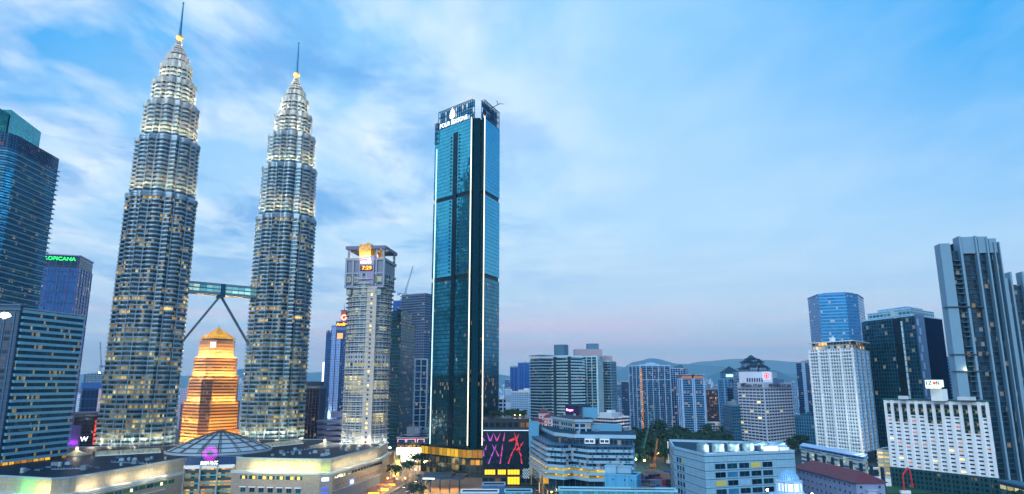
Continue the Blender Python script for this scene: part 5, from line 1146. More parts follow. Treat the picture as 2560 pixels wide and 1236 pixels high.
# blue steel shed, bridge of glass panels and hoardings in the foreground
o, P, z1 = blk('bright blue metal clad box in front of the terraced building', (1511, 425), (1592, 418), 1188, 14, facade('blue_clad', '#4aa0cc', '#2f7fae', bay=1.2, fh=14, fw=.04, sill=.01, head=0, lit=0, metal=.1, rough=.45, tilt=0, var=.12), parapet=(.5, mat('blue_trim', '#5fb4da', .5)), name='metal_shed')
mb = MB(); a = Vector(P[0]); e = (Vector(P[1])-a).normalized()
for s in (5, 12, 16): mb.obox(tuple(a+e*s), e, .5, .3, z1-3.2, z1-2.2, 0)
mb.build('vent', slot, o)
for px1, px2, w_ in ((1513, 1540, 4), (1541, 1578, 3.5)): q = face2((px1, 430), (px2, 428), 7, py=1180); mb = MB(); mb.prism(q, z1+.02, z1+w_); mb.prism(off(q, .4), z1+w_, z1+w_+.4); mb.build('roof_unit', mat('unit_pale', '#7fb0cc', .5), o)
fgp = facade('glass_parapet', '#57b4c8', '#174a66', bay=2.1, fh=2.1, sill=.07, head=0, fw=.05, lit=.0, metal=.35, rough=.2, var=.25)
def low(label, l, r, ytop, depth, m, name='building', py=1225, **kw):
    P = face2(l, r, depth, py=py); z1 = ZZ(l[0], ytop, l[1]); return tower(name, label, 'building', P, 0, z1, m, **kw), P, z1
o, P, z1 = low('long near building edge of pale blue glass panels at the bottom centre', (1397, 300), (1692, 296), 1227, 8, fgp, parapet=(.6, mat('edge_pale', '#8cc4dc', .5)))
mb = MB(); a = Vector(P[0]); e = (Vector(P[1])-a).normalized(); q = a+e*31-Vector((e.y, -e.x))*5
for k in range(10): mb.tube((q.x+e.x*k*1.1, q.y, z1), (q.x+e.x*k*1.1, q.y, z1+3.6), .06, n=4)
for k in range(4): mb.tube((q.x, q.y, z1+.9*(k+1)), (q.x+e.x*9.9, q.y, z1+.9*(k+1)), .06, n=4)
mb.build('roof_railing', steel, o)
o, P, z1 = low('blue grey metal roof box below the big red and purple screen', (1206, 420), (1262, 420), 1214, 12, facade('grey_blue_clad', '#3f6f9c', '#2a5078', bay=4.4, fh=2.2, fw=.02, sill=.04, head=0, lit=0, metal=.1, rough=.5, tilt=0), parapet=(.4, conc))
low('thin pale roof edge at the bottom below the mirror tower entrance', (1152, 380), (1246, 380), 1232, 10, mat('pale_roof_edge', '#9ab4c6', .5), parapet=(.4, white))
low('light blue panelled roof parapet at the bottom right of the big screen', (1262, 380), (1330, 380), 1231, 10, fgp, parapet=(.4, MATS['edge_pale']))
# construction site, trees behind it
rr = random.Random(21)
sg = MB(); site = [XY(1590, 1170, 520), XY(1700, 1200, 470), XY(1760, 1120, 640), XY(1600, 1120, 660)]; sg.face([(*p, .02) for p in site]); structure('building_site', sg, mat('site_soil', '#3a3444', .9, var=.4, scale=.1))
hb = XY(1588, 1190, 500); he = XY(1700, 1225, 440); o = thing('hoarding', hb, 'dark green site hoarding running down to the right in front of the construction site', 'fence'); mb = MB(); a = Vector(hb); b = Vector(he); e = (b-a).normalized(); mb.obox(tuple(a), e, (b-a).length, .2, 0, 6.5, 0); mb.build('panels', facade('green_hoarding', '#1f5a50', '#164238', bay=2.4, fh=6.5, fw=.03, sill=0, head=0, lit=0, metal=0, rough=.6, tilt=0), o); mb = MB(); mb.obox(tuple(a), e, (b-a).length, .45, 6.5, 6.8, 0); mb.build('top_rail', steel, o)
cols = [mat('site_red', '#8a2c3a', .6), mat('site_blue', '#2a4a86', .6), mat('site_grey', '#64748c', .6), mat('site_tan', '#8a6a58', .7), mat('site_dark', '#202c44', .7)]
SG = 'stacked cabins and materials on the construction site'
cabm = {}
for k in range(46):
    u, v = rr.random(), rr.random(); p = Vector(XY(1600+88*u, 1180-30*v, 500+130*v)); p.x = XY(1602+86*u, 1150, 500+130*v)[0]
    kk = rr.choice(range(5)); nm = ('site_cabin', 'cabin')
    if kk not in cabm:
        mb = MB(); mb.box(-3, -1.2, .2, 3, 1.2, 2.8); mb.box(-3.1, -1.3, 0, 3.1, 1.3, .2); mb.box(-3.1, -1.3, 2.8, 3.1, 1.3, 3.0)
        for s in range(9): mb.box(-2.8+.66*s, -1.27, .3, -2.66+.66*s, -1.2, 2.7)
        x = mb.build('site_cabin', cols[kk]); cabm[kk] = x.data; bpy.data.objects.remove(x)
    o = bpy.data.objects.new('site_cabin', cabm[kk]); C.objects.link(o); o.location = (p.x, p.y, .03); o.rotation_euler.z = rr.uniform(-.8, .8); o.scale = (rr.uniform(.8, 1.9), rr.uniform(.8, 1.6), rr.uniform(.6, 1.9))
    tag(o, ['red', 'blue', 'grey', 'tan', 'dark'][kk]+' site cabin or stacked load on the construction ground', 'site cabin', SG+', '+['red', 'blue', 'grey', 'tan', 'dark'][kk])
redc = mat('crane_red', '#b0303e', .5, .2); grc = mat('crane_green', '#3a8a84', .5, .2); orc = mat('crane_orange', '#c87a3a', .5)
def at(px, py): return PZ(px, py, 0)
p = at(1607, 1155); crane('crawler_crane', 'thin green crane with its boom raised over the construction site', (*p, 0), 5, 50, math.radians(12), grc, luff=math.radians(74))
p = at(1638, 1142); crane('crawler_crane', 'dark red crane leaning left over the construction site', (*p, 0), 5, 44, math.radians(170), mat('crane_maroon', '#6a2436', .5), luff=math.radians(70))
p = at(1636, 1178); crane('crawler_crane', 'small orange crane in the middle of the construction site', (*p, 0), 4, 26, math.radians(60), orc, luff=math.radians(60))
p = at(1672, 1160); o = thing('drill_rig', (*p, 0), 'white vertical piling rig at the right of the construction site', 'machine'); mb = MB(); mb.tube((*p, 0), (*p, 22), .6, n=6); mb.build('mast', white, o); mb = MB(); mb.box(p[0]-2, p[1]-1.5, .6, p[0]+3, p[1]+1.5, 3.4); mb.build('cab', offw, o); mb = MB(); mb.box(p[0]-2.6, p[1]-2, 0, p[0]+3.4, p[1]+2, .6); mb.build('tracks', slot, o)
LG = 'work lamps on the construction site'
lampm = {}
def site_lamp(p, z, col, hexc, en, label, group, r=.7, cat='lamp', nm='work_lamp'):
    t = thing(nm, (p[0], p[1], 0), label, cat, group)
    if (hexc, r, z) not in lampm:
        mb = MB(); mb.tube((0, 0, 0), (0, 0, z), .1, n=5); a = mb.build('pole', dark); mb = MB(); mb.lathe((0, 0), [(.05, z), (r, z+.3), (r, z+.3+r), (.05, z+.6+r)], 8); b = mb.build('lamp_head', glow('glow_'+hexc, '#'+hexc, 9)); lampm[(hexc, r, z)] = (a.data, b.data); bpy.data.objects.remove(a); bpy.data.objects.remove(b)
    for nm2, me in zip(('pole', 'lamp_head'), lampm[(hexc, r, z)]):
        o = bpy.data.objects.new(nm2, me); C.objects.link(o); o.parent = t
    if en: lamp('lamp_light', (p[0], p[1]-.5, z+1+r), en, col, t, .4)
    return t
for k in range(16): p = at(rr.uniform(1598, 1690), rr.uniform(1136, 1150)); site_lamp(p, 4, (1, .45, .15), 'ff9040', 900 if k % 2 == 0 else 0, 'orange work lamp in the bright row at the back of the construction site', LG+', orange', .5)
for px, py in ((1667, 1148), (1664, 1142), (1670, 1138), (1655, 1132), (1672, 1130)): site_lamp(at(px, py), 6, (1, .7, .1), 'ffc21c', 2600, 'golden lamp among the lit trees right of the site cranes', LG+', golden', .8)
for px, py in ((1579, 1172), (1590, 1170), (1612, 1173)): site_lamp(at(px, py), 7, (.6, 1, .2), 'c8ff60', 3500, 'dazzling yellow green lamp beside the terraced building', LG+', green', 1.0)
for px, py in ((1577, 1128), (1583, 1131)): site_lamp(at(px, py), 9, (1, .9, .7), 'fff2d8', 900, 'pair of white lamps at the right edge of the terraced building', LG+', white', .8)
# ================================================================== far towers of the right half
f1 = facade('grid_condo', '#1a4468', '#5f8fb8', bay=2.8, fh=3.3, sill=.1, head=.05, fw=.08, lit=.07, cluster=2, litc='#ffb46a', litc2='#ffe2b0', e=1.1, metal=.4, rough=.2, tilt=.03, var=.4)
pale = mat('pale_blue_frame', '#9cc2e6', .5, var=.06); wfr = mat('warm_strip', '#b48a78', .6)
o, P, z1 = blk('wide gridded condominium slab with pale frames and orange lit seam above the park', (1572, 1120), (1675, 1100), 916, 30, f1, near=(1600, 1095), bands=(3.3, .5, .6, mat('slab_mid', '#6f98be', .5)), piers=(9.2, .9, 1.0, pale), parapet=(2, pale), plant=4, plantm=pale)
a, b = Vector(P[0]), Vector(P[1]); e = (b-a).normalized(); mb = MB(); mb.obox(tuple(a-e*.5), e, 3.2, 1.3, 8, z1-4, 0); mb.build('lit_seam', facade('lit_seam_m', '#ff9a50', '#9a7a78', bay=1.6, fh=3.3, sill=.2, head=.15, fw=.1, lit=1., cluster=50, litc='#ff8a3a', e=.8, metal=0), o)
mb = MB(); mb.obox(tuple(a+e*3), e, (b-a).length-3, 1.6, z1-22, z1-20.8, 0); mb.build('frame_band', pale, o)
o, P, z1 = blk('dark balcony tower left of the gridded slab, behind', (1553, 1400), (1580, 1390), 955, 25, facade('dark_balc', '#16385c', '#244f78', bay=3, fh=3.3, lit=.03, fw=.1, metal=.3), bands=(3.3, .5, 1.2, mat('mid_blue', '#2f5f8c', .6)), parapet=(2, None))
blk('tower with dark glass top and white grid body, behind the two slim orange topped towers', (1674, 1150), (1720, 1160), 922, 30, facade('wgrid', '#1c4a76', '#84aed6', bay=4.2, fh=3.4, sill=.08, fw=.09, lit=.05, litc='#ffb46a', metal=.4), near=(1712, 1140), parapet=(1, pale), plant=4, plantm=mat('teal_box', '#1f5878', .5))
fsl = facade('slim_glass', '#1d5c86', '#3f7fae', bay=2.5, fh=3.3, sill=.15, fw=.06, lit=.05, litc='#ffc080', metal=.5, rough=.15)
G4 = 'slim twin condominiums with orange tops above the park'
for px1, px2, yt, lb in ((1704, 1731, 938, 'left slim pale condominium with an orange lit top above the park trees'), (1734, 1759, 938, 'right slim pale condominium with an orange lit top above the park trees')):
    o, P, z1 = blk(lb, (px1, 1030), (px2, 1030), yt+9, 24, fsl, bands=(3.3, .4, 1.0, pale), piers=(14, 1.2, 1.2, pale), parapet=(0, 0), group=G4)
    mb = MB(); mb.prism(off(P, -.5), z1, z1+5.5); mb.build('lit_top', mat('orange_top', '#d08a72', .6), o); mb = MB(); mb.prism(off(P, 2.2), z1+5.5, z1+6.2); mb.build('roof_slab', pale, o)
blk('brown brick apartment tower with many lit balconies right of the slim condominiums', (1765, 1200), (1795, 1200), 975, 24, facade('brown_lit', '#2a3a5c', '#5a3f4c', bay=3, fh=3.2, sill=.2, fw=.16, lit=.25, litc='#ff9a60', e=1, metal=.2), near=(1780, 1180), bands=(3.2, .4, .9, mat('brick_band', '#6a4a50', .7)), plant=3)
blk('low white podium under the brown apartment tower', (1762, 1080), (1803, 1080), 1058, 20, facade('podium_w', '#2a4a6c', '#a9bcd2', bay=4, fh=4, lit=.3, fw=.1, e=.8), parapet=(1, white))
FX = [(1538, 1553, 1500, 962, 'small grey blue office block in the gap right of the balcony condominiums'), (1744, 1768, 1350, 962, 'pale blue condominium peeking out behind the slim orange topped towers'), (1782, 1800, 1600, 966, 'narrow white block between the brown apartment tower and the pyramid roofed office'), (1640, 1700, 1500, 926, 'broad blue tower half hidden behind the gridded slab'), (1496, 1512, 1200, 915, 'thin blue tower peeking out behind the condominium blocks'), (1262, 1277, 1600, 950, 'slim grey blue tower at the left of the deep blue towers'), (1340, 1362, 1500, 958, 'low grey block behind the left condominium'), (2186, 2215, 1100, 905, 'blue tower behind the dark teal tower')]
for x0, x1, Y_, yt, lb in FX: blk(lb, (x0, Y_), (x1, Y_-10), yt, 24, facade('filler_%d' % (x0 % 3), ['#23507a', '#3a6a94', '#1a4468'][x0 % 3], ['#7fa8cc', '#a8c4de', '#5f8cb4'][x0 % 3], bay=3, fh=3.4, sill=.25, fw=.14, lit=.05, litc='#ffc080', metal=.3), bands=(3.4, .4, .5, MATS['mid_blue']), plant=4, parapet=(1.5, None))
# stone office with pyramid roof and green lit sign
fst = facade('stone_office', '#184a70', '#4f84ac', bay=3.4, fh=3.8, sill=.3, head=.15, fw=.22, lit=.02, metal=.4)
o, P, z1 = blk('blue grey office tower with stepped top and dark pyramid roof with green glow', (1794, 1060), (1851, 1080), 950, 34, fst, near=(1810, 1045), piers=(11, 1.0, .8, mat('stone_blue', '#6c9cc4', .6)), parapet=(2, MATS['stone_blue']))
c_ = cen(P); mb = MB(); h_ = 11; q = [(c_[0]-h_, c_[1]-h_-4), (c_[0]+h_, c_[1]-h_-4), (c_[0]+h_, c_[1]+h_-4), (c_[0]-h_, c_[1]+h_-4)]; mb.prism(q, z1, z1+11); mb.build('top_stage', fst, o)
mb = MB(); mb.prism(off(q, 1), z1+11, z1+21, 0, top_poly=[(c_[0]-.3, c_[1]-4.3), (c_[0]+.3, c_[1]-4.3), (c_[0]+.3, c_[1]-3.7), (c_[0]-.3, c_[1]-3.7)]); mb.build('pyramid_roof', mat('slate', '#1c3550', .7), o)
mb = MB(); mb.box(c_[0]-9, c_[1]-h_-4.8, z1+4.5, c_[0]+9, c_[1]-h_-4.2, z1+8); mb.build('lit_sign', glow('mint_glow', '#a8ffd8', 1.6), o)
a, b = Vector(P[0]), Vector(P[1]); e = (b-a).normalized(); mb = MB(); mb.obox(tuple(a+e*9), e, 13, 1.3, 20, z1-12, 0); mb.build('glass_bay', facade('bay_dark', '#0c2c4c', '#123a60', bay=2, fh=3.8, lit=0, metal=.6), o)
blk('wide low blue stone block in front of the pyramid roofed office', (1806, 900), (1856, 850), 1017, 60, facade('stone_low', '#12445e', '#2f6a8c', bay=3.2, fh=3.8, sill=.25, fw=.2, lit=.02, metal=.4), near=(1830, 840), parapet=(1.5, mat('low_edge', '#4f86a8', .6)), plant=5)
# pagoda topped tower
pgx = XY(1888, 940, 950); o = thing('pagoda_tower', (pgx[0], pgx[1]), 'tower topped by clustered dark pagoda roofs behind the lettered white office', 'building')
zq = lambda py: ZZ(1888, py, 950); X, Y = pgx; slate = mat('pagoda_tiles', '#1f4460', .7); pw = facade('pagoda_wall', '#1a4468', '#7fa2c0', bay=2.4, fh=4, sill=.25, fw=.2, lit=.02, metal=.2)
mb = MB(); mb.box(X-20, Y, 0, X+20, Y+34, zq(930)); mb.build('tower_body', pw, o)
for (x0, x1, y0, zb, zt_, hr) in ((-19, -9, -1, 932, 923, 5), (11, 20, -1, 932, 922, 5), (-8, 3, -3, 932, 917, 5), (5, 15, -3, 932, 917, 5), (-14, 0, 3, 925, 907, 6), (5, 14, 3, 925, 906, 5), (-6.5, 6.5, 6, 915, 899, 6)):
    mb = MB(); mb.box(X+x0, Y+y0, zq(934), X+x1, Y+y0+11, zq(zt_)); mb.build('pavilion_wall', pw, o)
    mb = MB(); hip(mb, X+x0, Y+y0, X+x1, Y+y0+11, zq(zt_), hr*.35, 2.4, .9); hip(mb, X+x0+2, Y+y0+2, X+x1-2, Y+y0+9, zq(zt_)+hr*.3, hr*.75, 1.2, .2); mb.build('pagoda_roof', slate, o)
# lettered white office
L_, N_, R_ = (1850, 850), (1914, 800), (1983, 850)
P = box3(L_, N_, R_, 1030); z1 = 81.2
oA = thing('lettered_office', cen(P), 'white banded office with MENARA ATLAN lettering and a red round logo on its roof block', 'office building')
fat = facade('atlan_glass', '#10304c', '#9fb0cc', bay=3, fh=3.5, sill=.02, head=.02, fw=.03, lit=.05, cluster=2, litc='#ffe08a', metal=.3, rough=.2, tilt=.03)
mb = MB(); mb.prism(P, 0, z1, 0, 1); mb.build('core', [mat('white_lilac', '#c2cbe0', .5, var=.05), roofm], oA)
wl = MATS['white_lilac']; rb = MB(); nfl = 20; fh = 3.55; zb = z1-7.2-nfl*fh
for k in range(nfl+1): rb.prism(off(P, .9), zb+k*fh-.1, zb+k*fh+1.5, 0)
rb.prism(off(P, .9), z1-7.2, z1+.6, 0)
rb.build('spandrel_bands', wl, oA)
pier_boxes(P, zb, z1-7, 7.0, .6, .75, [0, 3]).build('columns', wl, oA)
bud = [100]; rr = random.Random(31)
for (a, b) in ((P[3], P[0]), (P[0], P[1])):
    a, b = Vector(a), Vector(b); Ln = (b-a).length; n = max(1, round(Ln/7.0)); st = Ln/n
    windows(oA, a, b, [zb+k*fh+1.52 for k in range(nfl-1, -1, -1)], [st*j+.5 for j in range(n)], st-1.0, 1.85, [g_dark, g_dim, g_yel], [16, 1, .4], wl, budget=bud, rnd=rr, d=.35)
navy = mat('navy_letters', '#0c1c44', .5)
for i, (a, b) in enumerate(((P[3], P[0]), (P[0], P[1]))):
    a, b = Vector(a), Vector(b); e = (b-a).normalized(); Ln = (b-a).length; n_ = Vector((e.y, -e.x)); p = a+e*(Ln*(.16 if i == 0 else .15))+n_*.95; text('MENARA ATLAN', 'lettering', navy, oA, (p.x, p.y, z1-5.4), e, Ln*.80, 4.0)
tbx = face2((1848, 835), (1931, 812), 22, py=950); zb2 = ZZ(1890, 930, 815)
mb = MB(); mb.prism(tbx, z1, zb2); mb.build('roof_block', wl, oA); a, b = Vector(tbx[0]), Vector(tbx[1]); e = (b-a).normalized(); n_ = Vector((e.y, -e.x))
mb = MB()
for k in range(7): mb.obox(tuple(a+e*(9+2.9*k)), e, 1.8, .2, z1+1.0, z1+5.6, 0)
mb.build('louvre_opening', navy, oA)
mb = MB(); cp_ = a+e*((b-a).length*.84)+n_*.3; zc2 = zb2-4.6
def ringf(mb, r0, r1, c, z, e, n_, N=24):
    for k in range(N):
        t0, t1 = 2*math.pi*k/N, 2*math.pi*(k+1)/N; f = [(c.x+e.x*r*math.cos(t)+n_.x*.3, c.y+e.y*r*math.cos(t)+n_.y*.3, z+r*math.sin(t)) for r, t in ((r0, t0), (r1, t0), (r1, t1), (r0, t1))]; mb.face(f)
mb.obox(tuple(cp_-e*5), e, 10, .2, zb2-9.5, zb2+.2, 0); mb.build('logo_board', white, oA)
mb = MB(); ringf(mb, 2.4, 3.2, cp_, zc2, e, n_); ringf(mb, 0.02, 1.3, cp_, zc2, e, n_); mb.obox(tuple(cp_-e*.25+n_*.1), e, .5, .2, zc2-4, zc2, 0); mb.build('round_emblem', glow('emblem_red', '#e81e34', 1.4), oA)
q = a+e*((b-a).length+4); mb = MB(); mb.box(q.x-2, q.y+4, z1, q.x+11, q.y+10, z1+4); mb.box(q.x-1, q.y+5, z1+4, q.x+4, q.y+9, z1+5.5); mb.build('roof_unit', mat('unit_dark', '#3a5f86', .6), oA)
# more towers to the right
fwt = facade('slim_far', '#15406a', '#86b2d8', bay=3.6, fh=3.3, sill=.2, fw=.12, lit=.04, litc='#ffd090', metal=.3)
o, P, z1 = blk('dark blue condominium tower with white left stripe, left of the white balcony condominium', (1990, 1120), (2042, 1130), 908, 30, facade('dk_condo', '#123a62', '#1f5486', bay=3, fh=3.3, lit=.05, litc='#ffd090', metal=.4), near=(2012, 1100), bands=(3.3, .4, .7, mat('mid2', '#3f78aa', .5)), parapet=(2, None), plant=4)
a, b = Vector(P[3]), Vector(P[0]); e = (b-a).normalized(); mb = MB(); mb.obox(tuple(b-e*7), e, 7.2, 1.0, 0, z1+1, 0); mb.build('white_stripe', pale, o)
blk('small white round topped far tower beside the lettered office', (1979, 1500), (1992, 1500), 957, 20, fwt, plant=3)
blk('low blue stone building between the lettered office and the balcony condominium', (1984, 900), (2036, 880), 1043, 30, facade('blue_stone', '#1c5272', '#4a8cb0', bay=3.2, fh=4, sill=.3, fw=.25, lit=.02, metal=.3), plant=4, plantm=mat('bluegreen_roof', '#2a6a88', .6), parapet=(1.5, MATS['low_edge']))
# tall faceted tower
tf = facade('faceted_glass', '#1f78ae', '#2a6ea4', bay=2.6, fh=4, sill=.38, head=0, fw=.02, lit=.035, cluster=6, litc='#ffe08a', metal=.7, rough=.12, var=.2)
P = [XY(2024, 800, 905), XY(2051, 800, 862), XY(2120, 800, 850), XY(2150, 800, 862), XY(2164, 800, 900), XY(2140, 800, 930)]
z1 = ZZ(2100, 737, 850)
o = tower('office_tower', 'tall faceted blue glass tower rising behind the white balcony condominium', 'skyscraper', P, 0, z1, tf, bands=(4, 1.1, .25, mat('blue_spandrel', '#3a86c0', .3, .5)), parapet=(2.5, mat('crown_blue', '#2f74ae', .4, .4)))
mb = MB(); q = XY(2034, 750, 888); mb.box(q[0]-1.5, q[1]-3, z1-11, q[0]+1.5, q[1]-1, z1-7); mb.build('lit_emblem', glow('emblem_rose', '#ff8a9a', 1.6), o)
c_ = cen(P); mb = MB(); mb.prism([(c_[0]+(p[0]-c_[0])*.75, c_[1]+(p[1]-c_[1])*.75) for p in P], z1, z1+4.5); mb.build('plant_room', MATS['crown_blue'], o)
# white balcony condominium
P = box3((2034, 752), (2146, 700), (2186, 745), 1000); z1 = ZZ(2146, 872, 700)
fwc = facade('white_condo', '#2d6a80', '#dfe8f2', bay=3.3, fh=3.55, sill=.22, head=.12, fw=.24, lit=.06, cluster=2, litc='#ffb84a', litc2='#fff0b0', e=1.2, metal=.3, rough=.2, tilt=.02)
o = tower('balcony_condominium', 'white condominium tower with stacked balconies in front of the faceted blue tower', 'apartment tower', P, 12, z1, fwc, parapet=(0, 0))
a, b = Vector(P[3]), Vector(P[0]); e = (b-a).normalized(); Ln = (b-a).length; n_ = Vector((e.y, -e.x)); mb = MB(); z = 13.
while z < z1: mb.obox(tuple(a), e, Ln, 1.5, z, z+.35, 0); mb.obox(tuple(a), e, Ln, 1.62, z+.9, z+1.05, 0); z += 3.55
mb.build('balconies', white, o)
mb = MB()
for s in (0, .22, .48, .74, 1): mb.obox(tuple(a+e*(Ln-1.2)*s), e, 1.2, 1.8, 12, z1+1, 0)
mb.build('white_piers', white, o)
a2, b2 = Vector(P[0]), Vector(P[1]); e2_ = (b2-a2).normalized(); L2 = (b2-a2).length; mb = MB()
for s in (.1, .35, .62, .86): mb.obox(tuple(a2+e2_*L2*s), e2_, 3.4, 1.0, 12, z1-1, 0)
mb.build('side_piers', mat('shaded_white_side', '#5d93be', .6), o)  # the shade of this right side is painted into the pier colour
mb = MB(); mb.prism([tuple(Vector(p).lerp(Vector(cen(P)), .12)) for p in P], z1, z1+8, 0); mb.build('penthouse', facade('penthouse_g', '#2a5a70', '#aebfce', bay=4, fh=4, lit=.35, fw=.12, litc='#ffb020', e=1.4, metal=.3), o)
mb = MB(); mb.prism(off(P, 1.0), z1+8, z1+8.8); mb.obox(tuple(a+e*Ln*.5), e, 3, 0, z1+8.8, z1+13, 0, back=5); mb.build('roof_slab', white, o)
lamp('facade_wash', (a.lerp(b, .5).x-8, a.lerp(b, .5).y-60, 45), 26000, (.85, 1, .95), o, 3); lamp('foot_light', (b.x+14, b.y-6, 18), 3500, (1, .6, .4), o, 2)
# its parking podium
P = [XY(2004, 1150, 650), XY(2192, 1150, 545), XY(2225, 1150, 620), XY(2040, 1150, 740)]
P = [XY(2004, 1150, 650), XY(2160, 1150, 548), XY(2168, 1150, 572), XY(2012, 1150, 676)]
o = thing('parking_podium', cen(P), 'white panelled parking podium with dark blue fins below the balcony condominium', 'building'); z1 = ZZ(2004, 1122, 650)
mb = MB(); mb.prism(P, 0, z1, 0, 1); mb.build('wall', [facade('park_panels', '#40606e', '#c3d4da', bay=3, fh=3.6, sill=.55, head=.0, fw=.0, lit=.5, cluster=3, litc='#d8f0b8', litc2='#f4ffe0', e=.7, metal=0, rough=.5), roofm], o)
mb = MB(); mb.prism(off(P, 1.2), z1, z1+.5); mb.prism(off(P, 1.0), z1+2.6, z1+2.9); pier_boxes(off(P, .5), z1, z1+2.6, 9, .3, .1, mb=mb); mb.build('roof_walk', pale, o)
mb = MB(); a, b = Vector(P[0]), Vector(P[1]); e = (b-a).normalized()
for k in range(9): mb.obox(tuple(a+e*(12+14*k)), e, 3.6, 1.0, 0, z1-2, 0)
mb.build_each('dark_fin', mat('navy_fin', '#0e3350', .5), o)
# dark glass tower
P = box3((2166, 768), (2302, 700), (2372, 745), 930); z1 = ZZ(2302, 790, 700)
fdg = facade('dark_panel_glass', '#0e4258', '#1c5a70', bay=3.6, fh=4, sill=.08, head=0, fw=.05, lit=.03, cluster=2, litc='#ffe08a', litc2='#bfeeff', e=1, metal=.6, rough=.12, tilt=.03, var=.4)
o = tower('office_tower', 'dark teal glass office tower with a stepped glass roof behind the white hotel slab', 'skyscraper', P, 0, z1, fdg, parapet=(1.0, pale), name2=None) if False else tower('office_tower', 'dark teal glass office tower with a stepped glass roof behind the white hotel slab', 'skyscraper', P, 0, z1, fdg, parapet=(1.0, pale))
a, b = Vector(P[3]), Vector(P[0]); e = (b-a).normalized(); Ln = (b-a).length
mb = MB(); mb.obox(tuple(a+e*Ln*.62), e, Ln*.12, .6, 0, z1-1, 0); mb.build('dark_stripe', slot, o)
mb = MB()
for k in range(int(z1/6)): mb.obox(tuple(a+e*Ln*.76), e, 1.6, .8, 6*k+2, 6*k+7.4, 0)
mb.build('white_light_stripe', mat('stripe_white', '#c6dcec', .4), o)
a2, b2 = Vector(P[0]), Vector(P[1]); e2_ = (b2-a2).normalized(); L2 = (b2-a2).length; mb = MB(); mb.obox(tuple(a2+e2_*1), e2_, L2*.3, .7, 0, z1+2, 0); mb.build('blue_panel', mat('panel_blue', '#2a6a9a', .3, .4), o)
mb = MB()
for k in range(12): mb.obox(tuple(a2+e2_*(3+(k % 2)*4)), e2_, 4, 1.0, z1-10-9*k, z1-3-9*k, 0)
mb.build('staggered_panels', pale, o)
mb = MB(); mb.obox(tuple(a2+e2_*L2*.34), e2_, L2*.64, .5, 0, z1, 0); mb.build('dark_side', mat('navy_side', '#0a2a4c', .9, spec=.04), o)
cc = Vector(cen(P)); mb = MB(); q = [tuple(Vector(p).lerp(cc, .18)) for p in P]; mb.prism(q, z1, z1+8, 0); q2 = [tuple(Vector(p).lerp(cc, .45)) for p in P]; mb.prism(q2, z1+8, z1+12); mb.build('glass_lantern', facade('lantern_teal', '#2a7890', '#9cc8dc', bay=5, fh=4, fw=.08, lit=.25, e=.7, litc='#bff0d8', metal=.4), o); mb = MB(); mb.prism(off(q, .6), z1+8, z1+8.7); mb.prism(off(q2, .8), z1+12, z1+12.7); mb.tube((cc.x, cc.y, z1+12), (cc.x, cc.y, z1+20), .15, n=4); mb.build('lantern_roof', pale, o)
blk('lit white parking block below the dark teal tower, left of the hotel slab', (2192, 600), (2240, 590), 1128, 30, facade('parking_cream', '#ffd68a', '#b8a894', bay=5, fh=3.3, sill=.42, head=0, fw=.05, lit=.9, cluster=20, litc='#ffc468', e=.8, metal=0, rough=.6), bands=(3.3, 1.1, .4, offw), parapet=(1, offw))
# white hotel slab
P = [XY(2219, 1085, 562), XY(2482, 1085, 494)]; a, b = Vector(P[0]), Vector(P[1]); e = (b-a).normalized(); n_ = Vector((e.y, -e.x)); Ln = (b-a).length
sv = Vector(b).normalized()*18; P = [tuple(a), tuple(b), tuple(b+sv), tuple(a+sv)]; o = thing('hotel_slab', cen(P), 'white hotel slab dotted with small dark windows on a dark green podium', 'hotel'); zt_ = 67.3; zb = 15.
mb = MB(); mb.prism(P, zb, zt_, 0, 1); mb.build('wall', [white, roofm], o)
ncol = 12; cw = Ln/ncol; fb = MB()
for k in range(ncol+1):
    fb.obox(tuple(a+e*(min(max(cw*k-1.1, 0), Ln-2.2))), e, 2.2, .8, zb, zt_, 0)
fb.build('wall_ribs', white, o)
bud = [100]; rr = random.Random(8); nr = 17; rh = (zt_-zb-3)/nr
deep = {1: 5, 2: 5, 5: 5, 6: 5, 9: 7, 10: 7, 0: 3, 3: 3, 4: 3, 7: 3, 8: 3, 11: 3}
for k in range(ncol):
    w0 = cw*k+1.35; dk = deep[k]
    mb = MB(); s_ = zt_-2.5-dk*rh*1.0; mb.obox(tuple(a+e*w0), e, cw-2.8, .25, s_, zt_-2.5, 0); mb.build('balcony_strip', facade('balc_strip', '#15303c', '#2a5050', bay=2, fh=rh, sill=.3, fw=.05, lit=.12, litc='#ff9a50', metal=.2), o)
    zs = [zb+1.2+rh*j for j in range(nr-1, -1, -1) if zb+1.2+rh*j < s_-1.5]
    windows(o, a, b, zs, [w0+.15], cw-3.2, 1.25, [g_dark, g_dim, glow('hotel_amber', '#c8683a', .45, orand=1), g_yel], [9, 2, 1.4, .4], white, budget=bud, rnd=rr, d=.02)
mb = MB(); mb.prism(off(P, 1.3), zt_, zt_+.9); mb.build('roof_edge', mat('green_edge', '#1d5a58', .6), o)
mb = MB(); mb.prism(off(P, .6), 0, zb, 0); pier_boxes(off(P, .6), 0, zb, cw, 1.4, .9, [0], mb=mb, mi=1); mb.build('green_podium', [facade('podium_green', '#0e3444', '#184850', bay=cw/2, fh=3.5, sill=.3, head=.15, fw=.2, lit=.07, e=.8, litc='#ff9a50', metal=.2), mat('green_pier', '#1a4a56', .6)], o)
q = Vector(XY(2330, 980, 520)); mb = MB(); mb.obox(tuple(q+Vector((0, 2))), e, 8.6, .0, zt_, ZZ(2335, 973, 520), 0, back=7); mb.build('lift_tower', white, o)
mb = MB(); z0 = ZZ(2335, 968, 518); q = Vector(XY(2314, 960, 518)); mb.obox(tuple(q), e, 11.5, .6, z0, z0+5.2, 0, back=3); mb.build('sign_board', glow('board_pale', '#d8f4ee', .75), o)
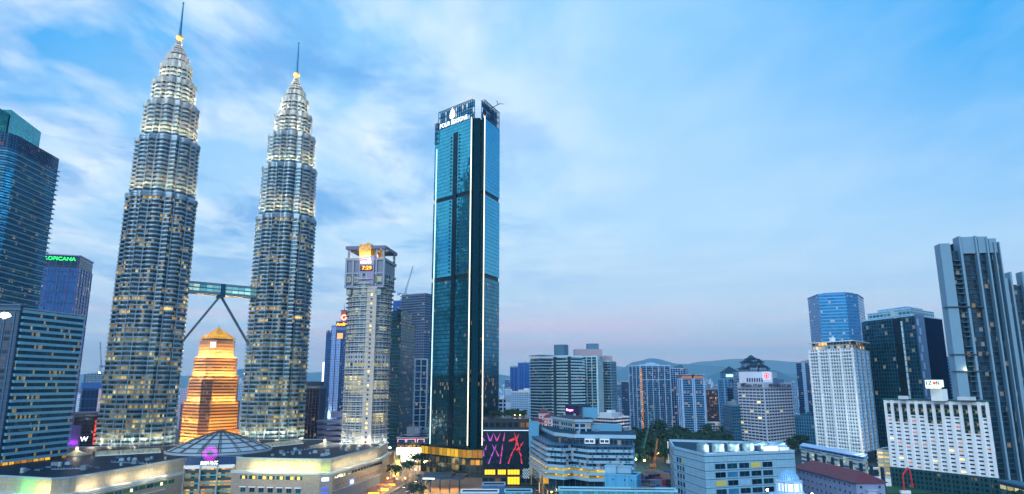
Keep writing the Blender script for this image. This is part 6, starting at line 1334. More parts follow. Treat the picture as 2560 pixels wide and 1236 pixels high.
p = q+e*1.0+n_*.7; text('1Z', 'lettering', mat('letter_dark', '#1c3440', .6), o, (p.x, p.y, z0+1.6), e, 4.2, 2.8); p = q+e*8.3+n_*.7; text('N', 'lettering', MATS['letter_dark'], o, (p.x, p.y, z0+1.6), e, 2.2, 2.8)
mb = MB(); c2_ = q+e*6.8+n_*.5; ringf(mb, .02, 1.25, c2_, z0+3.0, e, n_, 16); mb.build('sign_disc', glow('disc_coral', '#d85a50', .7), o)
mb = MB(); mb.obox(tuple(q+e*.3), e, 10.8, .7, z0-.9, z0+.1, 0); mb.build('sign_light', glow('sign_cream', '#fff8d0', 1.6), o)
for px1, px2 in ((2245, 2262), (2392, 2425)): q1_ = Vector(XY(px1, 990, 540 if px1 < 2300 else 505)); mb = MB(); mb.obox(tuple(q1_), e, (px2-px1)/3.2, 0, zt_+.9, zt_+3.4, 0, back=5); mb.build('roof_box', offw, o)
# fin towers at the right edge
fin = mat('fin_concrete', '#6f96b0', .55, var=.08); fing = facade('fin_glass', '#0d3c54', '#0e2a40', bay=3, fh=4.1, sill=.14, head=0, fw=.05, lit=.05, cluster=2, litc='#ffcf70', litc2='#bfeeff', e=1.1, metal=.45, rough=.15, tilt=.04, var=.5)
def fin_tower(label, Y, pxs, ytops, z_levels, group):
    L0 = XY(pxs[0], 700, Y); R0 = XY(pxs[-1], 700, Y+22); a_ = Vector(XY(pxs[0]+8, 700, Y+4)); b_ = Vector(XY(pxs[-1], 700, Y-4)); s_ = Vector((a_.x*1.25, a_.y)).normalized()*34; P = [tuple(a_), tuple(b_), tuple(b_+s_), tuple(a_+s_)]; t = thing('fin_tower', cen(P), label, 'skyscraper', group)
    ztop = ZZ(pxs[0], ytops[0], Y); mb = MB(); mb.prism(P, 0, ztop-6, 0); mb.build('curtain_wall', fing, t)
    a = Vector(P[0]); e = (Vector(P[1])-a).normalized(); n_ = Vector((e.y, -e.x)); Ln = (Vector(P[1])-a).length
    return t, a, e, n_, Ln, ztop
t, a, e, n_, Ln, ztop = fin_tower('tall dark tower with pale concrete fins above its roof behind the white hotel slab', 572, [2346, 2505], [610], None, None)
Hs = [(.0, 8.2, ztop), (.33, 1.8, ztop+6), (.60, 1.4, ztop+6), (.78, 1.2, ztop+4), (.90, .8, ztop), (.98, .8, ztop)]
for f, w_, zt_ in Hs:
    mb = MB(); mb.obox(tuple(a+e*(Ln*f)), e, w_, 5.0, 0, zt_, 0, back=6); mb.build('concrete_fin', fin, t)
for f, w_, zt_ in ((.33, 10, ztop+5.6), (.60, 8, ztop+5.5), (.78, 6, ztop+3.5)):
    mb = MB(); mb.obox(tuple(a+e*(Ln*f+2.9)), e, w_, 3.0, ztop-9, zt_, 0, back=4); mb.build('fin_parapet', fin, t)
mb = MB(); z = 12
while z < ztop-14:
    if int(z/4.1) % 9 != 0: mb.obox(tuple(a+e*(Ln*.22)), e, 7.5, 4.2, z, z+.6, 0)
    z += 4.1
mb.build('balconies', mat('balcony_blue', '#2c5f7c', .5), t)
mb = MB()
for z in (ztop-56, ztop-96, ztop-110): mb.obox(tuple(a-e*1.5), e, Ln*.42, 6.2, z, z+1.0, 0); mb.obox(tuple(a+e*Ln*.5), e, Ln*.16, 4.0, z, z+1.0, 0)
mb.build_each('sky_terrace', mat('terrace_dark', '#16405a', .5), t)
mb = MB()
for k in range(44): mb.obox(tuple(a+e*(Ln*.40)), e, Ln*.19, 1.0, 8+4.1*k, 8.5+4.1*k, 0); mb.obox(tuple(a+e*(Ln*.66)), e, Ln*.11, 1.0, 8+4.1*k, 8.5+4.1*k, 0)
mb.build('floor_bands', MATS['terrace_dark'], t)
q = a+e*12+n_*-8; mb = MB(); mb.box(q.x, q.y, ztop-6, q.x+10, q.y+5, ztop+1); mb.tube((q.x+3, q.y, ztop+1), (q.x+9, q.y, ztop+3), .6, n=5); mb.build('roof_gear', dark, t)
lamp('terrace_light', ((a+n_*8+e*8).x, (a+n_*8).y, ztop-108), 900, (1, .7, .3), t); lamp('foot_light', ((a+n_*9+e*60).x, (a+n_*9).y, 10), 2500, (1, .6, .35), t)
t, a, e, n_, Ln, ztop = fin_tower('second dark finned tower cut by the right edge of the picture', 640, [2496, 2640], [696], None, None)
for f, w_, zt_ in ((.0, 3, ztop), (.12, 1.6, ztop+6), (.34, 1.8, ztop+6), (.56, 2, ztop+6)):
    mb = MB(); mb.obox(tuple(a+e*(Ln*f)), e, w_, 4.5, 0, zt_, 0, back=6); mb.build('concrete_fin', fin, t)
mb = MB()
for k in range(36): mb.obox(tuple(a+e*(Ln*.15)), e, Ln*.17, 1.0, 8+4.1*k, 8.6+4.1*k, 0); mb.obox(tuple(a+e*(Ln*.38)), e, Ln*.16, 1.0, 8+4.1*k, 8.6+4.1*k, 0)
mb.build('floor_bands', MATS['terrace_dark'], t)
mb = MB(); q = a+e*Ln*.40+n_*1.2; 
p = q; text('AA', 'lit_letters', glow('amber_letters', '#ffb83a', 3), t, (p.x, p.y, ztop-104), e, 6.5, 4)
blk('slim dark blue tower seen between the dark teal tower and the finned tower', (2366, 900), (2384, 900), 893, 30, facade('slimdark', '#10406a', '#2f6ea4', bay=3, fh=4, sill=.35, lit=.02, metal=.4), parapet=(1, None), bands=(4, 1.0, .4, MATS['mid2']))
# ================================================================== foreground right
P = [XY(1686, 1180, 446), XY(1763, 1180, 400), XY(1990, 1180, 420)]
P = [P[1], P[2], (P[2][0]+6, P[2][1]+60), (P[0][0]+10, P[0][1]+55), P[0]]; zt_ = 40.5
o = thing('panelled_office', cen(P), 'blue grey panelled low office with ribbon windows and brightly lit roof tanks in the foreground', 'office building')
pan = facade('blue_panels', '#84b2cc', '#4c7294', bay=3.1, fh=1.56, sill=.05, head=0, fw=.015, lit=0, metal=0, rough=.55, tilt=0, var=.07)
mb = MB(); mb.prism(P, 0, zt_-1.6, 0, v0=0); mb.build('wall', pan, o)
mb = MB(); mb.prism(off(P, -1), zt_-1.5, zt_-1.2); mb.build('roof_deck', roofm, o)
mb = MB(); Q = off(P, -.9)
for i in range(5): j = (i+1) % 5; mb.prism([off(P, .12)[i], off(P, .12)[j], Q[j], Q[i]], zt_-1.2, zt_+.3)
mb.build('parapet', mat('panel_coping', '#8db4d2', .5), o)
gv = MB()
for k in range(9): gv.prism(off(P, .10), zt_-4.9-4.65*k, zt_-4.65-4.65*k)
gv.build('shadow_grooves', mat('groove', '#1d4468', .6), o)
rr = random.Random(17); wf = mat('window_frame_blue', '#6f98ba', .5)
for (a, b, w_, st, n, s0) in ((Vector(P[4]), Vector(P[0]), 3.0, 4.3, 3, 5.2), (Vector(P[0]), Vector(P[1]), 7.0, 8.2, 5, 6.6)):
    windows(o, a, b, [zt_-8.6-4.65*k for k in range(7)], [s0+st*j for j in range(n)], w_, 3.0, [g_dark, g_teal, mat('window_blue', '#2f7aa8', .3, .2, var=.4, scale=.3), glow('yellow_room', '#a8a050', .35, orand=1), mat('blind_pale', '#86b4d6', .6)], [9, 2, 1.2, .35, .5], wf, rnd=rr, d=.05)
tk = []
for k in range(6):
    p = XY(1757+38*k, 1120, 425+3*k); t = thing('roof_tank', (p[0], p[1], zt_-1.2), 'brightly lit round cooling tank in the row on the panelled office roof', 'cooling tank', 'cooling tanks on the panelled office roof')
    if not tk:
        mb = MB(); mb.lathe(p, [(3.5, zt_-1.2), (3.5, zt_+2.6), (3.9, zt_+2.7), (3.9, zt_+3.2), (3.0, zt_+3.2)], 20); d1 = mb.build('tank', mat('tank_metal', '#6f98a8', .5, .2), t)
        mb = MB(); mb.lathe(p, [(3.0, zt_+3.1), (3.0, zt_+4.0), (2.7, zt_+4.0), (2.6, zt_+3.3), (.3, zt_+3.3)], 20); d2 = mb.build('fan_stack', mat('tank_metal', '#c2cfd6'), t)
        mb = MB()
        for j in range(5): mb.lathe(p, [(3.62, zt_-1+.5*j), (3.75, zt_-.9+.5*j), (3.62, zt_-.8+.5*j)], 20)
        d3 = mb.build('tank_rib', silver, t); tk = [d1, d2, d3]; base = Vector((p[0], p[1], zt_-1.2))
    else:
        for d_ in tk: c = d_.copy(); C.objects.link(c); c.parent = t
    lamp('tank_light', (p[0]+3.2, p[1]-5.2, zt_+1.0), 2200, (1, .93, .8), t, .4)
mb_ = thing('roof_plant', (XY(1925, 1120, 430)[0], 430, zt_-1.2), 'white ducts and pipes at the right end of the panelled office roof', 'ductwork'); x, y = XY(1925, 1120, 430)
mb = MB(); mb.box(x-4, y, zt_-1.2, x+5, y+4, zt_+1.6); mb.box(x+6, y-2, zt_-1.2, x+11, y+2, zt_+1.2); mb.build('duct_box', white, mb_); mb = MB(); mb.tube((x-8, y+6, zt_+2), (x+12, y+4, zt_+1.6), .7, n=8); mb.tube((x-4, y+8, zt_+3.4), (x+9, y+8, zt_+3.0), .6, n=8); mb.build('pipe', pale, mb_); lamp('plant_light', (x+2, y-4, zt_+1), 700, (1, .95, .85), mb_)
# glass dome
dx_, dy_ = XY(1974, 1230, 330); o = thing('glass_dome', (dx_, dy_, 14), 'blue tiled dome with a glowing white lantern at the bottom of the picture', 'dome'); zb_ = ZZ(1974, 1236, 330)-6
zt1 = ZZ(1974, 1175, 330)
blu = facade('dome_tiles', '#4aa2dc', '#d4e8f4', bay=1, fh=1, fw=.08, sill=.1, head=0, lit=0, metal=.2, rough=.35, tilt=.02, var=.2)
R0 = 4.9; mb = MB(); prof = [(R0*math.cos(t), zt1-R0*1.05+R0*1.05*math.sin(t)) for t in [math.pi/2*i/10 for i in range(10)]]+[(.05, zt1)]; mb.lathe((dx_, dy_), prof, 28); mb.build('upper_dome', blu, o, smooth=True)
zr = zt1-R0*1.05; mb = MB(); mb.lathe((dx_, dy_), [(5.3, zr-4.4), (5.3, zr)], 24); mb.build('lantern_drum', facade('drum_lit', '#f4fbff', '#3f7fae', bay=3, fh=1, fw=.06, sill=.06, head=.1, lit=1.3, cluster=90, litc='#cfe8f6', litc2='#ffffff', e=.7, metal=0), o)
mb = MB(); mb.lathe((dx_, dy_), [(5.0, zr), (6.0, zr), (6.0, zr+.5), (5.0, zr+.7)], 28); mb.lathe((dx_, dy_), [(5.3, zr-4.4), (6.3, zr-4.4), (6.5, zr-5.0)], 28)
for i in range(12): t_ = 2*math.pi*i/12; mb.tube((dx_+5.6*math.cos(t_), dy_+5.6*math.sin(t_), zr-4.4), (dx_+5.6*math.cos(t_), dy_+5.6*math.sin(t_), zr), .3, n=6)
mb.build('lantern_ring', pale, o)
mb = MB(); mb.lathe((dx_, dy_), [(15, zr-13), (14, zr-9.6), (11.5, zr-7.2), (8.5, zr-5.7), (6.2, zr-4.9)], 36); mb.build('lower_dome', blu, o, smooth=True)
mb = MB(); mb.lathe((dx_, dy_), [(15.6, 0), (15.6, zr-13), (15, zr-12.8)], 36); mb.build('drum_wall', conc, o)
for px, py, en in ((1918, 1222, 900), (2030, 1233, 900)): p = XY(px, py, 318); z_ = ZZ(px, py, 318); site_lamp(p, round(z_-1.2, 1), (1, .85, .6), 'ffe2b0', en, 'dazzling warm lamp %s of the blue dome' % ('left' if px < 1970 else 'right'), 'lamps beside the blue dome', .55)
# red roofed building
P = [XY(1992, 1190, 478), XY(2138, 1190, 405), XY(2165, 1190, 425), XY(2020, 1190, 500)]
a, b = Vector(P[0]), Vector(P[1]); e = (b-a).normalized(); n_ = Vector((e.y, -e.x)); Ln = (b-a).length; P = [tuple(a), tuple(b), tuple(b-n_*17), tuple(a-n_*17)]
o = thing('red_roofed_building', cen(P), 'long blue grey building with a dark red hipped roof right of the blue dome', 'building'); mb = MB(); mb.prism(P, 0, 24, 0); mb.build('wall', mat('mauve_wall', '#7e90b4', .65, var=.08), o)
mb = MB(); Pe = off(P, 1.8); r1 = a-n_*8.5+e*6; r2 = b-n_*8.5-e*7; v = [(*p, 24.2) for p in Pe]; p1, p2 = (r1.x, r1.y, 29.5), (r2.x, r2.y, 29.5); mb.face([v[0], v[1], p2, p1]); mb.face([v[1], v[2], p2]); mb.face([v[2], v[3], p1, p2]); mb.face([v[3], v[0], p1]); mb.face(v[::-1])
mb.build('hipped_roof', facade('red_roof', '#6a2c3c', '#4a1e2c', bay=.9, fh=.9, fw=.04, sill=.08, head=0, lit=0, metal=0, rough=.7, tilt=.02, var=.15), o)
rr = random.Random(23); windows(o, a, b, [5, 9, 13, 17, 21][::-1], [4+5.6*k for k in range(int(Ln/5.6)-1)], 1.6, 1.5, [g_dark, g_teal], [3, 1], MATS['mauve_wall'], rnd=rr)
a2, b2 = Vector(P[1]), Vector(P[2]); windows(o, a2, b2, [5, 9, 13, 17, 21], [2, 13], 1.5, 1.5, [g_dark], [1], MATS['mauve_wall'], rnd=rr); mb = MB(); q = a2.lerp(b2, .35); e2_ = (b2-a2).normalized(); mb.obox(tuple(q), e2_, 5, 1.5, 8, 20, 0); mb.obox(tuple(q-e2_*.8), e2_, 6.6, 2.2, 20, 20.6, 0); mb.build('stair_bay', mat('bay_pale', '#a6b2d0', .6), o)
# ground level things at lower right
def hut(label, px, py, w_, d_, h, m, rot_=0., nm='hut'):
    p = at(px, py); o = thing(nm, (*p, 0), label, 'hut'); mb = MB(); q = [(p[0]-w_/2, p[1]), (p[0]+w_/2, p[1]), (p[0]+w_/2, p[1]+d_), (p[0]-w_/2, p[1]+d_)]
    mb.prism(q, 0, h); mb.build('wall', m, o); mb = MB(); mb.prism(off(q, .4), h, h+.35); mb.build('roof', offw, o); mb = MB(); mb.box(p[0]-w_*.3, p[1]-.06, 0, p[0]-w_*.3+1.1, p[1], 2.3); mb.build('door', slot, o); return o
hut('white flat roofed hut beside the green yard in front of the hotel slab', 2217, 1216, 13, 9, 6, white)
hut('low dark canopy hall behind the small white hut', 2185, 1186, 40, 14, 4, mat('canopy_teal', '#1f4a5e', .5))
hut('low white shed left of the small white hut', 2165, 1208, 9, 5, 3, offw)
hut('pale long shed roof at the foot of the hotel slab', 2330, 1222, 24, 8, 3, mat('shed_blue', '#6f9ab4', .5))
fg = MB(); yard = [at(2140, 1236), at(2330, 1232), at(2320, 1205), at(2160, 1190)]; fg.face([(*p, .02) for p in yard]); structure('lawn', fg, mat('yard_green', '#1f5a40', .9, var=.3, scale=.2))
p = at(2170, 1222); o = thing('retaining_wall', (*p, 0), 'low yellow wall at the edge of the green yard', 'wall'); mb = MB(); a, b = Vector(at(2143, 1222)), Vector(at(2200, 1232)); mb.obox(tuple(a), (b-a).normalized(), (b-a).length, .4, 0, 1.6, 0); mb.build('wall', mat('yellow_wall', '#b09a50', .7), o); mb = MB(); mb.obox(tuple(a), (b-a).normalized(), (b-a).length, .6, 1.6, 1.8, 0); mb.build('coping', offw, o)
p = at(2262, 1236); o = thing('concrete_pump', (*p, 0), 'bent bright red crane arm in front of the hotel slab', 'crane'); mb = MB(); pts = [(p[0], p[1], 0), (p[0], p[1], 13), (p[0]+1, p[1]+1, 14), (p[0]+6, p[1]+3, 18.5), (p[0]+7.5, p[1]+3.5, 16), (p[0]+9, p[1]+4, 4)]
for u, v in zip(pts, pts[1:]): mb.tube(u, v, .55, n=6)
mb.build('arm', mat('arm_red', '#d22a3c', .45), o); mb = MB(); mb.box(p[0]-3, p[1]-1.3, .5, p[0]+4, p[1]+1.3, 2.6); mb.build('truck', white, o)
# elevated railway with lit windows at the lower right corner
a, b = Vector(XY(2498, 1208, 470)), Vector(XY(2600, 1225, 430)); e = (b-a).normalized(); o = thing('elevated_station', (a.x, a.y), 'elevated walkway with a lit window band at the lower right corner', 'bridge'); zt_ = ZZ(2500, 1200, 470); mb = MB(); mb.obox(tuple(a), e, 60, .0, zt_-6, zt_-1, 0, back=9); mb.build('deck', facade('station_wall', '#ffe2a0', '#2c5468', bay=7.5, fh=5, sill=.35, head=.15, fw=.08, lit=1.2, cluster=50, litc='#f0d078', e=1.1, metal=0), o)
mb = MB(); mb.obox(tuple(a), e, 60, 1.2, zt_-1, zt_, 0, back=10); mb.build('roof', mat('station_roof', '#3a6a84', .5), o); mb = MB()
for k in range(4): q = a+e*(4+14*k)-Vector((e.y, -e.x))*4; mb.tube((q.x, q.y, 0), (q.x, q.y, zt_-6), 1.1, n=10)
mb.build('pillars', conc, o)
# ================================================================== trees
def tree_set(kind, seed, n=520, R=(5.2, 5.2, 4.4), trunk=6.0, lobes=9, ls=.75):
    rr = random.Random(seed); mb = MB(); cs = []
    for k in range(lobes):
        a = rr.uniform(0, 6.28); q = rr.uniform(.15, .75); cs.append((R[0]*q*math.cos(a), R[1]*q*math.sin(a), trunk+R[2]*rr.uniform(.35, 1.25), rr.uniform(.30, .52)*R[0]))
    for k in range(n):
        c = rr.choice(cs); a = rr.uniform(0, 6.28); ph = math.acos(rr.uniform(-.55, 1)); r = c[3]*rr.uniform(.75, 1.12)
        x, y, z = c[0]+r*math.sin(ph)*math.cos(a), c[1]+r*math.sin(ph)*math.sin(a), c[2]+r*.8*math.cos(ph)
        u = Vector((rr.uniform(-1, 1), rr.uniform(-1, 1), rr.uniform(-.6, .6))).normalized(); v = u.cross(Vector((rr.uniform(-1, 1), rr.uniform(-1, 1), rr.uniform(-1, 1)))).normalized(); s = ls*rr.uniform(.6, 1.3); p = Vector((x, y, z))
        mb.face([p-u*s, p-v*s*.6, p+u*s, p+v*s*.6], rr.choice((0, 0, 1, 2)))
    cr_ = mb.build('crown', leaf); tb_ = MB(); tb_.tube((0, 0, 0), (.2, 0, trunk+1), .38, .24, n=7)
    for c in cs[:6]: tb_.tube((.15, 0, trunk*.7), (c[0]*.8, c[1]*.8, c[2]), .17, .06, n=5)
    tr_ = tb_.build('trunk', bark); d_ = (cr_.data, tr_.data); bpy.data.objects.remove(cr_); bpy.data.objects.remove(tr_); return d_
TS = [tree_set('t', s, n=640, R=(5.2, 5.2, 5.6), trunk=2.6, lobes=11) for s in (1, 2, 3)]
big = tree_set('t', 5, n=900, R=(9, 9, 5), trunk=7, lobes=13, ls=.8)
roundt = tree_set('t', 6, n=900, R=(5.4, 5.4, 4.6), trunk=5, lobes=14, ls=.6)
def palm_set(seed):
    rr = random.Random(seed); mb = MB(); H_ = 10
    for k in range(17):
        a = 2*math.pi*k/17+rr.uniform(-.15, .15); el = rr.uniform(.1, 1.1); prev = Vector((0, 0, H_)); d_ = Vector((math.cos(a)*math.cos(el), math.sin(a)*math.cos(el), math.sin(el)))
        for s in range(5):
            nx = prev+d_*.85; d_ = (d_+Vector((0, 0, -.32))).normalized(); w_ = (.5, .62, .55, .4, .2)[s]; sd_ = Vector((-math.sin(a), math.cos(a), 0))
            for q in (-1, 1): mb.face([prev, nx, nx+sd_*q*w_+Vector((0, 0, -.22)), prev+sd_*q*w_+Vector((0, 0, -.22))], rr.choice((0, 1, 2)))
            prev = nx
    c = mb.build('crown', leaf); tb_ = MB(); tb_.tube((0, 0, 0), (.1, 0, H_*.5), .24, .2, n=8); tb_.tube((.1, 0, H_*.5), (0, 0, H_), .2, .16, n=8); t = tb_.build('trunk', mat('palm_bark', '#8a7a66', .8)); d_ = (c.data, t.data); bpy.data.objects.remove(c); bpy.data.objects.remove(t); return d_
PS = [palm_set(1), palm_set(2)]
def plant(sets, p, s, label, group=None, nm='tree', cat='tree', rz=None, z=0.):
    t = thing(nm, (p[0], p[1], z), label, cat, group); t.rotation_euler.z = random.uniform(0, 6.28) if rz is None else rz; t.scale = (s, s, s*random.uniform(.9, 1.15))
    for n2, me in zip(('crown', 'trunk'), sets): o = bpy.data.objects.new(n2, me); C.objects.link(o); o.parent = t
    return t
rr = random.Random(77); PG = 'dark broad leaved trees of the wooded park'
for k in range(150):
    v = rr.random()**1.3; Y = 640+380*v; px = rr.uniform(1574, 1845-40*(1-v)); 
    if Y < 700 and px > 1700: continue
    if px < 1690 and Y < 690: continue
    plant(rr.choice(TS), XY(px, 1100, Y), rr.uniform(1.25, 1.9)*(1.35 if 1640 < px < 1690 and Y > 820 else 1), 'dark broad leaved tree in the wooded park behind the construction site', PG)
for k, (px, py, s) in enumerate(((1983, 1120, 1.3), (2003, 1112, 1.5), (2018, 1118, 1.2))): plant(TS[k % 3], PZ(px, py+20, 0), s*1.2, 'dark tree between the panelled office and the parking podium', 'trees left of the parking podium')
for k, px in enumerate((2135, 2150, 2165, 2180, 2140, 2158)): plant(TS[k % 3], XY(px, 1160, 500-12*(k > 3)), 1.15, 'dense dark tree at the right end of the parking podium', 'trees at the parking podium end')
for k, (px, Y) in enumerate(((2290, 405), (2305, 402), (2376, 430), (2392, 428), (2440, 405), (2462, 405), (2480, 408), (2500, 410), (2525, 440), (2548, 440))): plant(TS[k % 3], XY(px, 1225, Y), 1.0 if k < 9 else 1.3, 'bright green tree along the bottom right in front of the hotel podium', 'trees in front of the hotel podium')
for k in range(46):
    px = 1222+rr.random()*92; x, _ = XY(px, 1050, 600); Y = rr.uniform(575, 650)
    if not (-22 < x < 14): continue
    plant(TS[k % 3], (x, Y), rr.uniform(.32, .5), 'small tree of the roof garden above the big screen', 'roof garden trees', z=52)
for px, py in ((1251, 1047), (1287, 1046), (1300, 1050), (1313, 1052)): 
    p = XY(px, py, 585); t = site_lamp(p, 1.6, (1, .75, .3), 'ffc860', 160, 'tiny warm lamp among the roof garden trees', 'roof garden lamps', .3, nm='garden_lamp'); t.location.z = 52
plant(big, at(1045, 1176), 1.05, 'wide open rain tree standing before the glowing white screen', rz=1.2)
plant(roundt, at(985, 1207), 1.25, 'round dark tree at the street corner by the mall', rz=.4)
plant(TS[1], at(1002, 1135), .9, 'small tree left of the glowing white screen')
GP = 'palms in a clump beside the street'
for k, (px, py) in enumerate(((1010, 1207), (1014, 1201), (1019, 1210), (1022, 1199), (1026, 1204), (1017, 1193), (1030, 1196), (1034, 1188))): plant(PS[k % 2], at(px, py), 1.35, 'tall palm in the clump beside the street right of the round tree', GP, nm='palm_tree', cat='palm')
for k, (px, py) in enumerate(((1046, 1218), (1052, 1222), (1060, 1214), (1064, 1224), (1070, 1228))): plant(PS[k % 2], at(px, py), .8, 'short palm by the mirror tower canopy', 'short palms by the canopy', nm='palm_tree', cat='palm')
for k, (px, py) in enumerate(((1028, 1234), (1042, 1232), (1058, 1236), (1034, 1240), (1050, 1240))): plant(TS[k % 3], at(px, py), .55, 'light green shrub on the lawn corner at the bottom centre', 'shrubs on the lawn corner', nm='shrub', cat='shrub')
# street lamps, kiosks, cars
SL = 'warm street lamps along the street'
for k, (px, py) in enumerate(((968, 1225), (985, 1218), (1000, 1190), (1038, 1200), (1060, 1180), (1012, 1225), (975, 1195), (1050, 1165), (1035, 1165), (1020, 1175))): site_lamp(at(px, py), 8, (1, .66, .28), 'ffd080', 3600, 'tall warm street lamp along the street between mall and mirror tower', SL, .4, cat='street lamp', nm='street_lamp')
for k in range(14):
    Y = 460+22*k; site_lamp((27, Y), 7, (1, .6, .2), 'ffb040', 1200 if k % 2 else 0, 'warm street lamp in the gap between the big screen and the terraced building', 'street lamps right of the big screen', .45, cat='street lamp', nm='street_lamp')
for k, (px, py, lb) in enumerate(((935, 1236, 'orange lit awning stall nearest the bottom edge by the mall'), (958, 1226, 'brown awning stall with glowing front at the mall corner'), (975, 1214, 'small stall with a yellow lit roof beside the round tree'))):
    p = at(px, py); o = thing('awning_stall', (*p, 0), lb, 'stall'); mb = MB(); hip(mb, p[0]-5, p[1]-3, p[0]+5, p[1]+3, 3.4, 1.6, .5); mb.build('awning', mat('awning_brown', '#9a5a40', .7), o); mb = MB()
    for q in (-4.5, 4.5):
        for s in (-2.6, 2.6): mb.tube((p[0]+q, p[1]+s, 0), (p[0]+q, p[1]+s, 3.4), .12, n=5)
    mb.build('posts', dark, o); mb = MB(); mb.box(p[0]-4, p[1]-1.5, 0, p[0]+4, p[1]+1.5, 1.1); mb.build('counter', glow('counter_glow', '#ffb030', 1.6), o); lamp('stall_light', (p[0], p[1]-3.4, 2.6), 700, (1, .6, .18), o, .4)
p = PZ(950, 1172, 6); o = thing('glass_canopy', (*p, 0), 'white arched grid canopy at the foot of the mall side', 'canopy')
mb = MB()
for i in range(10):
    for j in range(5):
        f = lambda u, v: (p[0]+2+u*11, p[1]-18+v*36, 5+3.2*math.sin(math.pi*u))
        u0, u1, v0, v1 = j/5, (j+1)/5, i/10, (i+1)/10; mb.face([f(u0, v0), f(u1, v0), f(u1, v1), f(u0, v1)], 0, [(0, 0), (2, 0), (2, 2), (0, 2)])
mb.build('glazing', facade('canopy_grid', '#efe6cc', '#8a8070', bay=2, fh=2, fw=.06, sill=.06, head=.06, lit=1., cluster=90, litc='#ffe8b0', litc2='#fff6dc', e=.5, metal=0), o)
mb = MB()
for i in range(6): y = p[1]-18+7.2*i; mb.tube((p[0]+2, y, 0), (p[0]+2, y, 5), .2, n=6); mb.tube((p[0]+13, y, 0), (p[0]+13, y, 5), .2, n=6)
mb.build('posts', white, o)
carc = [mat('car_white', '#d8dce0', .3), mat('car_silver', '#8f98a2', .3, .4), mat('car_black', '#14161c', .25), mat('car_red', '#8a1c22', .3)]
rr = random.Random(5)
for k in range(16):
    f = k/16*(len(R1)-1.01); i = int(f); a, b = Vector(R1[i]), Vector(R1[i+1]); q = a.lerp(b, f-i); d_ = (b-a).normalized(); n_ = Vector((-d_.y, d_.x)); side_ = -1 if k % 2 else 1
    q += n_*side_*3.6; kk = rr.randrange(4); car((q.x, q.y, .02), math.atan2(d_.y, d_.x)-math.pi/2+(math.pi if side_ < 0 else 0), carc[kk], ['white', 'silver', 'black', 'red'][kk]+' car driving on the street between mall and mirror tower', 'cars on the street, '+['white', 'silver', 'black', 'red'][kk])
for k in range(10):
    Y = 470+17*k; kk = rr.randrange(4); car((19+(k % 2)*5, Y, .02), 0 if k % 2 else math.pi, carc[kk], ['white', 'silver', 'black', 'red'][kk]+' car in the gap right of the big screen', 'cars right of the big screen, '+['white', 'silver', 'black', 'red'][kk])
# ================================================================== things on the roofs
RU = []
for q in range(4):
    mb = MB()
    if q == 0: mb.box(-1.6, -1, .3, 1.6, 1, 1.9); mb.box(-1.7, -1.1, 0, 1.7, 1.1, .3); mb.lathe((0, 0), [(.8, 1.9), (.8, 2.3), (.6, 2.35)], 10)
    if q == 1: mb.box(-2.5, -.5, .4, 2.5, .5, 1.3); mb.box(-2.5, -.5, .4, -1.7, 2.5, 1.3); mb.box(-2.2, -.3, 0, -2, .3, .4); mb.box(2, -.3, 0, 2.2, .3, .4)
    if q == 2: mb.lathe((0, 0), [(1.2, 0), (1.2, 2.4), (1.0, 2.7), (.1, 2.8)], 14)
    if q == 3: mb.box(-2.2, -1.6, 0, 2.2, 1.6, 2.5); mb.box(-2.4, -1.8, 2.5, 2.4, 1.8, 2.7); mb.box(.3, -1.66, 0, 1.2, -1.6, 2.0)
    o = mb.build('roof_unit', [mat('unit_a', '#7f9cb0', .5), mat('unit_b', '#4a6a80', .5, .3), mat('unit_c', '#98aab4', .4, .3), mat('unit_d', '#6a7c8c', .6)][q]); RU.append(o.data); bpy.data.objects.remove(o)
def clutter(root, poly, z, n, seed, s=1.0):
    rr = random.Random(seed); xs = [p[0] for p in poly]; ys = [p[1] for p in poly]; k = 0; t = 0
    while k < n and t < n*40:
        t += 1; x, y = rr.uniform(min(xs), max(xs)), rr.uniform(min(ys), max(ys)); ins = False; m = len(poly)
        for i in range(m):
            (x0, y0), (x1, y1) = poly[i], poly[(i+1) % m]
            if (y0 > y) != (y1 > y) and x < (x1-x0)*(y-y0)/(y1-y0)+x0: ins = not ins
        if not ins: continue
        sc_2 = s*rr.uniform(.7, 1.3); place(RU[rr.randrange(4)], 'roof_unit', Matrix.Translation((x, y, z)) @ Matrix.Rotation(rr.choice((0, math.pi/2))+.2, 4, 'Z') @ Matrix.Scale(sc_2, 4), root); k += 1
mall_roofs = [[PZ(205, 1180, 30), PZ(430, 1146, 30), PZ(420, 1135, 30), PZ(200, 1150, 30)], [PZ(620, 1140, 30), PZ(815, 1142, 30), PZ(930, 1118, 30), PZ(760, 1120, 30)], [PZ(20, 1180, 30), PZ(130, 1188, 30), PZ(190, 1160, 30), PZ(180, 1150, 30)]]
for i, mp_ in enumerate(mall_roofs): clutter(mall, mp_, 29.7, (14, 18, 8)[i], 40+i, .8)
for oo in list(bpy.data.objects):
    pass
clutter(T_, roofp, 45.6, 14, 3, .8); clutter(T_, pr_, 54.2, 6, 5, .7); clutter(T_, off(tp_, -3), 43.0-4.2, 0, 1)
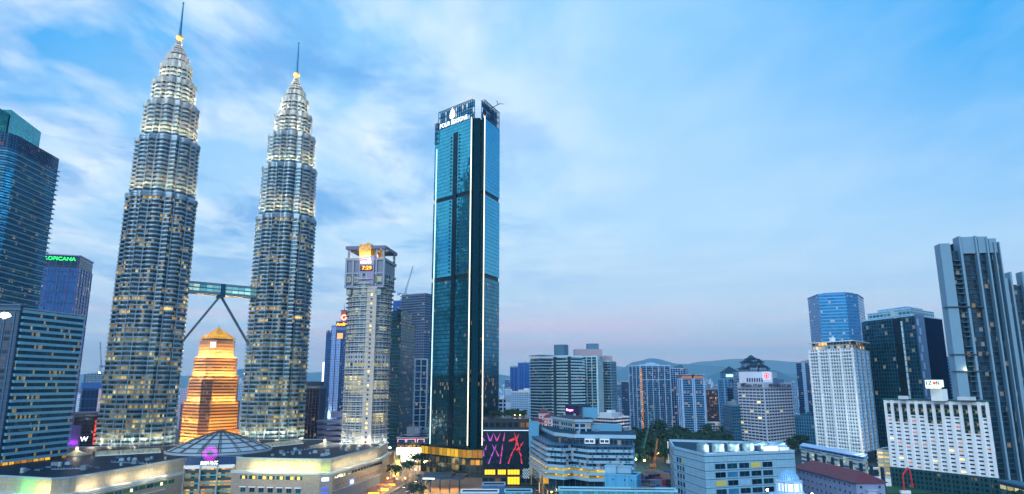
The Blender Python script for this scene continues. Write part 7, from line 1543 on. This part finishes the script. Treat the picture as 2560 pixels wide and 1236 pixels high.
# ================================================================== the far city
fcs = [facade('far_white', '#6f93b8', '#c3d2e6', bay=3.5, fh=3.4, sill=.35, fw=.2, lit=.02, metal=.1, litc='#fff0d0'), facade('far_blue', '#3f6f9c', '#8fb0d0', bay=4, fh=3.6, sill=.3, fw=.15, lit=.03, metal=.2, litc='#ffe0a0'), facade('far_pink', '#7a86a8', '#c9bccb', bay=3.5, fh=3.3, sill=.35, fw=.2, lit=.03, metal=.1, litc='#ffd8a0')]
var = []
for k in range(9):
    rr = random.Random(100+k); mb = MB(); a = rr.uniform(7, 13); b = rr.uniform(7, 12); mb.box(-a, -b, 0, a, b, 1.0*40); mb.box(-a-.5, -b-.5, 40, a+.5, b+.5, 41); mb.box(-a*.4, -b*.4, 41, a*.5, b*.3, 46)
    if k % 3 == 0: mb.box(a, -b*.7, 0, a*1.8, b*.7, 31); mb.box(a, -b*.2, 31, a*1.5, b*.2, 34)
    if k % 3 == 1: mb.box(-a*1.9, -b*.5, 0, -a, b*.6, 36)
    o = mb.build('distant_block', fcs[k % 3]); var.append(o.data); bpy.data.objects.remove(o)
rr = random.Random(2024); FG = 'small distant blocks of the city plain'
names = ['white', 'blue', 'pinkish']
cnt = 0
spans = [(440, 500, 20), (585, 620, 14), (756, 800, 14), (1240, 1345, 55), (1536, 1580, 38), (1754, 1860, 85), (1930, 2045, 40), (180, 255, 14)]
for x0, x1, n in spans:
    for k in range(n):
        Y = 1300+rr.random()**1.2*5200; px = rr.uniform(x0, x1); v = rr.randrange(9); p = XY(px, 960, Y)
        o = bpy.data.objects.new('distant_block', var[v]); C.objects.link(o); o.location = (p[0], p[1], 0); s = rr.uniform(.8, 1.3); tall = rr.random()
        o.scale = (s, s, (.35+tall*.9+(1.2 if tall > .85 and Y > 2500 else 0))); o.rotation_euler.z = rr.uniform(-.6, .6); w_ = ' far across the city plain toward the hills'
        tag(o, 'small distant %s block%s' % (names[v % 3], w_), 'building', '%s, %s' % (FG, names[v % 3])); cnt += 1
fw_ = MB(); rr = random.Random(6)
for k in range(2600):   # far tree cover between the distant blocks
    Y = 1150+rr.random()*5500; p = XY(rr.uniform(150, 2100), 960, Y); s = rr.uniform(6, 18)*(1+Y/6000)
    for q in range(3):
        x, y = p[0]+rr.uniform(-s, s), p[1]+rr.uniform(-s, s); h = rr.uniform(5, 13); r = rr.uniform(4, 9)
        fw_.lathe((x, y), [(r, 0), (r*1.1, h*.4), (r*.6, h*.85), (.1, h)], 5)
o = fw_.build('far_woodland', leaf[0]); tag(o, 'far tree cover spread between the distant blocks of the plain', 'woodland', kind='stuff')
# ================================================================== air
hz = MB(); hz.box(-29000, -900, -2, 29000, 34000, 520)
hm = bpy.data.materials.new('haze_air'); hm.use_nodes = True; T = NT(hm.node_tree)
pv = T.node('ShaderNodeVolumePrincipled'); om = T.node('ShaderNodeOutputMaterial'); T.l.new(pv.outputs[0], om.inputs['Volume'])
pv.inputs['Color'].default_value = (.54, .84, 1, 1); pv.inputs['Density'].default_value = 3.8e-5; pv.inputs['Anisotropy'].default_value = 0
HZ = True
if HZ:
    hz = MB(); hz.box(-36000, -900, -2, 36000, 36000, 1900); ho = hz.build('haze', hm); ho['kind'] = 'stuff'; ho['label'] = 'pale blue evening haze over the whole city'; ho['category'] = 'haze'
clean()
